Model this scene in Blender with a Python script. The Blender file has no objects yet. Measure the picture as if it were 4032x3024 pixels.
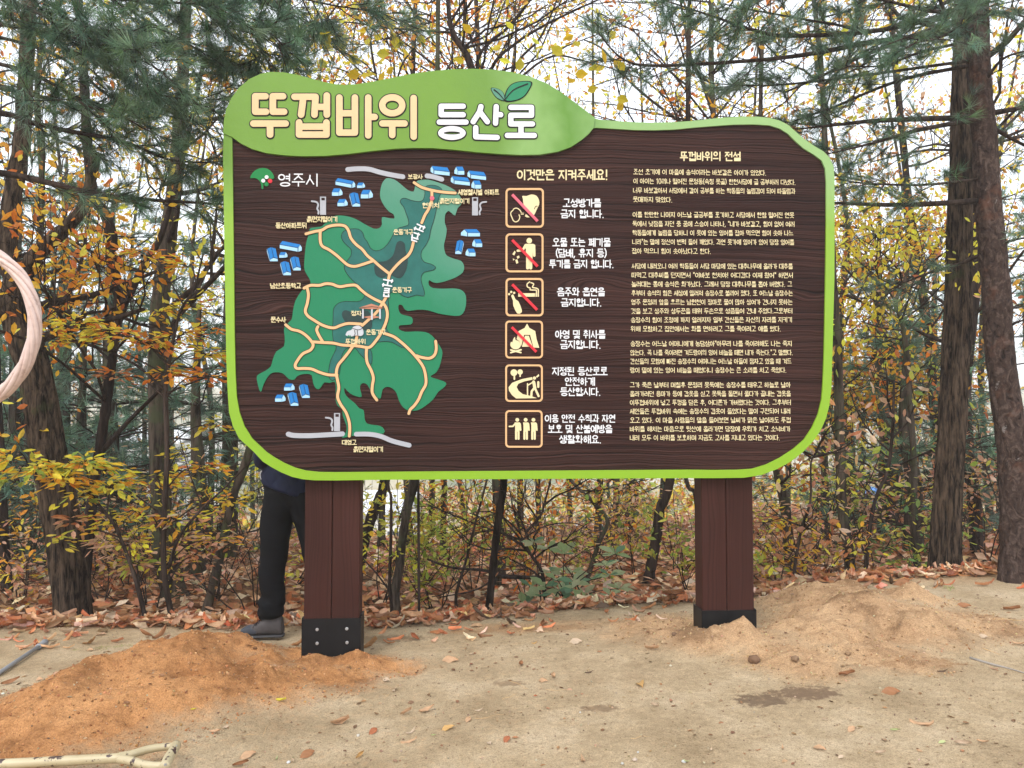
import bpy, math, random
import numpy as np
from mathutils import Vector, Matrix
from mathutils.geometry import tessellate_polygon

R = math.radians
rng = np.random.default_rng(7)
random.seed(7)
scene = bpy.context.scene
COL = scene.collection

# ------------------------------------------------------------ camera, world, sun
FPX = 3046.0            # focal length in photo pixels (4032 wide)
EYE = 1.45
HOR = 1640.0            # photo row of the horizon
PITCH = math.atan((HOR-1512)/FPX)
cam_d = bpy.data.cameras.new('camera'); cam = bpy.data.objects.new('camera', cam_d); COL.objects.link(cam)
cam_d.sensor_width = 36.0; cam_d.lens = 36.0*FPX/4032.0
cam_d.clip_start = 0.05; cam_d.clip_end = 2000
cam.location = (0, 0, EYE); cam.rotation_euler = (R(90)+PITCH, 0, 0)
scene.camera = cam

SUN_EL, SUN_AZ = R(48), R(205)      # azimuth measured clockwise from +Y: light comes from behind the camera, left
world = bpy.data.worlds.new('World'); scene.world = world; world.use_nodes = True
nt = world.node_tree
bg = nt.nodes['Background']
sky = nt.nodes.new('ShaderNodeTexSky'); sky.sky_type = 'NISHITA'; sky.sun_disc = False
sky.sun_elevation = SUN_EL; sky.sun_rotation = SUN_AZ; sky.dust_density = 3.0; sky.air_density = 1.0
mx = nt.nodes.new('ShaderNodeMix'); mx.data_type = 'RGBA'; mx.inputs['Factor'].default_value = 0.75
nt.links.new(sky.outputs[0], mx.inputs['A']); mx.inputs['B'].default_value = (8.3, 8.7, 9.2, 1)   # thin bright cloud
nt.links.new(mx.outputs['Result'], bg.inputs['Color'])
bg.inputs['Strength'].default_value = 0.15
sun_d = bpy.data.lights.new('sun', 'SUN'); sun_d.energy = 1.1; sun_d.angle = R(20); sun_d.color = (1, .95, .87)
sun = bpy.data.objects.new('sun', sun_d); COL.objects.link(sun)
sd = Vector((math.sin(SUN_AZ)*math.cos(SUN_EL), math.cos(SUN_AZ)*math.cos(SUN_EL), math.sin(SUN_EL)))
sun.rotation_euler = sd.to_track_quat('Z', 'Y').to_euler(); sun.location = (0, 0, 20)
scene.view_settings.view_transform = 'Standard'; scene.view_settings.look = 'None'
scene.view_settings.gamma = 1.0; scene.view_settings.exposure = 0.78
scene.view_settings.use_curve_mapping = False
scene.render.engine = 'CYCLES'
scene.cycles.use_denoising = True
scene.cycles.volume_bounces = 1; scene.cycles.max_bounces = 6; scene.cycles.diffuse_bounces = 3; scene.cycles.transmission_bounces = 3
scene.cycles.transparent_max_bounces = 6

# ------------------------------------------------------------ helpers
CP, SP = math.cos(PITCH), math.sin(PITCH)
def ray(px, py):
    a = (px-2016)/FPX; b = (1512-py)/FPX
    return np.array([a, CP - b*SP, SP + b*CP])
def at(px, py, d):
    v = ray(px, py); return np.array([0, 0, EYE]) + v*(d/v[1])
def crop(ox, oy, s):
    return lambda x, y: (ox+x*s, oy+y*s)
def setp(o, label=None, cat=None, group=None, kind=None):
    if label: o['label'] = label
    if cat: o['category'] = cat
    if group: o['group'] = group
    if kind: o['kind'] = kind
    return o
def empty(name, loc, rz=0, **k):
    o = bpy.data.objects.new(name, None); COL.objects.link(o); o.location = [float(c) for c in loc]; o.rotation_euler = (0, 0, rz)
    o.empty_display_size = .2
    return setp(o, **k)

def _h(ix, iy, iz, s):
    n = (ix*374761393 + iy*668265263 + iz*2147483647 + s*1274126177) & 0xffffffff
    n = (n ^ (n >> 13)) * 1274126177 & 0xffffffff
    n = (n ^ (n >> 16)) & 0xffffffff
    return n/4294967295.0
def noise3(x, y, z, s=0):
    x = np.asarray(x, float); y = np.asarray(y, float)+0*x; z = np.asarray(z, float)+0*x; x = x+0*z
    xi = np.floor(x).astype(np.int64); yi = np.floor(y).astype(np.int64); zi = np.floor(z).astype(np.int64)
    fx = x-xi; fy = y-yi; fz = z-zi
    fx = fx*fx*(3-2*fx); fy = fy*fy*(3-2*fy); fz = fz*fz*(3-2*fz)
    r = 0
    for a in (0, 1):
        for b in (0, 1):
            for c in (0, 1):
                r = r + _h(xi+a, yi+b, zi+c, s)*(fx if a else 1-fx)*(fy if b else 1-fy)*(fz if c else 1-fz)
    return r*2-1
def fbm(x, y, z=0, s=0, o=4, g=.5):
    r = 0; a = 1; t = 0
    for i in range(o):
        r = r+a*noise3(np.asarray(x)*2**i, np.asarray(y)*2**i, np.asarray(z)*2**i, s+i*17); t += a; a *= g
    return r/t
def sst(a, b, x):
    t = np.clip((x-a)/(b-a), 0, 1); return t*t*(3-2*t)

class Geo:
    """collects triangles (numpy) and links them as ONE mesh object"""
    def __init__(s): s.V = []; s.F = []; s.C = []; s.M = []; s.n = 0
    def add(s, V, F, c=(1, 1, 1), m=0):
        V = np.asarray(V, np.float32); F = np.asarray(F, np.int64)
        if F.shape[1] == 4: F = np.concatenate([F[:, [0, 1, 2]], F[:, [0, 2, 3]]])
        c = np.asarray(c, np.float32)
        if c.ndim == 1: c = np.tile(c, (len(V), 1))
        s.V.append(V); s.F.append(F+s.n); s.C.append(c); s.M.append(np.full(len(F), m, np.int32)); s.n += len(V)
        return s
    def mesh(s, name, mats, smooth=False):
        V = np.concatenate(s.V); F = np.concatenate(s.F); C = np.concatenate(s.C); M = np.concatenate(s.M)
        me = bpy.data.meshes.new(name)
        me.vertices.add(len(V)); me.vertices.foreach_set('co', V.ravel())
        me.loops.add(len(F)*3); me.loops.foreach_set('vertex_index', F.ravel().astype(np.int32))
        me.polygons.add(len(F)); me.polygons.foreach_set('loop_start', np.arange(0, len(F)*3, 3, dtype=np.int32))
        if not isinstance(mats, (list, tuple)): mats = [mats]
        for m in mats: me.materials.append(m)
        me.polygons.foreach_set('material_index', M)
        me.polygons.foreach_set('use_smooth', np.full(len(F), smooth))
        ca = me.color_attributes.new('Col', 'FLOAT_COLOR', 'POINT')
        ca.data.foreach_set('color', np.concatenate([C, np.ones((len(C), 1), np.float32)], 1).ravel())
        me.update(calc_edges=True); me.validate()
        return me
    def build(s, name, mats, parent=None, smooth=False, **k):
        o = bpy.data.objects.new(name, s.mesh(name, mats, smooth)); COL.objects.link(o)
        if parent is not None: o.parent = parent
        return setp(o, **k)

def tube(P, Rr, n=8, cap=True, disp=None, sy=1.0):
    """tapered tube through points; disp(theta, t_len) -> radius multiplier; sy = depth squash"""
    P = np.asarray(P, float); Rr = np.asarray(Rr, float)+0*P[:, 0]
    T = np.gradient(P, axis=0); T /= np.linalg.norm(T, axis=1)[:, None]+1e-9
    ref = np.array([0., 1., 0.]) if abs(T[:, 1]).mean() < .8 else np.array([1., 0., 0.])
    A = np.cross(ref, T); A /= np.linalg.norm(A, axis=1)[:, None]+1e-9
    B = np.cross(T, A)
    th = np.arange(n)*2*math.pi/n
    L = np.concatenate([[0], np.cumsum(np.linalg.norm(np.diff(P, axis=0), axis=1))])
    rr = Rr[:, None]*np.ones(n)
    if disp is not None: rr = rr*disp(th[None, :]+0*rr, L[:, None]+0*rr)
    V = P[:, None, :]+rr[..., None]*(np.cos(th)[None, :, None]*A[:, None, :]+sy*np.sin(th)[None, :, None]*B[:, None, :])
    V = V.reshape(-1, 3); m = len(P)
    i = np.arange(m-1)[:, None]*n; j = np.arange(n)[None, :]; k = (j+1) % n
    F = np.stack([i+j, i+k, i+n+k, i+n+j], -1).reshape(-1, 4)
    F = np.concatenate([F[:, [0, 1, 2]], F[:, [0, 2, 3]]])
    if cap:
        V = np.concatenate([V, P[:1], P[-1:]]); a = m*n; b = a+1
        j = np.arange(n); k = (j+1) % n
        F = np.concatenate([F, np.stack([j*0+a, k, j], -1), np.stack([j*0+b, (m-1)*n+j, (m-1)*n+k], -1)])
    return V, F
def cr(P, n=6, closed=False):
    """Catmull-Rom resample"""
    P = np.asarray(P, float); m = len(P)
    if m < 3 and not closed: return P
    out = []
    rngi = range(m) if closed else range(m-1)
    for i in rngi:
        if closed: p0, p1, p2, p3 = P[i-1], P[i], P[(i+1) % m], P[(i+2) % m]
        else: p0, p1, p2, p3 = P[max(i-1, 0)], P[i], P[i+1], P[min(i+2, m-1)]
        t = (np.arange(n)/n)[:, None]
        out.append(.5*((2*p1)+(-p0+p2)*t+(2*p0-5*p1+4*p2-p3)*t*t+(-p0+3*p1-3*p2+p3)*t**3))
    out = np.concatenate(out)
    if not closed: out = np.concatenate([out, P[-1:]])
    return out

# ------------------------------------------------------------ materials
def new_mat(name):
    m = bpy.data.materials.new(name); m.use_nodes = True
    return m, m.node_tree, m.node_tree.nodes['Principled BSDF']
def N(nt, t, **k):
    n = nt.nodes.new(t)
    for a, b in k.items():
        if a in n.inputs: n.inputs[a].default_value = b
        else: setattr(n, a, b)
    return n
def ramp(nt, src, stops):
    r = nt.nodes.new('ShaderNodeValToRGB'); e = r.color_ramp.elements
    while len(e) < len(stops): e.new(.5)
    for q, (p, c) in zip(e, stops): q.position = p; q.color = (*c, 1) if len(c) == 3 else c
    nt.links.new(src, r.inputs[0]); return r.outputs[0]
def noise_tex(nt, scale, detail=4, rough=.6, vec=None, mapscale=None, dist=0):
    n = nt.nodes.new('ShaderNodeTexNoise'); n.inputs['Scale'].default_value = scale
    n.inputs['Detail'].default_value = detail; n.inputs['Roughness'].default_value = rough; n.inputs['Distortion'].default_value = dist
    if mapscale is not None:
        mp = nt.nodes.new('ShaderNodeMapping'); mp.inputs['Scale'].default_value = mapscale
        nt.links.new(vec, mp.inputs[0]); nt.links.new(mp.outputs[0], n.inputs['Vector'])
    elif vec is not None: nt.links.new(vec, n.inputs['Vector'])
    return n.outputs['Fac']
def bump(nt, src, bs, strength, dist=.01):
    b = nt.nodes.new('ShaderNodeBump'); b.inputs['Strength'].default_value = strength; b.inputs['Distance'].default_value = dist
    nt.links.new(src, b.inputs['Height']); nt.links.new(b.outputs[0], bs.inputs['Normal']); return b
def mixc(nt, f, a, b, mode='MIX'):
    m = nt.nodes.new('ShaderNodeMix'); m.data_type = 'RGBA'; m.blend_type = mode
    for s, v in (('Factor', f), ('A', a), ('B', b)):
        if isinstance(v, (int, float)): m.inputs[s].default_value = v
        elif isinstance(v, tuple): m.inputs[s].default_value = (*v, 1)
        else: nt.links.new(v, m.inputs[s])
    return m.outputs['Result']
def math_n(nt, op, a, b=None, c=None):
    m = nt.nodes.new('ShaderNodeMath'); m.operation = op
    for i, v in enumerate((a, b, c)):
        if v is None: continue
        if isinstance(v, (int, float)): m.inputs[i].default_value = v
        else: nt.links.new(v, m.inputs[i])
    return m.outputs[0]

def paint(name, col, rough=.45, var=.12, spec=.16, bumpk=.1):
    m, nt, b = new_mat(name)
    tc = nt.nodes.new('ShaderNodeTexCoord').outputs['Object']
    f = noise_tex(nt, 9, 5, .65, tc)
    c = ramp(nt, f, [(.25, tuple(x*(1-var) for x in col)), (.75, tuple(min(1, x*(1+var)) for x in col))])
    nt.links.new(c, b.inputs['Base Color']); b.inputs['Roughness'].default_value = rough
    b.inputs['Specular IOR Level'].default_value = spec
    if bumpk: bump(nt, noise_tex(nt, 40, 3, .5, tc), b, bumpk, .004)
    return m
def leafmat(name, trans=.45, rough=.55, spec=.3):
    m, nt, b = new_mat(name)
    a = nt.nodes.new('ShaderNodeVertexColor'); a.layer_name = 'Col'
    tc = nt.nodes.new('ShaderNodeTexCoord').outputs['Object']
    f = noise_tex(nt, 60, 3, .6, tc)
    c = mixc(nt, .35, a.outputs[0], ramp(nt, f, [(.3, (.35, .28, .2)), (.65, (1, 1, 1))]), 'MULTIPLY')
    nt.links.new(c, b.inputs['Base Color']); b.inputs['Roughness'].default_value = rough; b.inputs['Specular IOR Level'].default_value = spec
    t = nt.nodes.new('ShaderNodeBsdfTranslucent'); nt.links.new(c, t.inputs['Color'])
    ms = nt.nodes.new('ShaderNodeMixShader'); ms.inputs[0].default_value = trans
    nt.links.new(b.outputs[0], ms.inputs[1]); nt.links.new(t.outputs[0], ms.inputs[2])
    nt.links.new(ms.outputs[0], nt.nodes['Material Output'].inputs['Surface'])
    return m
def barkmat(name, dark, light, lichen=None, lich=.6, sc=18, flat=.12):
    m, nt, b = new_mat(name)
    tc = nt.nodes.new('ShaderNodeTexCoord').outputs['Object']
    f = noise_tex(nt, sc, 6, .7, tc, (1, 1, flat), .4)
    c = ramp(nt, f, [(.40, dark), (.60, light)])
    if lichen:
        l = noise_tex(nt, 3.2, 5, .7, tc)
        c = mixc(nt, ramp(nt, l, [(lich-.06, (0, 0, 0)), (lich+.06, (.8, .8, .8))]), c, lichen)
    nt.links.new(c, b.inputs['Base Color']); b.inputs['Roughness'].default_value = .95; b.inputs['Specular IOR Level'].default_value = .08
    bump(nt, f, b, .9, .02)
    return m

M = {}
M['leaf'] = leafmat('autumn_leaf', .55)
M['needle'] = leafmat('pine_needle', .12, .45, .4)
M['dryleaf'] = leafmat('dry_leaf', .15, .6, .25)
M['bark'] = barkmat('dark_bark', (.010, .007, .006), (.052, .036, .030))
M['barkgrey'] = barkmat('grey_bark', (.022, .017, .014), (.11, .086, .068), (.07, .085, .045), .56)
M['barkoak'] = barkmat('furrowed_bark', (.007, .005, .004), (.105, .074, .053), (.055, .065, .025), .66, 34, .15)
def platebark():
    m, nt, b = new_mat('pine_bark'); tc = nt.nodes.new('ShaderNodeTexCoord').outputs['Object']
    n1 = noise_tex(nt, 17, 5, .62, tc, (1, 1, .62), 1.6); n = noise_tex(nt, 46, 5, .7, tc); big = noise_tex(nt, 2.6, 4, .7, tc)
    h = math_n(nt, 'ADD', math_n(nt, 'MULTIPLY', n1, .75), math_n(nt, 'MULTIPLY', n, .25))
    c = ramp(nt, h, [(.36, (.014, .009, .008)), (.45, (.048, .032, .027)), (.52, (.060, .040, .034)), (.60, (.11, .078, .066))])
    c = mixc(nt, ramp(nt, noise_tex(nt, 5, 5, .7, tc), [(.64, (0, 0, 0)), (.68, (.8, .8, .8))]), c, (.24, .22, .21))
    c = mixc(nt, ramp(nt, big, [(.56, (0, 0, 0)), (.66, (.6, .6, .6))]), c, (.13, .060, .040))
    nt.links.new(c, b.inputs['Base Color']); b.inputs['Roughness'].default_value = .92; b.inputs['Specular IOR Level'].default_value = .1
    bump(nt, h, b, 1.0, .03); return m
M['barkpine'] = platebark()
M['twig'] = barkmat('twig_bark', (.018, .013, .011), (.07, .050, .042))

# ------------------------------------------------------------ ground height
def gp(px, py, z=0.):
    v = ray(px, py); s = (z-EYE)/v[2]; return v[0]*s, v[1]*s
def edge_y(x):
    return 5.5 + .38*sst(-1, 1, x) + .45*sst(1.2, 3.2, x)
CONES = [  # photo px, py of the foot of each heap, height, width, power
    (740, 2630, .19, .26, 1.25), (560, 2680, .15, .22, 1.2), (400, 2740, .12, .26, 1.3), (250, 2800, .09, .34, 1.5), (930, 2590, .15, .18, 1.2), (1060, 2640, .10, .14, 1.15),
    (1060, 2720, .13, .19, 1.2), (870, 2760, .09, .2, 1.25), (1300, 2670, .09, .17, 1.2), (640, 2820, .09, .24, 1.3), (60, 2900, .06, .42, 1.7), (420, 2890, .05, .3, 1.5), (1480, 2620, .035, .16, 1.3), (1180, 2580, .07, .12, 1.2),
    (2930, 2592, .24, .15, 1.15), (2790, 2590, .13, .13, 1.25), (2660, 2540, .09, .2, 1.3), (1250, 2618, .06, .10, 1.2), (1400, 2600, .08, .10, 1.2), (3160, 2450, .23, .26, 1.25), (3330, 2450, .20, .22, 1.2), (3590, 2470, .24, .22, 1.15), (3420, 2530, .15, .2, 1.2), (3260, 2590, .16, .20, 1.15), (3130, 2560, .12, .16, 1.2),
    (3690, 2590, .15, .18, 1.15), (3560, 2600, .10, .14, 1.2), (3120, 2660, .08, .2, 1.3), (3420, 2650, .08, .18, 1.3), (3850, 2560, .06, .26, 1.4), (2600, 2500, .06, .3, 1.5), (2720, 2570, .05, .14, 1.3), (3620, 2690, .05, .16, 1.4), (3300, 2520, .14, .34, 1.8), (3600, 2560, .10, .34, 1.8), (620, 2730, .09, .5, 1.9)]
PITS = [(900, 2640, -.07, .08), (1130, 2610, -.05, .08), (1590, 2620, -.05, .10), (3060, 2530, -.07, .09), (3480, 2600, -.07, .10), (1300, 2640, -.02, .10), (700, 2740, -.05, .09), (500, 2760, -.04, .08), (3220, 2500, -.05, .08), (3560, 2540, -.05, .07), (3000, 2650, -.03, .06), (960, 2720, -.05, .06), (3180, 2640, -.04, .05), (3360, 2620, -.04, .06)]
def heaps(x, y):
    z = 0*x; m = 0*x
    wx = x+.09*fbm(x*2.3, y*2.3, 0, 3)+.03*fbm(x*8, y*8, 0, 4); wy = y+.09*fbm(x*2.3, y*2.3, 5, 5)+.03*fbm(x*8, y*8, 3, 6)
    for px, py, h, w, p in CONES:
        cx, cy = gp(px, py); d = np.hypot(wx-cx, (wy-cy)*1.15)
        q = np.exp(-(d/w)**p); z = np.maximum(z, 0)+h*q*(.8 if px < 1600 else .64); m = np.maximum(m, q*(1 if h > .05 else .8))
    for px, py, h, w in PITS:
        cx, cy = gp(px, py); d = np.hypot(wx-cx, wy-cy); z = z+h*np.exp(-(d/w)**2)
    return z, m
def ground(x, y, fine=True, both=False):
    x = np.asarray(x, float); y = np.asarray(y, float)
    e = edge_y(x); d = np.maximum(0, y-e)
    z = .035*np.clip(x, -1, 6)+.02*np.clip(x-2, 0, 3)
    z = z*sst(60, 10, np.abs(y))+.0
    z = z-.22*sst(0, .8, d)-.05*np.minimum(d, 10)-.33*np.clip(d-9, 0, 24)
    far = np.hypot(x, y)
    z = z+sst(110, 330, far)*(19+14*fbm(x/90, y/90, 0, 9, 3))
    z = z+.10*sst(0, 2, d)*fbm(x*.7, y*.7, 0, 11, 3)*np.minimum(1+d*.1, 4)
    z = z+.008*fbm(x*1.5, y*1.5, 0, 21, 3)
    hz, m = heaps(x, y); near = sst(1.2, .3, d)
    z = z+hz*near
    if fine:
        w = near
        rid = 1-2*np.abs(fbm(x*3.1, y*4.4, 0, 37, 3)); z = z+w*m*.042*(rid-.5)
        z = z+w*((.004+.018*m)*fbm(x*9, y*9, 0, 31, 3)+(.0015+.013*m)*fbm(x*34, y*34, 0, 41, 2)*1.0)
    if both: return z, m*near, d
    return z
def gz(x, y, fine=True): return float(ground(np.array([x]), np.array([y]), fine)[0])

# ------------------------------------------------------------ ground sheet
def build_ground():
    def axis(a, b, step, lo, hi, nl, nh):
        mid = np.arange(a, b, step)
        l = a-np.geomspace(step*1.5, a-lo, nl)[::-1]; h = mid[-1]+np.geomspace(step*1.5, hi-mid[-1], nh)
        return np.concatenate([l, mid, h])
    xs = axis(-3.9, 4.4, .016, -420, 420, 60, 60); ys = axis(2.85, 6.9, .014, -60, 480, 34, 90)
    X, Y = np.meshgrid(xs, ys); x = X.ravel(); y = Y.ravel()
    z, m, d = ground(x, y, True, True)
    orange = sst(.9, -.3, x)
    spread = np.clip(m*1.6+.35*fbm(x*2.2, y*2.2, 0, 51, 4), 0, 1)*sst(.015, .2, m)
    extra = .5*sst(.2, .6, fbm(x*1.1+5, y*2.4, 0, 57, 4))*sst(4.2, 4.7, y)
    mask = np.clip(np.maximum(spread, extra*.7), 0, 1)
    litter = sst(.05, .25, d+.12*fbm(x*3, y*3, 0, 61, 3))
    nx, ny = len(xs), len(ys)
    i = np.arange(ny-1)[:, None]*nx; j = np.arange(nx-1)[None, :]
    F = np.stack([i+j, i+j+1, i+nx+j+1, i+nx+j], -1).reshape(-1, 4)
    m_, nt, b = new_mat('sandy_soil')
    a = nt.nodes.new('ShaderNodeVertexColor'); a.layer_name = 'Col'
    sp = nt.nodes.new('ShaderNodeSeparateColor'); nt.links.new(a.outputs[0], sp.inputs[0])
    tc = nt.nodes.new('ShaderNodeTexCoord').outputs['Object']
    n1 = noise_tex(nt, 2.2, 6, .62, tc); n2 = noise_tex(nt, 26, 5, .7, tc); n3 = noise_tex(nt, 160, 3, .7, tc); n4 = noise_tex(nt, 420, 2, .7, tc)
    base = ramp(nt, n1, [(.32, (.325, .245, .150)), (.5, (.43, .335, .215)), (.68, (.52, .42, .29))])
    base = mixc(nt, .55, base, ramp(nt, n2, [(.3, (.62, .55, .48)), (.62, (1.12, 1.1, 1.08))]), 'MULTIPLY')
    base = mixc(nt, .9, base, ramp(nt, n3, [(.3, (.5, .46, .42)), (.47, (1, 1, 1)), (.74, (1.4, 1.38, 1.35))]), 'MULTIPLY')
    base = mixc(nt, .8, base, ramp(nt, noise_tex(nt, 62, 4, .75, tc), [(.33, (.5, .42, .36)), (.42, (1, 1, 1))]), 'MULTIPLY')
    hl = ramp(nt, n1, [(.3, (.37, .170, .066)), (.7, (.53, .275, .118))])
    damp = ramp(nt, noise_tex(nt, 3.4, 5, .7, tc), [(.36, (.48, .43, .40)), (.5, (1, 1, 1))])
    hr = ramp(nt, n1, [(.3, (.38, .235, .128)), (.7, (.54, .36, .205))])
    heap = mixc(nt, sp.outputs[1], hr, hl)
    heap = mixc(nt, .8, heap, ramp(nt, n3, [(.28, (.45, .42, .40)), (.5, (1, 1, 1)), (.72, (1.5, 1.5, 1.5))]), 'MULTIPLY')
    heap = mixc(nt, .5, heap, ramp(nt, n2, [(.3, (.6, .52, .48)), (.6, (1.1, 1.1, 1.1))]), 'MULTIPLY')
    heap = mixc(nt, .8, heap, damp, 'MULTIPLY')
    edge = math_n(nt, 'ADD', sp.outputs[0], math_n(nt, 'MULTIPLY', math_n(nt, 'SUBTRACT', n2, .5), .9))
    edge = math_n(nt, 'MINIMUM', math_n(nt, 'MAXIMUM', math_n(nt, 'MULTIPLY', edge, 1.5), 0), 1)
    def damp_at(px, py, rx, ry, col, base):
        cx, cy = gp(px, py); s_ = nt.nodes.new('ShaderNodeSeparateXYZ'); nt.links.new(tc, s_.inputs[0])
        q = math_n(nt, 'ADD', math_n(nt, 'POWER', math_n(nt, 'DIVIDE', math_n(nt, 'SUBTRACT', s_.outputs[0], cx), rx), 2.), math_n(nt, 'POWER', math_n(nt, 'DIVIDE', math_n(nt, 'SUBTRACT', s_.outputs[1], cy), ry), 2.))
        q = math_n(nt, 'ADD', math_n(nt, 'MULTIPLY', q, .5), math_n(nt, 'MULTIPLY', math_n(nt, 'SUBTRACT', n2, .5), 1.6))
        return mixc(nt, ramp(nt, q, [(.22, (.85, .85, .85)), (.5, (0, 0, 0))]), base, col)
    for a_ in ((3000, 2790, .16, .10, (.15, .10, .065)), (3170, 2770, .20, .10, (.17, .11, .07)), (2360, 2800, .12, .05, (.24, .165, .10)), (3600, 2690, .30, .08, (.27, .15, .07)), (2000, 2690, .10, .05, (.27, .19, .115)), (1500, 2500, .35, .10, (.24, .17, .10)), (2200, 2480, .35, .08, (.27, .19, .11))): base = damp_at(*a_, base)
    c = mixc(nt, edge, base, heap)
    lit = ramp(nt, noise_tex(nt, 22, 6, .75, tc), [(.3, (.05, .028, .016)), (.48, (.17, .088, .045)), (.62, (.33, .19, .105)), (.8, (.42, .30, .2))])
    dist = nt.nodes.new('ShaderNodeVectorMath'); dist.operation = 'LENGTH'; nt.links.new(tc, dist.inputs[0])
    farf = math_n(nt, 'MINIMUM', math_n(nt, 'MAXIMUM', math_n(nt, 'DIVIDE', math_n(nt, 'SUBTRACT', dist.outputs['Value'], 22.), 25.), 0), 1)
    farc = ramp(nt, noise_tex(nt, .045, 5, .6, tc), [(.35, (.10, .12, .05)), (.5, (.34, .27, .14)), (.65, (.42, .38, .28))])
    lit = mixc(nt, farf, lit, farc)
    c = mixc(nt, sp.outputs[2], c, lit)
    nt.links.new(c, b.inputs['Base Color']); b.inputs['Roughness'].default_value = .95; b.inputs['Specular IOR Level'].default_value = .12
    h = math_n(nt, 'ADD', math_n(nt, 'MULTIPLY', n3, .6), math_n(nt, 'ADD', math_n(nt, 'MULTIPLY', n2, 1.1), math_n(nt, 'MULTIPLY', n4, .3)))
    bump(nt, h, b, .8, .014)
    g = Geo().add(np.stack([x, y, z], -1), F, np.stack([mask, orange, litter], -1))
    g.build('ground', m_, smooth=True, kind='structure')
build_ground()

# ------------------------------------------------------------ the sign
Z0, TY = 4.72, .07
AZ = math.atan(TY)
UX = np.array([math.cos(AZ), math.sin(AZ), 0.]); VY = np.array([-math.sin(AZ), math.cos(AZ), 0.])
ORG = np.array([0., Z0, 0.])
def S(px, py):
    v = ray(px, py); s = Z0/(v[1]-TY*v[0]); P = np.array([0, 0, EYE])+v*s-ORG
    return float(P@UX), float(P[2])
sign = empty('information_sign', ORG, AZ, label='big wooden trail board with green wavy frame, map and Korean text on brown posts', cat='sign')
F1 = crop(0, 0, 1.8228); T = crop(850, 240, .72333); T8 = crop(900, 0, .72333); R7 = crop(2300, 0, .783); R6 = crop(2900, 700, .66315)
R5 = crop(2700, 1700, .60271); L2 = crop(0, 900, .60271); P9 = crop(900, 1780, .52448)
M2 = crop(900, 600, .49729); M3 = crop(900, 1150, .49729); I4 = crop(1950, 620, .37363); I5 = crop(1950, 1220, .34955)
TA = crop(2440, 560, .33454); TB = crop(2440, 1010, .33454); TC = crop(2440, 1320, .33454)
ZR = crop(2900, 1400, .5252)
def mp(c, pts): return [S(*c(x, y)) for x, y in pts]
OUT = (mp(T, [(42, 520), (45, 400), (50, 330), (62, 270), (90, 210), (130, 155), (190, 105), (250, 78), (300, 68), (370, 70), (440, 82), (520, 103), (590, 122), (650, 134), (710, 138), (770, 134), (860, 120), (960, 100), (1060, 80), (1160, 65), (1280, 54), (1400, 51), (1500, 55), (1600, 67), (1700, 90), (1800, 130), (1880, 180), (1960, 240), (2020, 285), (2060, 316)])
    + mp(R7, [(75, 605), (160, 612), (250, 618), (340, 620), (440, 618), (520, 613), (600, 605), (690, 595), (780, 590), (870, 590), (930, 596), (980, 610), (1020, 630), (1060, 665), (1100, 700), (1150, 735), (1200, 765), (1230, 795), (1250, 840), (1255, 900), (1255, 1149)])
    + mp(R6, [(577, 300), (576, 600), (568, 900), (564, 1050)])
    + mp(ZR, [(705, 250), (690, 370), (665, 470), (625, 560), (570, 640), (490, 725), (400, 795), (300, 850), (180, 895), (50, 915)]) + mp(R5, [(200, 302), (0, 302)])
    + mp(P9, [(1144, 207), (800, 212), (650, 211), (560, 203), (480, 185), (400, 152), (330, 115), (260, 70), (195, 0)])
    + mp(L2, [(1565, 1370), (1525, 1290), (1500, 1200), (1490, 1050), (1482, 850), (1478, 600), (1472, 300), (1468, 0)]))
INB = (mp(R7, [(1213, 1149)]) + mp(R6, [(527, 300), (525, 500), (518, 900), (515, 1050)])
    + mp(ZR, [(642, 200), (632, 330), (605, 440), (560, 540), (500, 630), (420, 700), (320, 765), (220, 815), (110, 848), (0, 855)]) + mp(R5, [(200, 249), (0, 247)])
    + mp(P9, [(1144, 147), (800, 150), (680, 148), (580, 137), (500, 115), (420, 80), (350, 40), (290, 0)])
    + mp(L2, [(1650, 1370), (1600, 1290), (1568, 1200), (1550, 1100), (1542, 950), (1536, 700), (1532, 300), (1528, 0)]))
HB = mp(T, [(92, 420), (140, 455), (200, 485), (280, 508), (380, 520), (480, 525), (600, 523), (720, 513), (850, 497), (980, 484), (1080, 480), (1180, 481), (1300, 490), (1420, 503), (1550, 513), (1660, 518), (1760, 516), (1860, 500), (1930, 475), (1990, 435), (2030, 400), (2053, 370)])
INR = mp(R7, [(60, 646), (130, 650), (250, 657), (350, 658), (450, 655), (550, 645), (650, 637), (750, 630), (850, 629), (930, 634), (980, 650), (1020, 675), (1060, 715), (1100, 750), (1150, 780), (1190, 810), (1208, 850), (1213, 920)])

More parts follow.
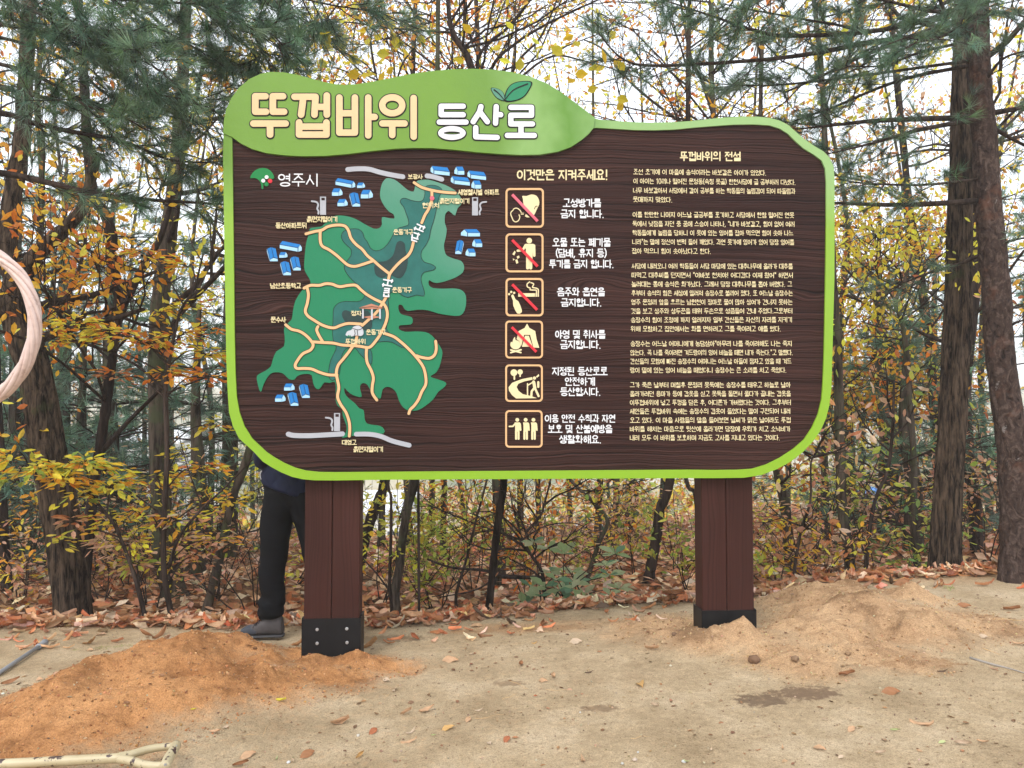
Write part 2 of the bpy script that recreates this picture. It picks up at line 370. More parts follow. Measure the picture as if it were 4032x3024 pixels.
def slab(geo, loop, y0, y1, c=(1, 1, 1), m=0, holes=(), back=True):
    """flat shape (u, w) extruded from front y0 to back y1"""
    def ccw(l):
        a = sum(p[0]*q[1]-q[0]*p[1] for p, q in zip(l, l[1:]+l[:1])); return a > 0
    loop = list(map(tuple, loop)); loops = [loop if ccw(loop) else loop[::-1]]
    for h in holes: h = list(map(tuple, h)); loops.append(h[::-1] if ccw(h) else h)
    tri = tessellate_polygon([[Vector((p[0], p[1], 0)) for p in l] for l in loops])
    pts = [p for l in loops for p in l]; n = len(pts)
    V = [(p[0], y0, p[1]) for p in pts]+[(p[0], y1, p[1]) for p in pts]
    F = []
    for t in tri:
        a, b_, c_ = (pts[i] for i in t)
        cr_ = (b_[0]-a[0])*(c_[1]-a[1])-(b_[1]-a[1])*(c_[0]-a[0])
        t = tuple(t) if cr_ > 0 else (t[0], t[2], t[1])
        F.append(t)
        if back: F.append((t[0]+n, t[2]+n, t[1]+n))
    o = 0
    for l in loops:
        k = len(l)
        for i in range(k):
            a, b_ = o+i, o+(i+1) % k
            F += [(a, a+n, b_+n), (a, b_+n, b_)]
        o += k
    geo.add(V, F, c, m)
def sm(l, n=4): return [tuple(p) for p in cr(l, n, True)]
def stroke(geo, pts, r, y0, y1, c=(1, 1, 1), m=0, r2=None, seg=7):
    """round-ended ribbon of half width r along pts (u, w)"""
    P = np.asarray(pts, float); n = len(P)
    T_ = np.gradient(P, axis=0) if n > 1 else np.array([[1., 0]])
    T_ /= np.linalg.norm(T_, axis=1)[:, None]+1e-9
    Nn = np.stack([-T_[:, 1], T_[:, 0]], -1); rr = np.linspace(r, r2 or r, n)[:, None]
    L = P+Nn*rr; Rr = P-Nn*rr
    a0 = math.atan2(T_[0, 1], T_[0, 0]); a1 = math.atan2(T_[-1, 1], T_[-1, 0])
    e1 = [P[-1]+(r2 or r)*np.array([math.cos(a1+t), math.sin(a1+t)]) for t in np.linspace(math.pi/2, -math.pi/2, seg+2)[1:-1]]
    e0 = [P[0]+r*np.array([math.cos(a0+t), math.sin(a0+t)]) for t in np.linspace(-math.pi/2, -3*math.pi/2, seg+2)[1:-1]]
    # strip triangles, not a polygon fill: never fails on tight bends
    k = 0; V = []; F = []
    def quad(a, b_, c_, d_): F.extend([(a, b_, c_), (a, c_, d_)])
    ring = list(L)+e1+list(Rr[::-1])+e0; m_ = len(ring)
    V = [(p[0], y0, p[1]) for p in ring]+[(p[0], y1, p[1]) for p in ring]
    for i in range(n-1):
        a, b_, c_, d_ = i, i+1, n+len(e1)+(n-1-(i+1)), n+len(e1)+(n-1-i)
        F += [(a, d_, c_), (a, c_, b_)]
    for i in range(len(e1)): F.append((n-1+i, n+len(e1), n+i)) if i else F.append((n-1, n+len(e1), n))
    s0 = n+len(e1)+n-1
    for i in range(len(e0)): F.append((s0+i, 0, s0+i+1))
    for i in range(m_): j = (i+1) % m_; F += [(i, j, j+m_), (i, j+m_, i+m_)]
    geo.add(V, F, c, m)
def arc(cx, cy, rx, ry, a0=0, a1=360, n=24):
    return [(cx+rx*math.cos(R(a)), cy+ry*math.sin(R(a))) for a in np.linspace(a0, a1, n)]
def px2m(k): return k/FPX*4.72      # photo pixels to metres at the board

# painted board materials
def green_paint():
    m, nt, b = new_mat('green_frame_paint')
    tc = nt.nodes.new('ShaderNodeTexCoord').outputs['Object']
    s = nt.nodes.new('ShaderNodeSeparateXYZ'); nt.links.new(tc, s.inputs[0])
    n = noise_tex(nt, 1.6, 4, .6, tc); f = noise_tex(nt, 14, 4, .65, tc)
    # brush-blended paint: deep green top, pale sage towards the right end of the leaf shaped header, lime at the bottom
    gx = math_n(nt, 'ADD', math_n(nt, 'MULTIPLY', s.outputs['X'], .62), math_n(nt, 'MULTIPLY', n, .45))
    top = ramp(nt, gx, [(0., (.125, .26, .012)), (.16, (.115, .245, .018)), (.30, (.20, .36, .095)), (.42, (.095, .235, .018)), (.62, (.22, .38, .125)), (1., (.25, .41, .15))])
    deep = mixc(nt, ramp(nt, math_n(nt, 'ADD', s.outputs['Z'], math_n(nt, 'MULTIPLY', n, .35)), [(0., (0, 0, 0)), (1., (0, 0, 0))]), top, (.15, .35, .03))
    zz = math_n(nt, 'MULTIPLY', math_n(nt, 'SUBTRACT', s.outputs['Z'], 1.0), .45)
    side = ramp(nt, zz, [(0., (.21, .39, .010)), (.75, (.22, .39, .025)), (1., (.245, .39, .10))])
    hd = ramp(nt, math_n(nt, 'SUBTRACT', s.outputs['Z'], 2.0), [(.62, (0, 0, 0)), (.98, (1, 1, 1))])
    c = mixc(nt, hd, side, deep)
    c = mixc(nt, .12, c, ramp(nt, f, [(.3, (.75, .8, .75)), (.65, (1.08, 1.08, 1.08))]), 'MULTIPLY')
    nt.links.new(c, b.inputs['Base Color']); b.inputs['Roughness'].default_value = .38; b.inputs['Specular IOR Level'].default_value = .45
    bump(nt, f, b, .18, .01)
    return m
def wood_panel(name='carved_dark_wood', vertical=False, dark=(.006, .0025, .0022), mid=(.0285, .0108, .0084), lite=(.060, .0265, .0210), k=1.0, rough=.5):
    m, nt, b = new_mat(name)
    tc = nt.nodes.new('ShaderNodeTexCoord').outputs['Object']
    s = nt.nodes.new('ShaderNodeSeparateXYZ'); nt.links.new(tc, s.inputs[0])
    U, W = (s.outputs['Z'], s.outputs['X']) if vertical else (s.outputs['X'], s.outputs['Z'])
    def combo(a, b_):
        c = nt.nodes.new('ShaderNodeCombineXYZ')
        for i, v in enumerate((a, b_)):
            if isinstance(v, (int, float)): c.inputs[i].default_value = v
            else: nt.links.new(v, c.inputs[i])
        return c.outputs[0]
    w1 = noise_tex(nt, 1., 3, .55, combo(math_n(nt, 'MULTIPLY', U, 1.1*k), math_n(nt, 'MULTIPLY', W, 3.2*k)))
    w2 = noise_tex(nt, 1., 3, .55, combo(math_n(nt, 'MULTIPLY', U, 3.5*k), math_n(nt, 'MULTIPLY', W, 9*k)))
    Wd = math_n(nt, 'ADD', W, math_n(nt, 'ADD', math_n(nt, 'MULTIPLY', w1, .10/k), math_n(nt, 'MULTIPLY', w2, .006/k)))
    if not vertical:
        for (ku, kw, ks, ka) in [S(*M2(300, 985))+(.10, .05), S(*M2(440, 1200))+(.09, -.05), S(*M2(1890, 1050))+(.11, .06), S(*I4(600, 1430))+(.09, .05), S(*I4(1030, 1290))+(.10, -.05), S(*R6(450, 730))+(.13, .06), S(*R7(560, 985))+(.08, .03), S(*R7(900, 1740))+(.1, .05), S(*I5(760, 510))+(.10, .04)]:
            du = math_n(nt, 'SUBTRACT', U, ku); dw = math_n(nt, 'SUBTRACT', W, kw)
            q = math_n(nt, 'ADD', math_n(nt, 'POWER', math_n(nt, 'MULTIPLY', du, .55/ks), 2.), math_n(nt, 'POWER', math_n(nt, 'DIVIDE', dw, ks*.6), 2.))
            Wd = math_n(nt, 'ADD', Wd, math_n(nt, 'MULTIPLY', math_n(nt, 'EXPONENT', math_n(nt, 'MULTIPLY', q, -1.)), ka))
    g1 = noise_tex(nt, 1., 2, .5, combo(math_n(nt, 'MULTIPLY', U, .35*k), math_n(nt, 'MULTIPLY', Wd, 95*k)))
    g2 = noise_tex(nt, 1., 3, .6, combo(math_n(nt, 'MULTIPLY', U, 1.2*k), math_n(nt, 'MULTIPLY', Wd, 260*k)))
    big = noise_tex(nt, 1., 3, .5, combo(math_n(nt, 'MULTIPLY', U, .9), math_n(nt, 'MULTIPLY', W, 2.6)))
    h = math_n(nt, 'ADD', math_n(nt, 'MULTIPLY', g1, .72), math_n(nt, 'MULTIPLY', g2, .28))
    c = ramp(nt, h, [(.34, dark), (.47, mid), (.66, lite)])
    c = mixc(nt, .6, c, ramp(nt, big, [(.3, (.6, .58, .58)), (.7, (1.25, 1.2, 1.2))]), 'MULTIPLY')
    nt.links.new(c, b.inputs['Base Color']); b.inputs['Roughness'].default_value = rough; b.inputs['Specular IOR Level'].default_value = .12
    bump(nt, h, b, 1.0 if not vertical else .12, .012 if not vertical else .004)
    return m
M['green'] = green_paint(); M['wood'] = wood_panel()
M['post'] = wood_panel('brown_post_timber', True, (.031, .0108, .0082), (.046, .0160, .0122), (.054, .0200, .0155), .8, .55)
M['cream'] = paint('cream_paint', (.66, .49, .28), .5, .05)
M['ivory'] = paint('ivory_paint', (.72, .62, .37), .5, .04)
M['white'] = paint('white_paint', (.70, .71, .74), .45, .03)
M['black'] = paint('black_paint', (.012, .012, .012), .35, .3)
M['road'] = paint('peach_paint', (.66, .41, .21), .5, .05)
M['greyp'] = paint('grey_paint', (.38, .39, .43), .45, .06)
M['teal'] = paint('dark_teal_paint', (.020, .125, .108), .45, .2, .2, .25)
M['deepteal'] = paint('deep_teal_paint', (.006, .030, .028), .4, .3, .35, .3)
M['blue'] = paint('blue_paint', (.02, .18, .50), .4, .08)
M['sky'] = paint('pale_blue_paint', (.34, .57, .78), .4, .05)
M['red'] = paint('red_paint', (.62, .035, .05), .4, .12)
M['pink'] = paint('pink_paint', (.62, .13, .18), .4, .12)
M['logog'] = paint('logo_green_paint', (.015, .20, .055), .4, .08)
M['roofp'] = paint('terracotta_paint', (.45, .20, .13), .5, .08)
M['silver'] = paint('light_grey_paint', (.50, .52, .56), .4, .08)
def map_green():
    m, nt, b = new_mat('map_green_paint')
    tc = nt.nodes.new('ShaderNodeTexCoord').outputs['Object']
    s = nt.nodes.new('ShaderNodeSeparateXYZ'); nt.links.new(tc, s.inputs[0])
    n = noise_tex(nt, 3, 4, .6, tc)
    u0, w0 = S(*M2(1200, 900)); q = math_n(nt, 'ADD', math_n(nt, 'ADD', math_n(nt, 'MULTIPLY', math_n(nt, 'SUBTRACT', s.outputs['X'], u0), .75), math_n(nt, 'MULTIPLY', math_n(nt, 'SUBTRACT', s.outputs['Z'], w0), .95)), math_n(nt, 'MULTIPLY', n, .55))
    c = ramp(nt, q, [(0., (.014, .185, .085)), (.30, (.018, .19, .092)), (.55, (.05, .225, .138)), (.9, (.095, .255, .182))])
    nt.links.new(c, b.inputs['Base Color']); b.inputs['Roughness'].default_value = .45; b.inputs['Specular IOR Level'].default_value = .2
    bump(nt, noise_tex(nt, 12, 4, .6, tc, (1, 1, .5)), b, .3, .01)
    return m
M['mapg'] = map_green()
def text_tint(): pass

# --- board layers (local y: negative is towards the viewer)
BACK, PANEL, FRAME, HEAD = .055, 0.0, -.012, -.022
outer = OUT; 
g = Geo(); slab(g, outer, PANEL+.014, BACK, m=0); g.build('back_board', M['green'], sign)
inner = HB+INR+INB
g = Geo(); slab(g, [(u, w) for u, w in inner], PANEL, PANEL+.0135); 
g.build('carved_wood_panel', M['wood'], sign, label='dark brown carved wood panel with horizontal grain')
# frame ring: split at the header
i_tip = 30   # OUT points belonging to the header's upper edge
inner_fr = INR+INB
frame_loop = [OUT[29]]+OUT[30:]+[OUT[0], OUT[1]]+[HB[0]]+INB[::-1]+INR[::-1]+[HB[-1]]
g = Geo(); slab(g, frame_loop, FRAME, PANEL+.0135); g.build('frame', M['green'], sign, label='lime green wavy rim running round the board')
head_loop = OUT[1:30]+HB[::-1]
g = Geo(); slab(g, sm(head_loop[:1]+head_loop[1:], 1), HEAD, PANEL+.0135); g.build('header_board', M['green'], sign, label='leaf shaped green header plate with the title')

# --- title
def glyph(c, strokes, r, rings=(), mat='cream', label=None):
    ro = r+6.4; k = .72333
    g = Geo(); y = HEAD
    nn = 0
    def put(front, back, rad, mi):
        nonlocal nn
        for st in strokes:
            st = [S(*c(*p)) for p in st]
            for a, b_ in zip(st, st[1:]):
                nn += 1; a = np.array(a); b_ = np.array(b_)
                stroke(g, [a+(b_-a)*t for t in (0, .5, 1)], px2m(rad*k), front-nn*.00009, back, m=mi, seg=9)
        for (cx, cy, rx, ry) in rings:
            nn += 1
            L = [S(*c(*p)) for p in arc(cx, cy, rx, ry, 0, 360, 40)]
            o = [S(*c(*p)) for p in arc(cx, cy, rx+rad, ry+rad, 0, 360, 49)][:-1]
            i = [S(*c(*p)) for p in arc(cx, cy, max(rx-rad, 1), max(ry-rad, 1), 0, 360, 49)][:-1]
            slab(g, o, front-nn*.00009, back, m=mi, holes=[i])
    put(y-.002, y+.001, ro, 1); put(y-.006, y-.0001, r, 0)
    o = g.build('title_letter', [M[mat], M['black']], sign); setp(o, label)
rC = 17.5
glyph(T8, [[(207, 534), (152, 534), (152, 618), (210, 618)], [(302, 534), (247, 534), (247, 618), (308, 618)], [(142, 682), (316, 682)], [(232, 682), (232, 742)]], rC)
glyph(T8, [[(364, 537), (478, 537), (472, 634)], [(412, 540), (400, 634)], [(539, 530), (539, 634)], [(500, 592), (539, 592)], [(389, 676), (389, 742), (537, 742), (537, 676)], [(389, 699), (537, 699)]], rC)
glyph(T8, [[(607, 541), (607, 731), (691, 731), (691, 541)], [(607, 626), (691, 626)], [(763, 541), (763, 746)], [(763, 646), (798, 646)]], rC)
glyph(T8, [[(840, 681), (960, 681)], [(893, 681), (893, 744)], [(1009, 543), (1009, 753)]], rC, [(893, 583, 54, 43)])
rW = 14.5
glyph(T8, [[(1277, 588), (1158, 588), (1158, 634), (1277, 634)], [(1148, 674), (1292, 674)]], rW, [(1216, 733, 60, 23)], 'white')
glyph(T8, [[(1373, 590), (1366, 618), (1331, 672)], [(1370, 622), (1408, 672)], [(1456, 590), (1452, 680)], [(1456, 632), (1480, 634)], [(1345, 704), (1345, 754), (1461, 757)]], rW, (), 'white')
glyph(T8, [[(1535, 594), (1647, 594), (1647, 637), (1535, 637), (1535, 684), (1652, 684)], [(1590, 684), (1590, 744)], [(1516, 746), (1662, 746)]], rW, (), 'white')
def inset(l, k):
    c = np.mean(l, 0); return [tuple(c+(np.array(p)-c)*k) for p in l]
for lp, mt, vein in (([(1426, 489), (1460, 490), (1490, 508), (1502, 535), (1500, 559), (1470, 550), (1445, 528)], 'mapg', [(1500, 556), (1470, 520), (1445, 500)]),
                 ([(1650, 455), (1590, 451), (1540, 466), (1510, 502), (1500, 558), (1550, 561), (1602, 540), (1635, 500)], 'teal', [(1503, 553), (1550, 500), (1625, 468)])):
    g = Geo(); slab(g, sm(mp(T8, lp), 4), HEAD-.003, HEAD, m=1); slab(g, sm(mp(T8, inset(lp, .9)), 4), HEAD-.006, HEAD-.002, m=0)
    stroke(g, cr(mp(T8, vein), 5), px2m(1.6), HEAD-.0075, HEAD-.005, m=1, r2=px2m(3))
    g.build('header_leaf', [paint('leaf_emblem_green', (.03, .22, .11), .4, .1) if mt == 'teal' else M['mapg'], M['black']], sign)

# --- lettering: every Hangul syllable is composed of its letters, each letter a few strokes in a unit box (y down)
def ringp(cx, cy, rx, ry, n=12): return [(cx+rx*math.cos(2*math.pi*i/n), cy+ry*math.sin(2*math.pi*i/n)) for i in range(n+1)]
CONS = {'ㄱ': [[(0, 0), (1, 0), (.93, 1)]], 'ㄴ': [[(0, 0), (0, 1), (1, 1)]], 'ㄷ': [[(1, 0), (0, 0), (0, 1), (1, 1)]],
    'ㄹ': [[(0, 0), (1, 0), (1, .5), (0, .5), (0, 1), (1, 1)]], 'ㅁ': [[(0, 0), (1, 0), (1, 1), (0, 1), (0, 0)]],
    'ㅂ': [[(0, 0), (0, 1), (1, 1), (1, 0)], [(0, .5), (1, .5)]], 'ㅅ': [[(.5, 0), (.46, .35), (0, 1)], [(.5, .38), (1, 1)]],
    'ㅇ': [ringp(.5, .5, .5, .5)], 'ㅈ': [[(0, 0), (1, 0)], [(.55, 0), (.48, .4), (0, 1)], [(.5, .42), (1, 1)]],
    'ㅊ': [[(.3, 0), (.7, 0)], [(0, .28), (1, .28)], [(.52, .28), (.46, .55), (0, 1)], [(.5, .56), (1, 1)]],
    'ㅋ': [[(0, 0), (1, 0), (.93, 1)], [(0, .48), (1, .48)]], 'ㅌ': [[(1, 0), (0, 0), (0, 1), (1, 1)], [(0, .5), (1, .5)]],
    'ㅍ': [[(0, 0), (1, 0)], [(0, 1), (1, 1)], [(.27, 0), (.27, 1)], [(.73, 0), (.73, 1)]],
    'ㅎ': [[(.28, 0), (.72, 0)], [(0, .27), (1, .27)], ringp(.5, .74, .38, .26)]}
INI = 'ㄱㄲㄴㄷㄸㄹㅁㅂㅃㅅㅆㅇㅈㅉㅊㅋㅌㅍㅎ'
FIN = ['', 'ㄱ', 'ㄱㄱ', 'ㄱㅅ', 'ㄴ', 'ㄴㅈ', 'ㄴㅎ', 'ㄷ', 'ㄹ', 'ㄹㄱ', 'ㄹㅁ', 'ㄹㅂ', 'ㄹㅅ', 'ㄹㅌ', 'ㄹㅍ', 'ㄹㅎ', 'ㅁ', 'ㅂ', 'ㅂㅅ', 'ㅅ', 'ㅅㅅ', 'ㅇ', 'ㅈ', 'ㅊ', 'ㅋ', 'ㅌ', 'ㅍ', 'ㅎ']
DBL = {'ㄲ': 'ㄱㄱ', 'ㄸ': 'ㄷㄷ', 'ㅃ': 'ㅂㅂ', 'ㅆ': 'ㅅㅅ', 'ㅉ': 'ㅈㅈ'}
# vowels: (horizontal part, vertical part); order of the Unicode block
VOW = [('', 'a'), ('', 'ae'), ('', 'ya'), ('', 'yae'), ('', 'eo'), ('', 'e'), ('', 'yeo'), ('', 'ye'), ('o', ''), ('o', 'a'), ('o', 'ae'), ('o', 'i'), ('yo', ''), ('u', ''), ('u', 'eo'), ('u', 'e'), ('u', 'i'), ('yu', ''), ('eu', ''), ('eu', 'i'), ('', 'i')]
VERT = {'a': ([.76], [(.76, .97, .5)]), 'ae': ([.68, .93], [(.68, .93, .5)]), 'ya': ([.76], [(.76, .97, .36), (.76, .97, .66)]), 'yae': ([.68, .93], [(.68, .93, .36), (.68, .93, .66)]),
    'eo': ([.88], [(.62, .88, .5)]), 'e': ([.72, .93], [(.56, .72, .5)]), 'yeo': ([.88], [(.62, .88, .36), (.62, .88, .66)]), 'ye': ([.72, .93], [(.56, .72, .36), (.56, .72, .66)]), 'i': ([.86], [])}
def syllable(ch):
    k = ord(ch)-0xAC00; ini = INI[k//588]; ho, ve = VOW[(k % 588)//28]; fin = FIN[k % 28]
    out = []
    def put(names, x0, y0, x1, y1):
        names = DBL.get(names, names); n = len(names); w = (x1-x0-(n-1)*.13)/n
        for i, q in enumerate(names):
            a = x0+i*(w+.13)
            for st in CONS[q]: out.append([(a+x*w, y0+y*(y1-y0)) for x, y in st])
    H = .56 if fin else 1.
    if not ho:
        put(ini, .06, .12*H+.02, .60 if VERT[ve][0][0] > .8 and not VERT[ve][1] else .50, .80*H if not fin else .86*H)
        xs, tk = VERT[ve]
        for x in xs: out.append([(x, .05), (x, .95*H if not fin else H)])
        for a, b_, y in tk: out.append([(a, y*H+.02), (b_, y*H+.02)])
    elif not ve:
        put(ini, .2, .05, .8, .30 if fin else .46)
        u = ho in ('u', 'yu'); o_ = ho in ('o', 'yo')
        yb = (.44 if u else .53 if o_ else .49) if fin else (.64 if u else .90 if o_ else .82)
        out.append([(.04, yb), (.96, yb)])
        for x in ([.5] if ho in ('o', 'u') else [.33, .67] if ho in ('yo', 'yu') else []):
            out.append([(x, yb), (x, yb+(.16 if fin else .31))] if u else [(x, yb-(.13 if fin else .28)), (x, yb)])
    else:
        put(ini, .1, .05, .52, .26 if fin else .42)
        u = ho == 'u'; yb = (.38 if u else .50 if ho == 'o' else .46) if fin else (.60 if u else .80 if ho == 'o' else .74)
        out.append([(.03, yb), (.62, yb)])
        if u: out.append([(.32, yb), (.32, yb+(.18 if fin else .3))])
        elif ho == 'o': out.append([(.32, yb-(.13 if fin else .24)), (.32, yb)])
        xs, tk = VERT[ve]
        for x in xs: out.append([(max(x, .8), .05), (max(x, .8), .95 if not fin else .6)])
        for a, b_, y in tk: out.append([(max(a, .66), y*H-.02), (max(b_, .8), y*H-.02)])
    if fin: put(fin, .20 if len(fin) == 1 else .12, .70, .90, .95)
    return out, 1.0
def char_strokes(ch):
    if ch == ' ': return [], .42
    if ord(ch) > 0xABFF: return syllable(ch)
    return {'1': ([[(.12, .2), (.3, .05), (.3, .95)]], .5), '0': ([ringp(.33, .5, .26, .45)], .7), '!': ([[(.15, .05), (.15, .65)], [(.15, .92), (.15, .95)]], .35), '.': ([[(.12, .92), (.12, .95)]], .3),
        ',': ([[(.14, .88), (.06, 1.05)]], .3), '(': ([[(.3, -.02), (.12, .3), (.12, .7), (.3, 1.02)]], .38), ')': ([[(.06, -.02), (.24, .3), (.24, .7), (.06, 1.02)]], .38), '"': ([[(.1, .0), (.1, .22)], [(.28, .0), (.28, .22)]], .42)}[ch]
def text(body, c, x0, y0, x1, y1, mat, parent=None, name='text_line', th=.0025, bold=.05, slope=0, ref=None):
    """fit the words to a box given in crop pixels (slope: fall of the right end)"""
    pen = 0.; seg = []
    for ch in body:
        st, adv = char_strokes(ch)
        for l in st: seg += [(l[i][0]+pen, l[i][1], l[i+1][0]+pen, l[i+1][1]) for i in range(len(l)-1)]
        pen += adv*1.06
    s_ = np.array(seg); A = s_[:, :2]; B = s_[:, 2:]; bw = .052 if bold < .03 else .064
    if bold < .015: bw = .045
    xa, xb = min(A[:, 0].min(), B[:, 0].min())-bw, max(A[:, 0].max(), B[:, 0].max())+bw
    asp = (x1-x0)/(xb-xa)/(y1-y0)                     # letters are squeezed sideways, strokes keep an even width
    A = A*[asp, 1]; B = B*[asp, 1]; xa *= asp; xb *= asp
    T_ = B-A; L = np.linalg.norm(T_, axis=1)[:, None]+1e-9; T_ = T_/L; bw2 = bw*min(1., .45+.62*asp)
    Nn = np.stack([-T_[:, 1], T_[:, 0]], -1)*bw2; A = A-T_*bw2*.8; B = B+T_*bw2*.8; q = len(A)
    V = np.stack([A+Nn, A-Nn, B-Nn, B+Nn], 1).reshape(-1, 2)
    fx = ((V[:, 0]-xa)/(xb-xa))[:, None]; fy = V[:, 1][:, None]
    P0, P1, P2, P3 = (np.array(S(*c(*q_))) for q_ in ((x0, y0), (x1, y0+slope), (x0, y1), (x1, y1+slope)))
    UV = (P0*(1-fx)+P1*fx)*(1-fy)+(P2*(1-fx)+P3*fx)*fy
    dy = np.repeat(-.00003*(np.arange(q) % 19), 4)
    V3 = np.concatenate([np.stack([UV[:, 0], PANEL-th+dy, UV[:, 1]], -1), np.stack([UV[:, 0], PANEL+.001+0*dy, UV[:, 1]], -1)])
    i = np.arange(q)*4; n = 4*q; F = [np.stack([i, i+1, i+2, i+3], -1)]
    for j in range(4): k = (j+1) % 4; F.append(np.stack([i+j, i+j+n, i+k+n, i+k], -1))
    g = Geo(); g.add(V3, np.concatenate(F))
    return g.build(name, M[mat], parent or sign)
REF = (-.12, .82)
def line(c, x0, yc0, x1, yc1, body, h=66, mat='ivory', name='text_line', bold=.024):
    return text(body, c, x0, yc0-h/2, x1, yc0+h/2, mat, None, name, .0018, bold, yc1-yc0)
text('뚜껍바위의 전설', TA, 708, 113, 1422, 222, 'ivory', name='heading_text', bold=.03)
for a in [(160, 348, 1720, 362, '조선 초기에 이 마을에 송석이라는 바보같은 아이가 있었다.'),
    (160, 457, 2065, 472, '이 아이는 10리나 떨어진 문정동(속칭 못골) 한천서당에 글 공부하러 다녔다.'),
    (158, 567, 2065, 578, '너무 바보같아서 서당에서 같이 공부를 하는 학동들의 놀림감이 되어 따돌림과'),
    (155, 673, 615, 678, '뭇매까지 맞았다.'),
    (152, 852, 2052, 860, '이를 한탄한 나머지 어느날 글공부를 포기하고 서당에서 한참 떨어진 연못'),
    (150, 960, 2055, 965, '둑에서 낮잠을 자던 중 꿈에 스승이 나타나, "네가 바보같고, 힘이 없어 여러'),
    (150, 1067, 2042, 1070, '학동들에게 놀림을 당하니 이 못에 있는 잉어를 잡아 먹으면 힘이 솟아 나느'),
    (148, 1173, 2052, 1178, '니라"는 말에 정신이 번쩍 들어 깨었다. 과연 못가에 잉어가 있어 당장 잉어를'),
    (145, 1280, 1070, 1284, '잡아 먹으니 힘이 솟아났다고 한다.')]: line(TA, *a)
for a in [(142, 113, 2035, 116, '서당에 내려오니 여러 학동들이 서당 마당에 있는 대추나무에 올라가 대추를'),
    (140, 219, 2035, 222, '따먹고 대추씨를 던지면서 "이바보 천치야! 어디갔다 이제 왔어" 하면서'),
    (138, 325, 2028, 327, '놀려대는 통에 송석은 화가났다. 그래서 당장 대추나무를 뽑아 버렸다. 그'),
    (137, 431, 2035, 432, '후부터 송석의 힘은 세상에 알려져 송장수로 불리어 졌다. 또 어느날 송장수는'),
    (135, 537, 2032, 537, '영주 문정리 앞을 흐르는 남원천이 장마로 물이 많아 상여가 건너지 못하는'),
    (133, 643, 2030, 640, '것을 보고 상주와 상두꾼을 태워 두손으로 성큼들어 건네 주었다.그로부터'),
    (131, 747, 2025, 744, '송장수의 힘이 조정에 까지 알려지자 일부 간신들은 자신의 자리를 지키기'),
    (129, 852, 1892, 850, '위해 모함하고 집안에서는 화를 면하려고 그를 죽이려고 애를 썼다.')]: line(TB, *a)
for a in [(127, 100, 2022, 98, '송장수는 어느날 어머니에게 농담삼아"아무리 나를 죽이려해도 나는 죽지'),
    (127, 205, 2033, 203, '않는다. 꼭 나를 죽이려면 겨드랑이의 잉어 비늘을 떼면 내가 죽는다."고 말했다.'),
    (125, 308, 2020, 306, '간신들의 모함에 빠진 송장수의 어머니는 어느날 아들이 잠자고 있을 때 겨드'),
    (123, 412, 1958, 410, '랑이 밑에 있는 잉어 비늘을 떼었더니 송장수는 큰 소리를 치고 죽었다.'),
    (120, 586, 2010, 584, '그가 죽은 날부터 며칠후 문정리 못둑에는 송장수를 태우고 하늘로 날아'),
    (120, 690, 2012, 687, '올라가려던 용마가 등에 갑옷을 싣고 못둑을 돌면서 울다가 끝내는 갑옷을'),
    (120, 793, 2012, 790, '이뚜껍바위에 넣고 뚜껑을 닫은 후, 어디론가 가버렸다는 것이다. 그후부터'),
    (120, 896, 2005, 893, '세인들은 뚜껍바위 속에는 송장수의 갑옷이 들었다는 말이 구전되어 내려'),
    (120, 1000, 2010, 997, '오고 있다. 이 마을 사람들의 말을 들어보면 날씨가 맑은 날이라도 뚜껍'),
    (120, 1104, 2008, 1102, '바위를 해치는 마음으로 뒷산에 올라가면 당장에 우뢰가 치고 소낙비가'),
    (120, 1207, 1880, 1205, '내려 모두 이 바위를 보호하며 지금도 고사를 지내고 있다는 것이다.')]: line(TC, *a)
text('이것만은 지켜주세요!', I4, 228, 128, 1178, 240, 'ivory', name='heading_text', bold=.03)
for b_, *q in [('고성방가를', 712, 435, 1115, 525), ('금지 합니다.', 688, 550, 1140, 640), ('오물 또는 폐기물', 602, 850, 1215, 940), ('(담배, 휴지 등)', 640, 962, 1172, 1054), ('투기를 금지 합니다.', 568, 1078, 1243, 1168), ('음주와 흡연을', 650, 1372, 1155, 1462), ('금지합니다.', 690, 1485, 1115, 1572)]:
    text(b_, I4, *q, 'white', name='rule_text', bold=.034)
for b_, *q in [('야영 및 취사를', 675, 228, 1240, 325), ('금지합니다.', 730, 342, 1183, 440), ('지정된 등산로로', 640, 645, 1265, 740), ('안전하게', 785, 760, 1122, 855), ('등산합시다.', 730, 875, 1180, 970), ('이용 안전 수칙과 자연', 558, 1178, 1350, 1270), ('보호 및 산불예방을', 592, 1295, 1318, 1388), ('생활화해요.', 720, 1412, 1188, 1505)]:
    text(b_, I5, *q, 'white', name='rule_text', bold=.034)
text('영주시', M2, 393, 168, 705, 272, 'white', name='logo_text', bold=.012)

# --- pictograms
def frame_pic(c, x0, y0, x1, y1, k):
    w = 20; r = 45
    def rr(x0, y0, x1, y1, r):
        p = []
        for cx, cy, a in ((x1-r, y1-r, 0), (x0+r, y1-r, 90), (x0+r, y0+r, 180), (x1-r, y0+r, 270)):
            p += arc(cx, cy, r, r, a, a+90, 7)
        return p
    g = Geo(); slab(g, mp(c, rr(x0, y0, x1, y1, r)), PANEL-.006, PANEL, holes=[mp(c, rr(x0+w, y0+w, x1-w, y1-w, r-w*.8))])
    return g.build('pictogram_frame', M['road'], sign)
pics = [frame_pic(I4, 108, 325, 512, 742, 1), frame_pic(I4, 108, 802, 508, 1212, 1), frame_pic(I4, 108, 1272, 508, 1675, 1),
        frame_pic(I5, 112, 122, 537, 548, 1), frame_pic(I5, 112, 616, 535, 1037, 1), frame_pic(I5, 112, 1130, 533, 1552, 1)]
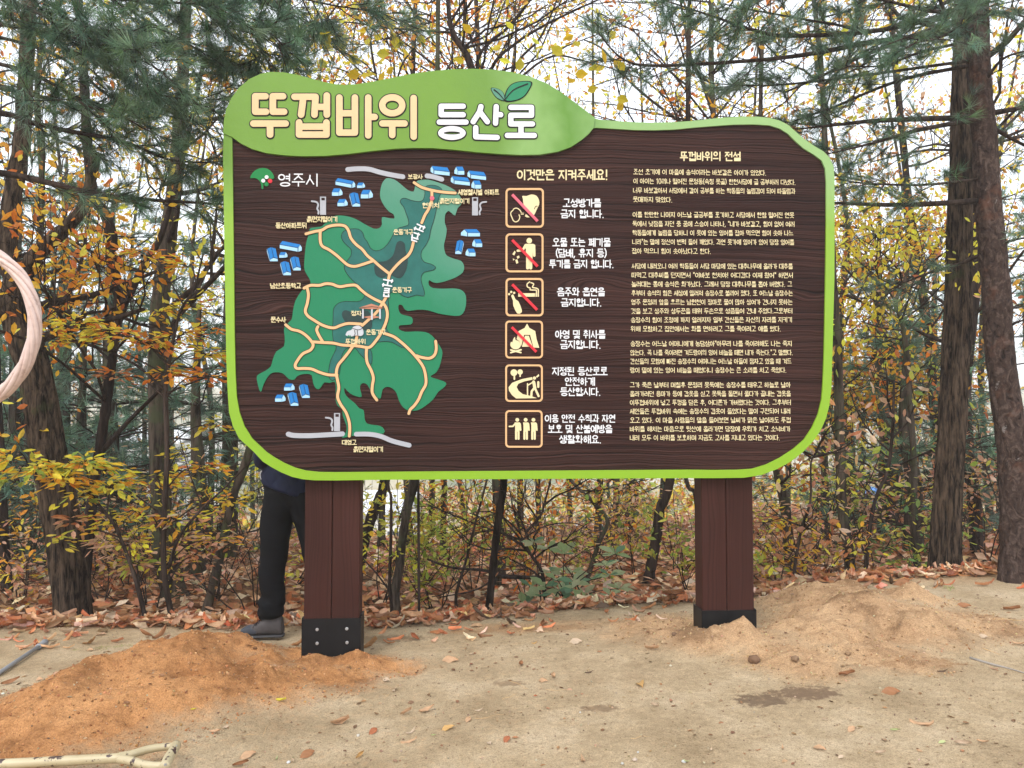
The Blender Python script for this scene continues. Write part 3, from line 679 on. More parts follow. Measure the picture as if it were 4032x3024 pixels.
for p_, l_ in zip(pics, ('pictogram of a shouting head crossed out', 'pictogram of a man dropping litter crossed out', 'pictogram of a bottle and cigarette crossed out', 'pictogram of a tent and campfire crossed out', 'pictogram of a hiker beside a path', 'pictogram of three people side by side')): p_['label'] = l_
class Pic:
    def __init__(s, c, par, k): s.c = c; s.par = par; s.g = Geo(); s.k = k; s.n = 0
    def poly(s, pts, smooth=0, m=0):
        s.n += 1; l = mp(s.c, pts); slab(s.g, sm(l, smooth) if smooth else l, PANEL-.004-s.n*.00008, PANEL, m=m)
    def st(s, pts, w, m=0, smooth=0, up=0):
        s.n += 1; l = mp(s.c, pts); l = cr(l, smooth) if smooth else l
        if not smooth:
            for a, b_ in zip(l, l[1:]):
                s.n += 1; a = np.array(a); b_ = np.array(b_)
                stroke(s.g, [a, (a+b_)/2, b_], px2m(w/2*s.k), PANEL-.004-up-s.n*.00008, PANEL, m=m)
        else: stroke(s.g, l, px2m(w/2*s.k), PANEL-.004-up-s.n*.00008, PANEL, m=m)
    def circ(s, x, y, r, m=0): s.poly(arc(x, y, r, r, 0, 345, 20), 0, m)
    def done(s, slash=None, sc='red'):
        s.g.build('symbol', [M['ivory'], M['wood']], s.par)
        if slash:
            (x0, y0, x1, y1), w = slash; d = np.array([x1-x0, y1-y0]); d = d/np.linalg.norm(d)*w/2; n_ = np.array([-d[1], d[0]])
            a = np.array([x0, y0]); b_ = np.array([x1, y1]); g = Geo()
            slab(g, mp(s.c, [tuple(a+n_), tuple(a-n_), tuple(b_-n_), tuple(b_+n_)]), PANEL-.011, PANEL-.0002)
            g.build('slash_bar', M[sc], s.par)
k4, k5 = .37363, .34955
p = Pic(I4, pics[0], k4)
p.poly([(285, 408), (330, 408), (380, 392), (432, 405), (460, 450), (462, 495), (442, 540), (410, 605), (392, 600), (345, 555), (300, 500), (292, 440)], 3)
p.poly([(322, 598), (340, 612), (362, 632), (332, 632), (312, 620)]); p.st([(442, 516), (425, 517), (412, 545)], 7, 1, 3, .001)
p.st([(250, 605), (258, 630), (245, 665), (215, 680), (190, 665), (175, 632), (163, 600), (168, 575), (185, 560), (195, 543), (222, 535), (245, 545), (262, 560), (272, 578)], 10, 0, 4)
p.st([(272, 588), (297, 588)], 6); p.st([(272, 601), (297, 601)], 6); p.done(((178, 395, 445, 675), 28), 'pink')
p = Pic(I4, pics[1], k4); p.circ(358, 878, 29)
p.poly([(318, 912), (400, 912), (424, 935), (398, 965), (392, 1070), (325, 1070), (322, 965), (300, 940)]); p.st([(408, 930), (411, 1035)], 26); p.st([(318, 928), (288, 980), (236, 984)], 25)
p.st([(341, 1060), (341, 1166)], 32); p.st([(374, 1060), (374, 1166)], 32)
for q in ([(205, 983), (215, 1000), (200, 1035), (180, 1020)], [(225, 1045), (250, 1035), (256, 1055), (235, 1070)], [(185, 1065), (205, 1075), (190, 1088)], [(212, 1080), (232, 1075), (243, 1112), (222, 1122)]): p.poly(q)
p.done(((178, 873, 445, 1150), 28), 'red')
p = Pic(I4, pics[2], k4); p.poly([(168, 1460), (190, 1446), (214, 1498), (244, 1518), (280, 1608), (272, 1638), (232, 1645), (190, 1562), (188, 1512)], 2)
p.circ(146, 1441, 12); p.circ(168, 1418, 12); p.circ(199, 1428, 12); p.poly([(242, 1432), (418, 1432), (418, 1468), (242, 1468)])
p.poly([(424, 1432), (440, 1432), (440, 1468), (424, 1468)]); p.poly([(446, 1432), (459, 1432), (459, 1468), (446, 1468)])
p.st([(362, 1312), (336, 1335), (340, 1365), (370, 1380), (365, 1395), (410, 1398), (432, 1400), (434, 1428)], 12, 0, 4); p.st([(375, 1320), (405, 1335), (392, 1368), (430, 1378), (452, 1392), (453, 1428)], 12, 0, 4)
p.done(((178, 1340, 440, 1608), 28), 'red')
p = Pic(I5, pics[3], k5); p.poly([(358, 155), (385, 205), (450, 240), (465, 330), (495, 428), (430, 425), (392, 282), (325, 282), (292, 408), (268, 350), (240, 330), (262, 240), (330, 205)])
p.poly([(335, 292), (378, 292), (422, 416), (300, 416)]); p.poly([(222, 305), (228, 340), (262, 352), (286, 400), (270, 430), (235, 446), (195, 435), (170, 402), (178, 360), (192, 368), (202, 332)], 3)
p.st([(175, 452), (288, 482)], 18); p.st([(175, 482), (290, 450)], 18); p.done(((185, 197, 462, 474), 28), 'red')
p = Pic(I5, pics[4], k5); p.circ(210, 708, 38); p.circ(280, 700, 30); p.st([(215, 738), (215, 780)], 18); p.st([(280, 730), (280, 750)], 15)
p.poly([(415, 758), (300, 780), (190, 822), (150, 872), (155, 912), (190, 962), (235, 998), (470, 995), (400, 970), (310, 950), (262, 912), (240, 870), (260, 832), (330, 806), (420, 786)])
p.circ(441, 769, 18); p.poly([(458, 752), (490, 724), (495, 745), (470, 765)]); p.st([(432, 812), (446, 880)], 34); p.st([(440, 880), (410, 918), (405, 975)], 24); p.st([(450, 890), (488, 972)], 24)
p.st([(425, 815), (370, 848)], 14); p.st([(363, 832), (363, 980)], 14); p.st([(484, 815), (484, 868)], 24); p.done()
p = Pic(I5, pics[5], k5)
for x in (248, 342, 430):
    p.circ(x, 1239, 21); p.poly([(x-30, 1268), (x+30, 1268), (x+38, 1290), (x+24, 1372), (x-24, 1372), (x-24, 1300)]); p.st([(x-14, 1370), (x-14, 1452)], 23); p.st([(x+14, 1370), (x+14, 1452)], 23); p.st([(x+32, 1285), (x+38, 1355)], 17)
p.st([(222, 1285), (198, 1312), (160, 1313)], 18); p.done()

# --- trail map
g = Geo(); AREA = [(1262, 205), (1310, 215), (1360, 250), (1420, 300), (1465, 312), (1475, 275), (1482, 240), (1510, 222), (1580, 218), (1660, 240), (1720, 262), (1790, 300), (1830, 345), (1850, 400), (1812, 445), (1795, 500), (1765, 482), (1740, 465), (1715, 495), (1712, 560), (1728, 610), (1718, 680), (1705, 735), (1712, 785), (1730, 820), (1790, 845), (1840, 860), (1865, 900), (1855, 950), (1800, 990), (1720, 1020), (1650, 1035), (1610, 1025), (1588, 1012), (1585, 1050), (1620, 1075), (1700, 1080), (1770, 1078), (1830, 1085), (1870, 1115), (1882, 1170), (1870, 1250), (1830, 1294), (1750, 1291), (1660, 1276), (1580, 1251), (1500, 1246), (1420, 1256), (1390, 1236), (1375, 1211), (1350, 1206), (1345, 1236), (1360, 1276), (1400, 1291), (1450, 1306), (1458, 1341), (1440, 1364), (1370, 1368), (1350, 1376), (1350, 1401), (1400, 1421), (1480, 1418), (1560, 1424), (1610, 1451), (1650, 1500), (1690, 1566), (1690, 1616), (1670, 1696), (1640, 1746), (1600, 1771), (1620, 1786), (1700, 1811), (1725, 1834), (1700, 1866), (1660, 1896), (1620, 1956), (1560, 2006), (1500, 2041), (1430, 2046), (1380, 2016), (1350, 1966), (1330, 1906), (1300, 1871), (1260, 1856), (1220, 1876), (1205, 1946), (1180, 1941), (1150, 1906), (1120, 1876), (1100, 1841), (1070, 1826), (1045, 1841), (1042, 1876), (1055, 1934), (1010, 1931), (960, 1906), (930, 1876), (918, 1866), (920, 1906), (950, 1946), (1000, 1986), (1035, 2026), (1070, 2041), (1078, 2106), (1095, 2146), (1150, 2158), (1200, 2166), (1230, 2191), (1225, 2226), (1100, 2236), (970, 2246), (900, 2261), (930, 2216), (935, 2166), (905, 2086), (900, 2036), (865, 2006), (848, 1956), (850, 1866), (840, 1816), (800, 1826), (760, 1821), (735, 1856), (715, 1876), (690, 1866), (670, 1826), (660, 1766), (620, 1754), (570, 1761), (540, 1776), (520, 1801), (480, 1796), (450, 1766), (420, 1746), (370, 1741), (330, 1756), (300, 1796), (275, 1846), (260, 1891), (245, 1881), (225, 1796), (235, 1761), (290, 1731), (335, 1696), (350, 1646), (380, 1576), (440, 1536), (445, 1456), (440, 1406), (455, 1366), (500, 1325), (510, 1266), (530, 1176), (590, 1085), (640, 1060), (650, 1030), (640, 1000), (605, 940), (600, 880), (610, 760), (620, 700), (640, 640), (650, 600), (740, 588), (780, 540), (830, 510), (880, 500), (950, 510), (1010, 530), (1080, 570), (1150, 605), (1195, 600), (1215, 570), (1215, 515), (1260, 520), (1312, 525), (1305, 490), (1270, 470), (1230, 420), (1205, 370), (1200, 320), (1215, 250), (1240, 215)]
slab(g, sm(mp(M2, AREA), 2), PANEL-.005, PANEL); marea = g.build('map_area', M['mapg'], sign, label='raised green hill area of the trail map')
TEAL = [(895, 660), (915, 625), (970, 608), (1030, 610), (1065, 640), (1075, 680), (1100, 710), (1125, 760), (1170, 782), (1230, 760), (1280, 700), (1310, 640), (1350, 600), (1420, 580), (1425, 540), (1405, 480), (1385, 430), (1360, 400), (1368, 372), (1400, 365), (1440, 380), (1500, 392), (1540, 380), (1555, 330), (1555, 280), (1590, 262), (1640, 265), (1680, 285), (1690, 310), (1670, 350), (1650, 420), (1640, 480), (1620, 560), (1600, 620), (1590, 680), (1560, 740), (1530, 780), (1525, 830), (1550, 870), (1600, 885), (1640, 910), (1620, 935), (1550, 950), (1525, 990), (1530, 1040), (1550, 1100), (1545, 1140), (1490, 1130), (1420, 1150), (1370, 1130), (1330, 1100), (1290, 1110), (1262, 1140), (1268, 1200), (1265, 1306), (1250, 1396), (1290, 1446), (1390, 1536), (1370, 1546), (1300, 1506), (1230, 1498), (1150, 1511), (1115, 1536), (1135, 1586), (1138, 1646), (1130, 1678), (1115, 1671), (1080, 1636), (1040, 1596), (1010, 1556), (985, 1546), (930, 1556), (900, 1606), (890, 1666), (880, 1746), (868, 1772), (845, 1796), (820, 1806), (795, 1776), (795, 1726), (810, 1646), (850, 1566), (850, 1526), (830, 1486), (825, 1406), (828, 1346), (830, 1286), (835, 1236), (870, 1196), (930, 1181), (1020, 1184), (1060, 1166), (1080, 1136), (1065, 1105), (1060, 1080), (1000, 1030), (960, 990), (925, 940), (918, 905), (940, 860), (970, 820), (972, 770), (940, 740), (905, 700)]
g = Geo(); tl = sm(mp(M2, TEAL), 2); slab(g, tl, PANEL-.0065, PANEL-.0045); g.build('map_hill', M['teal'], marea)
g = Geo(); stroke(g, cr(tl+tl[:1], 1), px2m(1.0), PANEL-.0072, PANEL-.006); g.build('map_hill_outline', M['black'], marea)
for dk in ([(1365, 703), (1395, 725), (1402, 780), (1420, 840), (1415, 900), (1395, 960), (1360, 998), (1310, 985), (1270, 965), (1240, 990), (1210, 995), (1170, 975), (1155, 930), (1160, 890), (1185, 870), (1250, 860), (1300, 820), (1320, 760), (1335, 715)],
           [(900, 1296), (905, 1261), (935, 1251), (990, 1271), (1020, 1261), (1060, 1251), (1110, 1261), (1130, 1306), (1138, 1356), (1130, 1396), (1090, 1411), (1040, 1396), (990, 1371), (930, 1346)]):
    g = Geo(); slab(g, sm(mp(M2, dk), 3), PANEL-.008, PANEL-.006); g.build('map_peak', M['deepteal'], marea)
PATHS = [(M2, [(1470, 243), (1530, 280), (1610, 303), (1700, 318), (1795, 325)]), (M2, [(1610, 305), (1610, 360), (1605, 400), (1580, 460), (1555, 500), (1530, 560)]),
    (M2, [(1465, 710), (1450, 770), (1420, 820), (1370, 860), (1320, 910), (1280, 960), (1268, 1000)]),
    (M2, [(615, 648), (680, 630), (740, 618), (790, 590), (860, 578), (920, 585), (950, 620), (970, 680), (1010, 730), (1060, 770), (1100, 820), (1150, 860), (1200, 905), (1270, 960)]),
    (M2, [(728, 630), (728, 700), (745, 745), (800, 775), (860, 820), (910, 865), (950, 895), (1000, 905), (1060, 890), (1150, 860)]),
    (M2, [(600, 1077), (650, 1055), (720, 1055), (770, 1042), (820, 1045), (880, 1065), (950, 1055), (1010, 1055), (1050, 1090), (1100, 1130), (1160, 1165), (1220, 1195), (1250, 1235), (1258, 1296), (1240, 1366), (1200, 1446), (1165, 1496), (1130, 1536), (1100, 1546), (1040, 1536), (990, 1531), (900, 1526), (830, 1511), (740, 1506), (670, 1501)]),
    (M2, [(1248, 1150), (1215, 1206), (1170, 1271), (1110, 1326), (1060, 1371)]),
    (M2, [(625, 1077), (635, 1130), (625, 1200), (610, 1256), (630, 1296), (680, 1331), (750, 1371), (830, 1391), (890, 1371), (950, 1356), (1050, 1361)]),
    (M3, [(455, 260), (500, 295), (560, 310), (610, 340), (650, 380), (672, 420), (650, 460), (590, 490), (550, 540), (530, 580), (545, 605), (600, 605), (660, 610), (720, 635), (790, 655), (860, 658)]),
    (M3, [(710, 275), (700, 300), (715, 340), (745, 390)]), (M3, [(985, 430), (950, 480), (910, 530), (870, 580), (855, 640), (865, 700), (875, 760), (865, 830), (890, 890), (930, 950), (955, 1020), (962, 1080), (958, 1140)]),
    (M3, [(1095, 440), (1092, 500), (1100, 560), (1130, 620), (1148, 680), (1140, 740), (1140, 800), (1175, 855)]),
    (M3, [(1240, 330), (1310, 355), (1370, 400), (1430, 455), (1490, 520), (1540, 590), (1560, 660), (1562, 730), (1530, 790), (1505, 850), (1470, 900), (1440, 930), (1428, 962)]),
    (M3, [(1490, 505), (1530, 518), (1590, 525), (1630, 500), (1645, 450), (1640, 390)]), (M3, [(1018, 350), (1005, 425)])]
for i, (c, pts) in enumerate(PATHS):
    l = cr(mp(c, pts), 5); g = Geo()
    stroke(g, l, px2m(7.4), PANEL-.0082-i*.00007, PANEL-.0005, m=1); stroke(g, l, px2m(5.4), PANEL-.0097-i*.00007, PANEL-.001, m=0)
    g.build('map_path', [M['road'], M['black']], sign)
for pts, w, c in (([(945, 138), (1020, 132), (1110, 135), (1200, 160), (1290, 180), (1380, 195)], 19, M2), ([(1572, 188), (1620, 195), (1688, 215)], 19, M2),
                  ([(475, 1125), (520, 1135), (640, 1137), (780, 1130), (902, 1123)], 19, M3), ([(1012, 1125), (1110, 1125), (1200, 1140), (1300, 1180), (1430, 1213)], 18, M3)):
    g = Geo(); stroke(g, cr(mp(c, pts), 5), px2m(w*.49729), PANEL-.006, PANEL); g.build('map_road', M['greyp'], sign)
g = Geo(); stroke(g, mp(M2, [(1611, 366), (1612, 367), (1613, 368)]), px2m(8.5), PANEL-.0145, PANEL-.01); g.build('location_dot', M['pink'], sign)
UNIT = {'R': [('b', [(.18, .03), (.80, .03), (.64, .5), (.0, .5)]), ('s', [(.0, .55), (.63, .55), (.63, 1), (0, 1)]), ('s', [(.67, 1), (.67, .52), (.82, .08), (1, .5), (1, .86)])],
        'T': [('b', [(.12, .0), (.93, .33), (.83, .62), (0, .30)]), ('s', [(0, .36), (.81, .67), (.81, 1), (0, .68)]), ('s', [(.85, 1), (.85, .64), (.93, .38), (1, .6), (1, .9)])],
        'V': [('b', [(.05, .1), (.38, 0), (.60, .72), (.28, .86)]), ('b', [(.43, 0), (.80, .09), (1, .80), (.65, .71)]), ('s', [(0, .12), (.24, .87), (.24, .96), (0, .3)]), ('s', [(.28, 1), (.28, .9), (.62, .76), (1, .84), (1, 1)])]}
HOUSES = [(M2, 'T', 0, (848, 205, 1003, 282)), (M2, 'R', 0, (1018, 240, 1080, 283)), (M2, 'R', 0, (820, 285, 902, 345)), (M2, 'R', 0, (1048, 297, 1142, 365)), (M2, 'R', 0, (863, 370, 943, 427)), (M2, 'V', 0, (958, 318, 1042, 430)),
    (M2, 'T', 1, (1600, 103, 1750, 188)), (M2, 'R', 1, (1788, 113, 1866, 178)), (M2, 'T', 1, (1892, 140, 2038, 222)), (M2, 'T', 1, (1760, 184, 1910, 266)), (M2, 'R', 1, (1923, 223, 2000, 288)),
    (M2, 'R', 1, (1840, 608, 1990, 666)), (M2, 'R', 1, (1930, 688, 2008, 750)), (M2, 'R', 1, (1877, 762, 1955, 823)), (M2, 'V', 1, (1795, 695, 1862, 805)),
    (M2, 'T', 0, (407, 703, 580, 787)), (M2, 'R', 0, (403, 790, 467, 835)), (M2, 'V', 0, (305, 753, 390, 863)), (M2, 'V', 0, (490, 825, 572, 935)), (M2, 'V', 0, (411, 863, 495, 973)),
    (M3, 'R', 0, (441, 723, 523, 780)), (M3, 'R', 0, (370, 811, 452, 868)), (M3, 'V', 0, (560, 728, 643, 838)), (M3, 'V', 0, (470, 792, 553, 900))]
for c, t, mir, (x0, y0, x1, y1) in HOUSES:
    g = Geo()
    for kx, pl in UNIT[t]:
        if mir and t == 'T': pl = [(1-x, y) for x, y in UNIT['T'][[a[0] for a in UNIT['T']].index(kx)][1]] if 0 else [(x, y) for x, y in pl]
        if mir: 
            if t == 'T':   # tilts down to the right, gable on the left
                pl = [(1-x, y-.33*(1-x)+.33*x if 0 else (y+.33*(1-2*x)*0.9 if True else y)) for x, y in pl]
                pl = [(x, min(max(y, -.02), 1.02)) for x, y in pl]
            else: pl = [(1-x, y) for x, y in pl]
        slab(g, mp(c, [(x0+x*(x1-x0), y0+y*(y1-y0)) for x, y in pl]), PANEL-.005, PANEL, m=0 if kx == 'b' else 1)
    g.build('map_building', [M['blue'], M['sky']], sign)
for c, mir, x, y in ((M2, 0, 725, 352), (M2, 1, 1975, 357), (M3, 0, 836, 958)):
    X = lambda a: (x-a if mir else x+a)
    g = Geo(); slab(g, mp(c, [(X(0), y), (X(47), y), (X(47), y+143), (X(0), y+143)]), PANEL-.005, PANEL, holes=[mp(c, [(X(10), y+8), (X(38), y+8), (X(38), y+30), (X(10), y+30)])])
    stroke(g, cr(mp(c, [(X(-65), y+36), (X(-30), y+42), (X(-15), y+62), (X(-22), y+95), (X(-12), y+115), (X(-14), y+135)]), 5), px2m(3.2), PANEL-.005, PANEL)
    g.build('map_dust_blower', M['greyp'], sign)
g = Geo(); yb = PANEL-.0135; n_ = 0
for pts in ([(1495, 572), (1555, 600)], [(1472, 603), (1540, 630)], [(1524, 588), (1508, 616)], [(1550, 590), (1542, 612)], [(1482, 596), (1474, 616)], [(1470, 640), (1512, 655)], [(1505, 645), (1492, 690)], [(1455, 655), (1452, 700)], [(1452, 676), (1500, 690)], [(1462, 700), (1490, 710)],
            [(1230, 1010), (1300, 1022)], [(1222, 1050), (1292, 1062)], [(1266, 1016), (1258, 1056)], [(1298, 1012), (1292, 1032)], [(1228, 1042), (1224, 1062)], [(1238, 1080), (1275, 1082)], [(1272, 1082), (1270, 1105)], [(1232, 1112), (1272, 1114)], [(1236, 1096), (1262, 1098)], [(1232, 1125), (1230, 1142)], [(1232, 1140), (1270, 1144)], [(1268, 1128), (1270, 1144)]):
    if pts[0] == (1230, 1010): g.build('exercise_symbol', M['white'], sign, kind='stuff'); g = Geo()
    l = mp(M2, pts); n_ += 1; stroke(g, [l[0], tuple((np.array(l[0])+l[1])/2), l[1]], px2m(2.7), yb-n_*.00009, PANEL-.008)
g.build('exercise_symbol', M['white'], sign, kind='stuff')
g = Geo(); slab(g, mp(M3, [(1035, 126), (1132, 95), (1228, 126), (1135, 116)]), PANEL-.015, PANEL-.009, m=0)
slab(g, mp(M3, [(1035, 131), (1135, 121), (1228, 131), (1135, 138)]), PANEL-.0155, PANEL-.009, m=0)
slab(g, mp(M3, [(1063, 200), (1140, 188), (1207, 200), (1140, 213)]), PANEL-.0145, PANEL-.009, m=0)
for x, a, b_ in ((1066, 136, 212), (1137, 138, 222), (1201, 136, 214)): slab(g, mp(M3, [(x-6, a), (x+6, a), (x+7, b_), (x-7, b_)]), PANEL-.0165, PANEL-.009, m=1)
g.build('map_pavilion', [M['roofp'], M['silver']], sign)
g = Geo(); slab(g, sm(mp(M3, [(930, 338), (945, 312), (975, 302), (990, 278), (1030, 268), (1062, 290), (1070, 330), (1050, 350), (1012, 345), (962, 357), (936, 347)]), 3), PANEL-.016, PANEL-.009, m=0)
stroke(g, cr(mp(M3, [(985, 290), (1030, 302), (1060, 290)]), 4), px2m(1.2), PANEL-.017, PANEL-.01, m=1); stroke(g, cr(mp(M3, [(1000, 305), (1005, 330), (1000, 345)]), 4), px2m(1.2), PANEL-.0171, PANEL-.01, m=1); stroke(g, cr(mp(M3, [(1022, 306), (1026, 345)]), 4), px2m(1.2), PANEL-.0172, PANEL-.01, m=1)
slab(g, mp(M3, [(943, 355), (952, 340), (958, 350), (966, 342), (974, 356)]), PANEL-.0175, PANEL-.01, m=2)
g.build('map_rock', [M['silver'], M['black'], M['mapg']], sign)
g = Geo(); slab(g, sm(mp(M2, [(172, 205), (190, 165), (225, 136), (268, 125), (310, 132), (345, 160), (363, 203), (335, 212), (300, 205), (277, 235), (276, 287), (262, 287), (258, 250), (240, 220), (208, 203)]), 2), PANEL-.004, PANEL, m=0)
n_ = 0
for x, y, r, m_ in ((303, 198, 15, 1), (276, 226, 15, 1), (330, 228, 17, 2), (301, 253, 17, 0)):
    n_ += 1; slab(g, mp(M2, arc(x, y, r, r, 0, 345, 20)), PANEL-.006-n_*.0001, PANEL, m=m_)
g.build('city_logo', [M['logog'], M['white'], M['red']], sign)
for b_, c, *q in [('보광사', M2, 1420, 178, 1538, 215), ('세영첼시빌 아파트', M2, 1817, 297, 2142, 342), ('흙먼지털이기', M2, 1672, 367, 1905, 410), ('현위치', M2, 1535, 402, 1667, 445), ('흙먼지털이기', M2, 622, 510, 862, 555), ('동산아파트뒤', M2, 375, 560, 618, 605),
    ('운동기구', M2, 1307, 613, 1462, 655), ('운동기구', M2, 1297, 1070, 1452, 1112), ('남산초등학교', M2, 332, 1037, 577, 1080), ('정자', M3, 973, 150, 1055, 190), ('문수사', M3, 337, 198, 457, 242), ('운동기구', M3, 1090, 298, 1247, 340), ('뚜껍바위', M3, 927, 372, 1085, 413), ('대영고', M3, 900, 1170, 1015, 1210), ('흙먼지털이기', M3, 990, 1222, 1222, 1267)]:
    text(b_, c, *q, 'ivory', name='map_label', th=.0125, bold=.03)

# --- posts
M['steel'] = paint('black_steel', (.007, .007, .008), .45, .3, .22, .15)
M['zinc'] = paint('zinc_bolt', (.55, .56, .58), .35, .1, .8); M['zinc'].node_tree.nodes['Principled BSDF'].inputs['Metallic'].default_value = .8
def box(g, u0, u1, y0, y1, w0, w1, bev=.004, m=0):
    """bevelled upright beam"""
    b = bev; ring = [(u0+b, y0), (u1-b, y0), (u1, y0+b), (u1, y1-b), (u1-b, y1), (u0+b, y1), (u0, y1-b), (u0, y0+b)]
    V = [(u, y, w) for w in (w0, w1) for u, y in ring]; n = 8
    F = [(i, (i+1) % n, n+(i+1) % n) for i in range(n)]+[(i, n+(i+1) % n, n+i) for i in range(n)]
    F += [(0, i+1, i) for i in range(1, n-1)]+[(n, n+i, n+i+1) for i in range(1, n-1)]
    g.add(V, F, m=m)
PB = BACK+.002
for side, (xl, xm, xr, ytop) in enumerate(((1191, 1301, 1412, 2446), (2776, 2874, 2981, 2413))):
    uL, uM, uR = S(xl, 2200)[0], S(xm, 2200)[0], S(xr, 2200)[0]
    for a, b_ in ((uL, uM-.0015), (uM+.0015, uR)):
        g = Geo(); box(g, a, b_, PB, PB+.15, -.25, 1.6, .005); g.build('post_beam', M['post'], sign)
    wt = S(xl, ytop)[1]; t = .006; e = .004
    g = Geo()
    slab(g, [(uL-e-t, -.12), (uR+e+t, -.12), (uR+e+t, wt), (uL-e-t, wt)], PB-e-t, PB-e, m=0)
    for u in (uL-e-t, uR+e): box(g, u, u+t, PB-e, PB+.15+e, -.12, wt+.004, .0008)
    slab(g, [(uL-e-t, -.12), (uR+e+t, -.12), (uR+e+t, wt), (uL-e-t, wt)], PB+.15+e, PB+.15+e+t, m=0)
    br = g.build('post_shoe', M['steel'], sign, label='black steel shoe round the foot of the post')
    for bx, by in (((1243, 2487), (1361, 2484), (1243, 2542), (1362, 2539), (1362, 2598)) if side == 0 else ((2828, 2473), (2930, 2470), (2828, 2520), (2930, 2518))):
        u, w = S(bx, by); th = np.linspace(0, 2*math.pi, 7)[:-1]
        g = Geo(); slab(g, [(u+.0095*math.cos(a), w+.0095*math.sin(a)) for a in np.linspace(0, 2*math.pi, 15)[:-1]], PB-e-t-.003, PB-e-t-.0005)
        slab(g, [(u+.0075*math.cos(a), w+.0075*math.sin(a)) for a in th], PB-e-t-.011, PB-e-t-.003)
        g.build('bolt', M['zinc'], br)

# ------------------------------------------------------------ vegetation tools
GOLD = [(.66, .36, .03), (.72, .46, .04), (.58, .26, .025), (.70, .52, .07)]
ORANGE = [(.58, .21, .025), (.50, .15, .02), (.64, .30, .03), (.42, .13, .03)]
YEL = [(.70, .56, .05), (.62, .55, .06), (.74, .50, .04), (.48, .46, .07)]
RUST = [(.40, .17, .07), (.48, .25, .13), (.33, .12, .045), (.52, .32, .2)]
GREENY = [(.30, .36, .06), (.42, .44, .08), (.20, .28, .05), (.52, .48, .09)]
GREEN = [(.10, .19, .06), (.16, .27, .08), (.07, .14, .05)]
PINK = [(.52, .33, .22), (.44, .24, .15), (.58, .42, .3)]
def pal(p, n, var=.18, bright=1.4):
    p = np.array(p); c = p[rng.integers(0, len(p), n)]*bright
    return np.clip(c*(1+var*rng.standard_normal((n, 1)))*(1+.06*rng.standard_normal((n, 3))), .01, .9)
LEAF6V = np.array([(0, 0, 0), (0, .5, -.06), (0, 1, 0), (.20, .28, .04), (.21, .62, .03), (-.20, .28, .04), (-.21, .62, .03)])
LEAF6F = np.array([(0, 3, 1), (3, 4, 1), (4, 2, 1), (0, 1, 5), (5, 1, 6), (6, 1, 2)])
LEAF2V = np.array([(0, 0, 0), (.27, .5, .05), (0, 1, 0), (-.27, .5, .05)]); LEAF2F = np.array([(0, 1, 2), (0, 2, 3)])
OAKV = np.array([(0, 0, 0), (0, .5, -.04), (0, 1, 0), (.13, .25, .03), (.25, .45, .05), (.22, .72, .03), (-.13, .25, .03), (-.25, .45, .05), (-.22, .72, .03)])
OAKF = np.array([(0, 3, 1), (3, 4, 1), (4, 5, 1), (5, 2, 1), (0, 1, 6), (6, 1, 7), (7, 1, 8), (8, 1, 2)])
def scatter(geo, TV, TF, P, A, Nh, size, col, m=0):
    P = np.asarray(P, float); n = len(P)
    if n == 0: return
    A = A/(np.linalg.norm(A, axis=1)[:, None]+1e-9)
    X = np.cross(A, Nh); X /= np.linalg.norm(X, axis=1)[:, None]+1e-9; Z = np.cross(X, A)
    B = np.stack([X, A, Z], 2)*np.asarray(size).reshape(-1, 1, 1)
    V = P[:, None, :]+np.einsum('nij,kj->nki', B, TV); k = len(TV)
    geo.add(V.reshape(-1, 3), (TF[None]+np.arange(n)[:, None, None]*k).reshape(-1, 3), np.repeat(col, k, 0), m)
def rdir(n): v = rng.standard_normal((n, 3)); return v/np.linalg.norm(v, axis=1)[:, None]
def leaves(geo, P, size, p, flat=.0, simple=True, droop=.35, var=.18):
    n = len(P)
    A = rdir(n); A[:, 2] = A[:, 2]*(1-flat)-droop*(1-flat*.6); Nh = rdir(n)*(1-flat)+np.array([0, 0, 1.])*flat*2
    s = size*(.7+.6*rng.random(n)); T = (LEAF2V, LEAF2F) if simple else (LEAF6V, LEAF6F)
    scatter(geo, *T, P, A, Nh, s, pal(p, n, var))
def tuft_template(nn, w, spread, seed):
    r = np.random.default_rng(seed); V = []; F = []
    for i in range(nn):
        th = r.random()*2*math.pi; ph = spread*(.25+.75*r.random()); y0 = -.35*r.random()
        d = np.array([math.sin(ph)*math.cos(th), math.cos(ph), math.sin(ph)*math.sin(th)]); L = .75+.3*r.random()
        q = np.cross(d, r.standard_normal(3)); q /= np.linalg.norm(q)
        b = np.array([0, y0, 0]); V += [b-q*w, b+q*w, b+d*L*.55+q*w*.9+[0, 0, 0], b+d*L]; F += [(4*i, 4*i+1, 4*i+2), (4*i, 4*i+2, 4*i+3)]
    return np.array(V), np.array(F)
TUFT_NEAR = [tuft_template(34, .011, R(52), 1), tuft_template(30, .011, R(62), 2), tuft_template(36, .010, R(40), 3)]
TUFT_FAR = [tuft_template(16, .020, R(58), 4), tuft_template(15, .022, R(66), 5)]
NEED = [(.062, .125, .078), (.050, .098, .066), (.09, .165, .10), (.13, .20, .13), (.08, .14, .06)]
def tufts(geo, P, D, size, far=False, p=NEED):
    T = TUFT_FAR if far else TUFT_NEAR; n = len(P)
    if not n: return
    idx = rng.integers(0, len(T), n)
    for k, (TV, TF) in enumerate(T):
        q = idx == k
        if q.any(): scatter(geo, TV, TF, P[q], D[q], rdir(q.sum()), size*(.75+.5*rng.random(q.sum())), pal(p, q.sum(), .25))
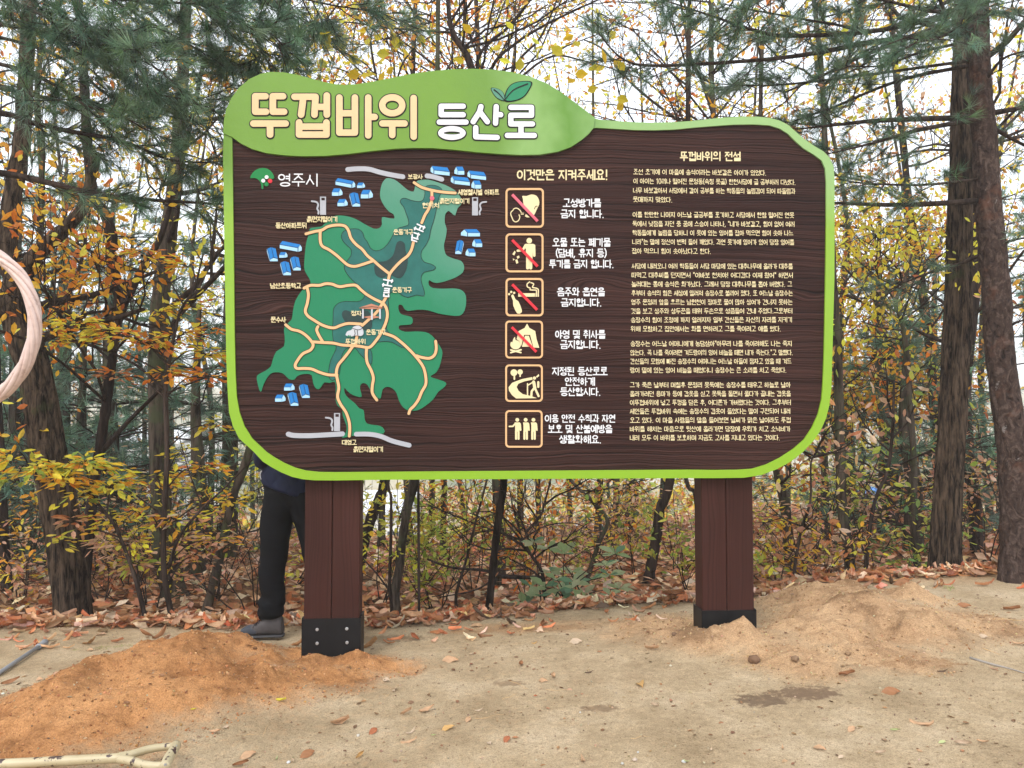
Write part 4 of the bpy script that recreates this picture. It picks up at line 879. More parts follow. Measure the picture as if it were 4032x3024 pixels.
def bent(p0, d, L, n=5, wob=.18, lift=0.):
    p = [np.array(p0, float)]; d = np.array(d, float)/np.linalg.norm(d)
    for i in range(n-1):
        d = d+wob*rng.standard_normal(3)+np.array([0, 0, lift]); d /= np.linalg.norm(d); p.append(p[-1]+d*L/(n-1))
    return np.array(p)
def along(P, t):
    i = t*(len(P)-1); k = min(int(i), len(P)-2); f = i-k
    return P[k]*(1-f)+P[k+1]*f, (P[k+1]-P[k])/(np.linalg.norm(P[k+1]-P[k])+1e-9)
def pine_branch(wood, P, r0, tipsP, tipsD, tw=.42, step=.13, sub=True, r1=.004, start=.15):
    """needle-bearing branch: side twigs and sub twigs; collects tuft places"""
    wood.add(*tube(P, np.linspace(r0, r1, len(P)), 7, False))
    L = np.linalg.norm(np.diff(P, axis=0), axis=1).sum(); n = max(3, int(L*(1-start)/step))
    for i in range(n):
        t = start+(1-start)*(i+rng.random()*.8)/n; p, d = along(P, min(t, .999))
        s = np.cross(d, [0, 0, 1.]); s /= np.linalg.norm(s)+1e-9; s *= (1 if i % 2 else -1)
        dd = d*(.5+.5*rng.random())+s*(.5+.5*rng.random())+np.array([0, 0, .35*rng.standard_normal()-.05])
        l = tw*(.5+.8*rng.random())*(1.1-.4*t); q = bent(p, dd, l, 4, .16, .03)
        wood.add(*tube(q, np.linspace(.0045, .0022, 4), 4, False))
        for u in (.55, .8, 1.): 
            a, b = along(q, min(u, .999)); tipsP.append(a); tipsD.append(b+.25*rng.standard_normal(3))
        if sub:
            for u in (.35, .6, .8):
                a, b = along(q, u); b2 = b+.7*rdir(1)[0]; q2 = bent(a, b2, l*.45, 3, .15, .03)
                wood.add(*tube(q2, [.003, .0025, .0018], 3, False)); tipsP.append(q2[-1]); tipsD.append(q2[-1]-q2[-2]); tipsP.append(q2[1]); tipsD.append(q2[-1]-q2[-2]+.02*rng.standard_normal(3))
    tipsP.append(P[-1]); tipsD.append(P[-1]-P[-2])
def grow(wood, p, d, L, r, lev, tips, lift=.05, wob=.2, kids=4, visible=None):
    q = bent(p, d, L, 5, wob, lift); wood.add(*tube(q, np.linspace(r, r*.35+.0012, 5), 5 if r > .012 else 3, False))
    if lev == 0:
        for u in np.linspace(.25, 1, 5): tips.append(along(q, min(u, .999))[0])
        return
    for i in range(kids):
        t = .25+.75*(i+.6*rng.random())/kids; a, b = along(q, min(t, .999)); dd = b*.8+rdir(1)[0]*.85; dd[2] += lift
        grow(wood, a, dd, L*(.42+.25*rng.random()), r*.5*(1.05-.4*t)+.0006, lev-1, tips, lift, wob, kids)

def trunk_world(pts, d):
    return [at(x, y, d) for x, y in pts]
def bark_disp(k, amp, zs, seed):
    def f(th, L):
        a = noise3(np.cos(th)*k, np.sin(th)*k, L*zs, seed); b = noise3(np.cos(th)*k*2.1, np.sin(th)*k*2.1, L*zs*2.3, seed+1)
        c = noise3(np.cos(th)*1.2, np.sin(th)*1.2, L*1.3, seed+2)
        return 1+amp*(1-2*np.abs(a))*1.0-amp*.4*np.abs(b)+.07*c
    return f
def make_tree(name, label, cat, pts, widths, d, bark='bark', crown=None, limbs=(), group=None, near=False, top=None, leafy=None, disp=None, flare=True):
    """pts in photo px from the foot up; widths in px; crown(t) fills twigs and leaves"""
    P = trunk_world(pts, d); W = [w/2/FPX*d for w in widths]
    if len(W) < len(P): W = list(np.interp(np.linspace(0, 1, len(P)), np.linspace(0, 1, len(W)), W))
    g = gz(P[0][0], P[0][1], False)
    if P[0][2] > g+.02: P.insert(0, np.array([P[0][0]-(P[1][0]-P[0][0])*.15, P[0][1], g-.12])); W.insert(0, W[0]*1.08)
    else: P[0][2] = g-.1
    if top:
        n_ = max(2, int((top-P[-1][2])/.8))
        if top > P[-1][2]:
            dl = P[-1]-P[-2]; dl = dl/max(abs(dl[2]), .2)*.8; dl[0] = np.clip(dl[0], -.25, .25)
            for i in range(n_): P.append(P[-1]+np.array([dl[0]*.7, .05*rng.standard_normal(), .8])); W.append(W[-1]*.88)
    P = cr(P, 6); Wd = np.interp(np.linspace(0, 1, len(P)), np.linspace(0, 1, len(W)), W)
    if flare: Wd[:4] *= np.array([1.35, 1.18, 1.08, 1.03])[:len(Wd[:4])]
    root = empty(name, (P[0][0], P[0][1], g), label=label, cat=cat, group=group)
    off = np.array([P[0][0], P[0][1], g])
    t = Geo()
    if near:
        m_ = 170; P2 = np.stack([np.interp(np.linspace(0, 1, m_), np.linspace(0, 1, len(P)), P[:, i]) for i in range(3)], 1); W2 = np.interp(np.linspace(0, 1, m_), np.linspace(0, 1, len(P)), Wd)
        t.add(*tube(P2-off, W2, 72, True, bark_disp(*(disp or (7.5, .20, 2.2, int(abs(pts[0][0])))))))
    else: t.add(*tube(P-off, Wd*(1+.05*rng.standard_normal(len(Wd))), 14, True, bark_disp(3., .06, 4., int(abs(pts[0][0])))))
    t.build('trunk', M[bark], root, smooth=True)
    for lp, lw in limbs:
        Q = cr(trunk_world(lp, d), 5); b = Geo(); ww = np.linspace(lw[0], lw[-1], len(Q))/2/FPX*d
        b.add(*tube(Q-off, ww*(1+.06*rng.standard_normal(len(ww))), 9, True, bark_disp(2.5, .06, 5., 3))); b.build('limb', M[bark], root, smooth=True)
    if crown: crown(root, P-off, Wd, off)
    return root, P, off
def crown_decid(p, z0=2.2, nl=12, L=1.6, lev=2, kids=4, size=.08, per=3, scatter_r=.10, lift=.12, simple=True, maxn=9000, extra=None, bark='twig'):
    def f(root, P, W, off):
        wood = Geo(); tips = []
        for i in range(nl):
            hz = P[:, 2]; ok = np.where((hz > z0))[0]
            if len(ok) == 0: ok = np.arange(len(P)//2, len(P))
            k = rng.choice(ok); a = rng.random()*2*math.pi; d = np.array([math.cos(a), math.sin(a), .25+.5*rng.random()])
            grow(wood, P[k], d, L*(.6+.7*rng.random()), max(.012, W[k]*.4), lev, tips, lift*.5, .18, kids)
        T = np.array(tips)
        if wood.n: wood.build('branches', M[bark], root, smooth=True)
        if per > 0:
            T = T+off; T = T[(T[:, 2] < EYE+T[:, 1]*.75) & (T[:, 1] > 5.0)]-off
            T = np.repeat(T, per, 0) if per >= 1 and per == int(per) else np.repeat(T, 3, 0)[rng.random(len(T)*3) < per/3]
            if len(T) > maxn: T = T[rng.choice(len(T), maxn, False)]
            g = Geo(); leaves(g, T+rng.standard_normal(T.shape)*scatter_r, size, p, 0, simple and off[1] > 9.3, .4); g.build('foliage', M['leaf'], root)
    return f
def spray_foliage(root, off, specs, pal_, size=.085, n=60, simple=False, anchor=None, thick=.05):
    """flattened leafy sprays: list of (px, py, d, half width px)"""
    wood = Geo(); g = Geo()
    for sp in specs:
        px, py, d, hw = sp[:4]; p = sp[4] if len(sp) > 4 else pal_
        c = at(px, py, d); r = hw/FPX*d
        a = anchor(c) if anchor is not None else None
        if a is not None: 
            q = cr([a, (a+c)/2+np.array([0, 0, .08]), c], 4); wood.add(*tube(q-off, np.linspace(.007, .003, len(q)), 4, False))
        k = max(5, int(hw/14)); PP = []
        for i in range(k):
            th = rng.random()*2*math.pi; e = c+np.array([math.cos(th)*r, math.sin(th)*r*.8, .12*r*rng.standard_normal()-.1*r])*(.5+.6*rng.random())
            s0 = c+(e-c)*.1*rng.random(); q = cr([s0, (s0+e)/2+np.array([0, 0, .04]), e], 4); wood.add(*tube(q-off, np.linspace(.0032, .0014, len(q)), 3, False))
            m = int(n/6*(.7+.6*rng.random())*(hw/110)**.5); t = .25+.75*rng.random(m); 
            PP.append(np.array([along(q, min(x, .999))[0] for x in t])+rng.standard_normal((m, 3))*[.035, .035, thick*.5])
        PP = np.concatenate(PP); m = len(PP); A = (PP-c); A[:, 2] *= .3; A /= np.linalg.norm(A, axis=1)[:, None]+1e-6
        A = A+.75*rdir(m)*[1, 1, .5]-np.array([0, 0, .25]); Nh = np.array([0, 0, 1.])+.55*rdir(m)
        scatter(g, *( (LEAF2V, LEAF2F) if simple else (LEAF6V, LEAF6F)), PP-off, A, Nh, size*(.65+.6*rng.random(m)), pal(p, m))
    wood.build('twigs', M['twig'], root, smooth=True); g.build('foliage', M['leaf'], root)

# ------------------------------------------------------------ traced trees, left
make_tree('oak_tree', 'thick forked tree with deeply furrowed bark behind the pink hose coil', 'tree',
    [(292, 2465), (268, 2200), (225, 1960), (188, 1774), (142, 1503), (85, 1300), (66, 1201), (70, 1085)], [118, 124, 119, 115, 108, 106, 104, 84], 6.4, 'barkoak', near=True,
    limbs=[([(72, 1110), (110, 1050), (163, 985), (241, 915), (313, 840), (345, 760), (380, 600)], [70, 40]), ([(64, 1120), (30, 1000), (45, 800), (85, 560), (100, 300), (120, -100)], [80, 50])],
    crown=crown_decid(ORANGE+GOLD, 3.0, 5, 1.3, 2, 3, .10, .35), flare=True)
make_tree('oak_tree', 'dark slim trunk leaning right, forking at mid height left of the board', 'tree',
    [(330, 2330), (352, 2080), (374, 1888), (410, 1653), (434, 1472), (452, 1350), (476, 1231), (512, 1153), (578, 1026), (645, 900)], [44, 42, 38, 36, 32, 31, 30, 30, 26, 20], 7.2, 'bark',
    limbs=[([(476, 1235), (462, 1120), (434, 990), (446, 964), (416, 844), (374, 783), (345, 600), (330, 300), (300, -100)], [44, 50, 40, 34]), ([(395, 1786), (500, 1665), (621, 1545), (700, 1460)], [22, 9])],
    crown=crown_decid(GOLD+ORANGE, 1.8, 9, 1.5, 2, 4, .085, 1.2), top=4.2)
make_tree('oak_tree', 'grey straight trunk with ragged bark halfway between hose coil and board', 'tree',
    [(700, 2425), (665, 2250), (640, 2100), (630, 1800), (620, 1400), (640, 1100), (690, 700), (720, 300)], [96, 84, 80, 76, 70, 62, 55, 46], 8.0, 'barkgrey', crown=crown_decid(GOLD+YEL, 2.2, 12, 1.9, 2, 4, .085, 1.5), top=7)
r_, P_, o_ = make_tree('sapling', 'thin dark sapling with many layered golden sprays just left of the board', 'sapling',
    [(678, 2450), (645, 2234), (648, 2017), (656, 1854), (657, 1744), (651, 1539), (663, 1442), (699, 1262), (723, 1201), (765, 1135), (800, 1000)], [24, 20, 20, 19, 18, 16, 14, 11, 10, 8, 6], 6.0, 'twig',
    limbs=[([(651, 1539), (542, 1442), (422, 1382), (319, 1349), (200, 1346)], [11, 5]), ([(660, 1547), (765, 1503), (892, 1460)], [10, 4]), ([(668, 2230), (705, 2115), (797, 2001), (868, 1936), (993, 1811)], [13, 6]),
           ([(797, 2001), (749, 1870), (732, 1816), (700, 1700)], [7, 3]), ([(705, 2115), (640, 2033), (521, 1941), (434, 1898)], [8, 4])])
anc = np.array(P_)
def near_anchor(c):
    q = anc[np.argmin(np.linalg.norm(anc-c-[0, 0, -.15], axis=1))]; return q if np.linalg.norm(q-c) < 1.6 else None
spray_foliage(r_, o_, [(300, 1290, 5.9, 170), (200, 1335, 5.9, 120), (450, 1320, 5.9, 150), (560, 1355, 5.9, 170, ORANGE+GOLD), (700, 1330, 6.1, 120), (820, 1400, 6.2, 120), (860, 1170, 6.5, 90, YEL), (560, 1010, 6.6, 140, ORANGE+GOLD), (740, 1050, 6.6, 120), (650, 1480, 6., 130, ORANGE+GOLD), (820, 1490, 6., 110, ORANGE), (450, 1490, 6.2, 90, RUST+ORANGE), (860, 1680, 6.3, 90), (620, 1230, 6.3, 120, YEL+GOLD), (840, 1300, 6.4, 90, ORANGE), (760, 1210, 6.4, 90),
    (600, 1890, 6.2, 130, GOLD+YEL), (800, 1850, 6.3, 110, ORANGE+GOLD), (700, 2050, 6.1, 120, GOLD+PINK), (850, 2130, 6.2, 110, PINK+GOLD), (560, 2030, 6.1, 90), (780, 2190, 6.3, 90, RUST+PINK), (900, 1980, 6.3, 80, GOLD), (730, 1790, 6.2, 80, YEL)], GOLD+YEL+YEL+ORANGE, .074, 48, anchor=near_anchor)
r_, P_, o_ = make_tree('sapling', 'low leaning sapling with yellow green sprays in front of the furrowed oak', 'sapling',
    [(575, 2455), (542, 2315), (510, 2212), (456, 2077), (412, 2017), (336, 1930), (230, 1870), (120, 1850)], [18, 15, 14, 12, 11, 9, 7, 4], 5.8, 'twig', flare=False)
anc = np.array(P_)
spray_foliage(r_, o_, [(140, 1850, 5.6, 150), (330, 1830, 5.6, 140), (440, 1910, 5.7, 120), (50, 1810, 5.6, 110), (240, 1890, 5.6, 130, GOLD), (60, 1900, 5.7, 80, GREENY), (430, 2060, 5.8, 80, GOLD+YEL), (500, 2150, 5.9, 90, PINK+YEL), (230, 2140, 5.7, 50, YEL+GREENY), (310, 1960, 5.7, 80), (420, 2140, 5.9, 80, PINK), (280, 2060, 5.7, 50, RUST), (540, 2230, 6., 80, PINK+GREENY)], YEL+GOLD+GREENY, .080, 60, anchor=near_anchor)
make_tree('oak_tree', 'leaning grey brown trunk between the layered sapling and the person', 'tree', [(797, 2435), (868, 2180), (911, 1979), (966, 1827), (1010, 1650), (1060, 1300), (1080, 900), (1120, 300)], [38, 34, 32, 30, 28, 24, 22, 18], 7.3, 'barkgrey', crown=crown_decid(GOLD+ORANGE, 3., 8, 1.5, 2, 4, .08, .8), top=6.3)
make_tree('oak_tree', 'narrow dark trunk at the extreme left edge under the hose coil', 'tree', [(32, 2465), (22, 2234), (8, 2017), (0, 1800), (-25, 1200), (-30, 700)], [40, 38, 36, 34, 30, 26], 8.0, 'bark', crown=crown_decid(ORANGE+GOLD, 2.5, 7, 1.6, 2, 4, .085, 1.2), top=6)
make_tree('oak_tree', 'faint slim trunk standing in shade left of the furrowed oak', 'tree', [(165, 2440), (120, 2100), (112, 1900), (120, 1500), (160, 900)], [44, 40, 36, 30, 26], 9.6, 'barkgrey', crown=crown_decid(GOLD, 2.2, 9, 1.8, 2, 4, .085, 1.5), top=7)
# between the posts
make_tree('oak_tree', 'grey trunk curving right, first one right of the left post', 'tree', [(1563, 2435), (1557, 2326), (1573, 2234), (1588, 2104), (1607, 1988), (1630, 1888), (1680, 1500), (1700, 1000), (1720, 400)], [40, 36, 34, 34, 34, 33, 30, 26, 20], 7., 'barkgrey', crown=crown_decid(GOLD+ORANGE, 2.6, 12, 1.5, 2, 4, .07, .8), top=6)
make_tree('sapling', 'pencil thin dark stem beside the first grey trunk between the posts', 'sapling', [(1542, 2390), (1534, 2296), (1538, 2157), (1540, 1965), (1527, 1888), (1510, 1500)], [14, 13, 12, 11, 10, 7], 6.8, 'twig', limbs=[([(1534, 2326), (1480, 2255), (1427, 2196), (1400, 2150)], [8, 4])])
make_tree('oak_tree', 'dark middle trunk between the posts, bare limbs fanning out above the title', 'tree',
    [(1918, 2453), (1930, 2350), (1949, 2157), (1968, 2004), (1984, 1888), (2000, 1400), (1950, 700), (1862, 278), (1790, 145), (1768, 60), (1760, -80)], [34, 31, 30, 29, 29, 28, 28, 24, 22, 18, 14], 6.3, 'bark',
    limbs=[([(1900, 500), (1880, 300), (1898, 200), (2013, 95), (2110, -30)], [18, 9]), ([(1900, 520), (1934, 275), (2030, 172), (2144, 100), (2274, 36), (2400, -20)], [15, 6]), ([(1950, 600), (2020, 280), (2130, 145), (2200, -20)], [13, 5]), ([(1880, 330), (1830, 190), (1930, 130), (1990, 0)], [10, 4]), ([(1920, 420), (2017, 290), (2030, 120), (2020, -20)], [10, 4])],
    crown=crown_decid(YEL+GOLD, 3.0, 12, 1.2, 2, 4, .07, .25))
make_tree('oak_tree', 'mossy grey green trunk right behind the dark middle trunk', 'tree', [(1968, 2440), (1972, 2157), (1953, 1896), (1950, 1400), (1900, 600)], [40, 36, 34, 30, 24], 8.5, 'barkgrey', crown=crown_decid(ORANGE+GOLD, 3.0, 12, 1.7, 2, 4, .07, 1.2), top=7)
make_tree('oak_tree', 'stout trunk leaning right close beside the left post, yellow leaves around it', 'tree', [(1395, 2380), (1430, 2142), (1461, 2042), (1492, 1965), (1515, 1896), (1560, 1600), (1600, 900)], [50, 46, 43, 40, 38, 32, 26], 9., 'bark', crown=crown_decid(GOLD+YEL, 1.9, 16, 1.8, 2, 4, .07, 2.0), top=7.5)
make_tree('sapling', 'slender slanting stem rising to the right just left of the middle trunk', 'sapling', [(1796, 2390), (1799, 2326), (1838, 2196), (1876, 2042), (1915, 1896), (1960, 1700)], [13, 12, 10, 9, 8, 6], 7., 'twig')
make_tree('oak_tree', 'far upright dark trunk a third of the way from left to right post', 'tree', [(1746, 2300), (1746, 2142), (1749, 1896), (1760, 1400), (1800, 700)], [26, 24, 22, 20, 16], 10.5, 'bark', crown=crown_decid(ORANGE+GOLD, 1.9, 14, 1.8, 2, 4, .07, 2.), top=8)
make_tree('oak_tree', 'dark rough trunk with tangled twigs left of the right post', 'tree', [(2545, 2365), (2560, 2250), (2583, 2119), (2599, 2004), (2637, 1896), (2680, 1500), (2700, 800)], [50, 42, 40, 38, 36, 30, 24], 7.8, 'bark', crown=crown_decid(RUST+GOLD, 1.2, 16, 1.2, 2, 4, .06, .35), top=6.5)
make_tree('sapling', 'bent grey stem arching to the upper left over the pale green shrub', 'sapling', [(2300, 2400), (2322, 2250), (2360, 2134), (2391, 2050), (2330, 1973), (2245, 1888), (2200, 1800)], [20, 18, 17, 15, 14, 12, 9], 8., 'barkgrey', crown=crown_decid(GOLD, .8, 5, .8, 1, 4, .06, .5))
make_tree('sapling', 'thin trunk partly hidden by the right post', 'sapling', [(2760, 2400), (2740, 1965), (2702, 1888), (2650, 1500)], [18, 16, 16, 12], 8., 'twig', crown=crown_decid(GOLD+RUST, 1.2, 6, 1., 2, 3, .07, .8), top=4.5)
r_, P_, o_ = make_tree('bare_shrub', 'bare crooked shrub with a long horizontal dead limb in the middle gap', 'shrub', [(2150, 2420), (2137, 2265), (2095, 2190), (2053, 2127), (2126, 2034), (2140, 1990)], [16, 14, 12, 11, 10, 5], 6.6, 'twig',
    limbs=[([(2137, 2275), (1984, 2269), (1907, 2246), (1776, 2234), (1680, 2200)], [17, 6]), ([(2053, 2127), (1984, 2042), (1960, 1970)], [8, 4]), ([(1850, 2240), (1760, 2330), (1700, 2350)], [6, 3]), ([(2053, 2127), (2150, 2070), (2260, 2060), (2330, 2090)], [6, 3]), ([(1960, 2262), (1880, 2320), (1730, 2352)], [9, 4])], flare=False,
    crown=crown_decid(RUST, .3, 12, .7, 2, 4, .06, .04))
# right
make_tree('oak_tree', 'rough grey trunk touching the right rim of the board', 'tree', [(3357, 2295), (3339, 2152), (3315, 2001), (3309, 1800), (3301, 1496), (3298, 1363), (3285, 1164), (3270, 900), (3250, 600)], [44, 38, 36, 36, 34, 33, 30, 26, 22], 7.5, 'barkgrey', crown=crown_decid(GOLD+YEL, 2., 12, 1.5, 2, 4, .08, .9), top=6)
make_tree('sapling', 'slim stem with a kinked top midway between board and mossy trunk', 'sapling', [(3619, 2290), (3604, 2122), (3598, 1820), (3586, 1628), (3570, 1396), (3550, 1264), (3527, 1191), (3560, 1110), (3590, 1000)], [26, 24, 23, 22, 20, 18, 16, 12, 8], 8., 'barkgrey', limbs=[([(3550, 1300), (3470, 1290), (3390, 1265)], [9, 4]), ([(3560, 1320), (3640, 1230), (3700, 1130)], [7, 3])], crown=crown_decid(YEL, 2.3, 7, 1., 2, 4, .08, 1))
make_tree('oak_tree', 'distant dark leaning trunk left of the mossy trunk', 'tree', [(3700, 2150), (3690, 1800), (3663, 1396), (3630, 1131), (3590, 900), (3560, 600), (3520, 200)], [40, 38, 34, 32, 30, 26, 22], 11., 'bark', crown=crown_decid(GOLD+YEL, 3., 16, 2., 2, 4, .085, 2.), top=8)
make_tree('oak_tree', 'big mossy trunk with deep furrows, second from the right edge', 'tree', [(3716, 2296), (3728, 2000), (3742, 1800), (3762, 1430), (3775, 1164), (3779, 965), (3785, 700), (3790, 300), (3800, -100)], [106, 94, 90, 90, 86, 84, 78, 70, 60], 6.8, 'barkoak', near=True, crown=crown_decid(GOLD+YEL, 3.6, 4, 1.4, 2, 3, .09, .1))
make_tree('oak_tree', 'narrower trunk half hidden behind the mossy furrowed one', 'tree', [(3850, 2285), (3838, 2000), (3815, 1800), (3800, 1500), (3840, 1100), (3860, 500)], [48, 44, 46, 44, 40, 34], 9., 'bark', crown=crown_decid(GOLD+RUST, 2., 12, 1.7, 2, 4, .085, 1.2), top=7)
R8, PR8, oR8 = make_tree('pine_tree', 'big scaly pine trunk at the right edge with long needle branches over the board', 'tree',
    [(4016, 2330), (4010, 2100), (3990, 1800), (3950, 1496), (3934, 1363), (3924, 1164), (3905, 965), (3888, 800), (3885, 705), (3870, 470), (3858, 313), (3850, 0), (3850, -400)], [140, 122, 106, 98, 97, 95, 92, 90, 88, 86, 80, 72, 62], 6.1, 'barkpine', near=True, disp=(4.2, .10, 9., 77))
make_tree('oak_tree', 'slim trunk with reddish leaves right of the right post', 'tree', [(3116, 2300), (3092, 2001), (3060, 1850), (3020, 1600), (3000, 1000)], [42, 38, 34, 28, 22], 8.5, 'barkgrey', crown=crown_decid(RUST+ORANGE, .9, 14, 1.2, 2, 4, .08, .8), top=6)
make_tree('sapling', 'wiry black stem with a hooked top under the board right corner', 'sapling', [(3120, 2330), (3134, 2200), (3158, 2074), (3191, 1971), (3194, 1820), (3224, 1790), (3280, 1784)], [13, 12, 11, 9, 7, 5, 3], 6.8, 'twig', crown=crown_decid(PINK+RUST, .4, 8, .6, 1, 4, .09, .8), flare=False)
make_tree('sapling', 'dark thin stem slanting up right before the green pines at right', 'sapling', [(3400, 2330), (3420, 2120), (3447, 1965), (3495, 1850), (3514, 1700), (3520, 1500)], [17, 16, 14, 13, 11, 8], 7.5, 'twig', crown=crown_decid(PINK+GREENY, .5, 8, .8, 1, 4, .09, 1.))
make_tree('oak_tree', 'pale forked trunk rising above the board right of the title', 'tree', [(2860, 2400), (2840, 1800), (2830, 1200), (2812, 700), (2809, 462), (2801, 298), (2801, 47), (2800, -150)], [34, 32, 30, 26, 24, 22, 19, 15], 8.6, 'barkgrey',
    limbs=[([(2806, 440), (2762, 313), (2723, 235), (2692, 78), (2670, -60)], [18, 8]), ([(2809, 470), (2880, 384), (2950, 282), (2990, 120)], [10, 4]), ([(2812, 560), (2676, 478), (2496, 337), (2380, 200), (2300, 157)], [14, 5]), ([(2812, 520), (2640, 400), (2500, 300), (2330, 340)], [9, 4])],
    crown=crown_decid(GOLD+ORANGE, 4.2, 12, 1.6, 2, 4, .08, .35))

# ------------------------------------------------------------ pine boughs hanging into the picture
def boughs(root, off, specs, tw=.42, step=.11, size=.105, extra=0, box=None):
    wood = Geo(); TP = []; TD = []
    for c, pts, d0, d1, w in specs:
        q = [c(*p) for p in pts]; n = len(q)
        P = cr([at(x, y, d0+(d1-d0)*i/(n-1)) for i, (x, y) in enumerate(q)], 5)
        b = Geo(); r = np.linspace(w/2/FPX*d0, .004, len(P)); b.add(*tube(P-off, r, 8, True, bark_disp(2.5, .08, 9., 5))); b.build('bough', M['twig'], root, smooth=True)
        pine_branch(wood, P-off, .0035, TP, TD, tw, step)
    wood.build('twigs', M['twig'], root, smooth=True)
    g = Geo(); TP = np.array(TP); TD = np.array(TD); q = rng.random(len(TP)) < .86
    tufts(g, TP[q], TD[q], size); g.build('needles', M['needle'], root)
C1 = crop(0, 0, .6027); C6, C7, C8, C5 = R6, R7, T8, R5
lx, ly = -1.75*1.0, 4.9
lp = at(-420, 1500, 4.9)
gl = gz(lp[0], lp[1], False)
NP, PN, oN = make_tree('pine_tree', 'pine whose dark boughs reach in from the left edge above the hose coil', 'tree', [(-420, 2560), (-430, 1800), (-420, 900), (-400, 0), (-390, -900)], [150, 140, 130, 120, 90], 4.9, 'barkpine', near=False)
lb = []
for pts, d0, d1, w in (([(-690, 690), (0, 740), (200, 800), (470, 860), (700, 900), (880, 950), (1060, 1030), (1250, 1060), (1460, 1055)], 4.9, 5.4, 26),
    ([(-690, 1050), (0, 1130), (300, 1190), (600, 1260), (900, 1300), (1200, 1320), (1460, 1335), (1600, 1350)], 4.9, 5.2, 30), ([(-690, 480), (0, 570), (100, 600), (300, 640), (470, 690), (640, 760)], 4.9, 5.0, 30),
    ([(-680, -250), (120, 30), (300, 110), (440, 200), (700, 300), (900, 380), (1080, 480)], 4.9, 4.3, 20), ([(-680, 40), (0, 160), (200, 200), (450, 240), (640, 300)], 4.9, 4.6, 16),
    ([(-680, 300), (0, 420), (200, 480), (420, 590), (560, 690), (700, 720), (900, 800)], 4.9, 4.6, 18), ([(-670, -700), (300, -150), (850, 0), (1250, 20), (1400, 30)], 4.9, 4.6, 22),
    ([(-670, -500), (200, -60), (480, 150), (700, 200), (900, 260)], 4.9, 4.4, 16), ([(-670, -900), (600, -300), (1280, 40), (1450, 160), (1720, 190), (1850, 300)], 4.9, 4.9, 18), ([(-670, -300), (400, 300), (700, 450), (850, 540), (960, 590), (1150, 640), (1300, 650)], 4.9, 4.9, 16),
    ([(-670, -800), (900, -200), (1500, 60), (1700, 320), (1640, 400), (1560, 440)], 4.9, 5.2, 14), ([(-670, -400), (500, -100), (1000, 160), (1250, 300), (1400, 360)], 4.9, 5.2, 14), ([(-660, 100), (300, 330), (700, 620), (900, 700), (1150, 770), (1290, 800)], 5.0, 5.5, 14),
    ([(-660, -1000), (900, -350), (1500, -60), (1900, 90), (2050, 200)], 5., 5.6, 14), ([(-660, -1000), (800, -300), (1700, -80), (2150, 30), (2500, 80)], 5., 5.2, 13)):
    lb.append((C1, pts, d0, d1, w))
boughs(NP, oN, lb, .40, .085, .115)
boughs(R8, oR8, [(C7, [(1985, 590), (1500, 605), (1250, 630), (1060, 650)], 6.0, 6.2, 26), (C7, [(1985, 600), (1700, 650), (1450, 720), (1200, 780)], 6.0, 5.7, 22), (C7, [(2000, 1010), (1600, 1030), (1250, 1020), (1100, 1010)], 6.1, 6.4, 26), (C7, [(2000, 320), (1600, 400), (1250, 540), (1050, 610)], 6.1, 6.4, 18),
    (C7, [(1960, 120), (1850, 180), (1790, 0), (1700, -100)], 6.1, 5.6, 28), (C7, [(1975, 150), (1460, 210), (1200, 260), (900, 300), (400, 330), (200, 300), (60, 150)], 6.1, 5.6, 26), (C7, [(1970, 40), (1500, 150), (1040, 180), (850, 150), (640, 80), (400, 0)], 6.1, 5.4, 22), (C7, [(1975, 300), (1240, 400), (900, 430), (650, 420)], 6.1, 6.3, 14),
    (C7, [(1970, -60), (1500, 150), (1250, 120), (900, 60), (700, 20)], 6.1, 5.9, 16), (C7, [(2040, 570), (2212, 540), (2400, 500)], 6.1, 5.9, 26), (C7, [(2050, 640), (2212, 730), (2400, 820)], 6.1, 6.3, 18), (C6, [(1490, 440), (1300, 520), (1100, 580), (900, 670)], 6.1, 6.6, 18), (C6, [(1560, 400), (1640, 370), (1760, 350)], 6.1, 5.8, 18),
    (C7, [(1990, 900), (1700, 930), (1400, 920), (1280, 900)], 6.1, 5.8, 12), (C7, [(1970, 0), (1800, 60), (1500, 0), (1200, -60)], 6.1, 5.2, 20), (C7, [(1970, 200), (1700, 260), (1500, 330), (1300, 330)], 6.1, 5.5, 14), (C7, [(1990, 450), (2100, 300), (2250, 250)], 6.1, 5.7, 16), (C7, [(1970, 100), (2100, 60), (2260, 100)], 6.1, 5.6, 16),
    (C6, [(1600, 900), (1660, 860), (1760, 830)], 6.1, 5.9, 14), (C7, [(1970, -150), (1400, -60), (900, -20), (500, -60)], 6.1, 5.3, 16), (C7, [(1970, -150), (1900, 100), (1750, 200), (1600, 180)], 6.1, 5.2, 14)], .36, .10, .105)

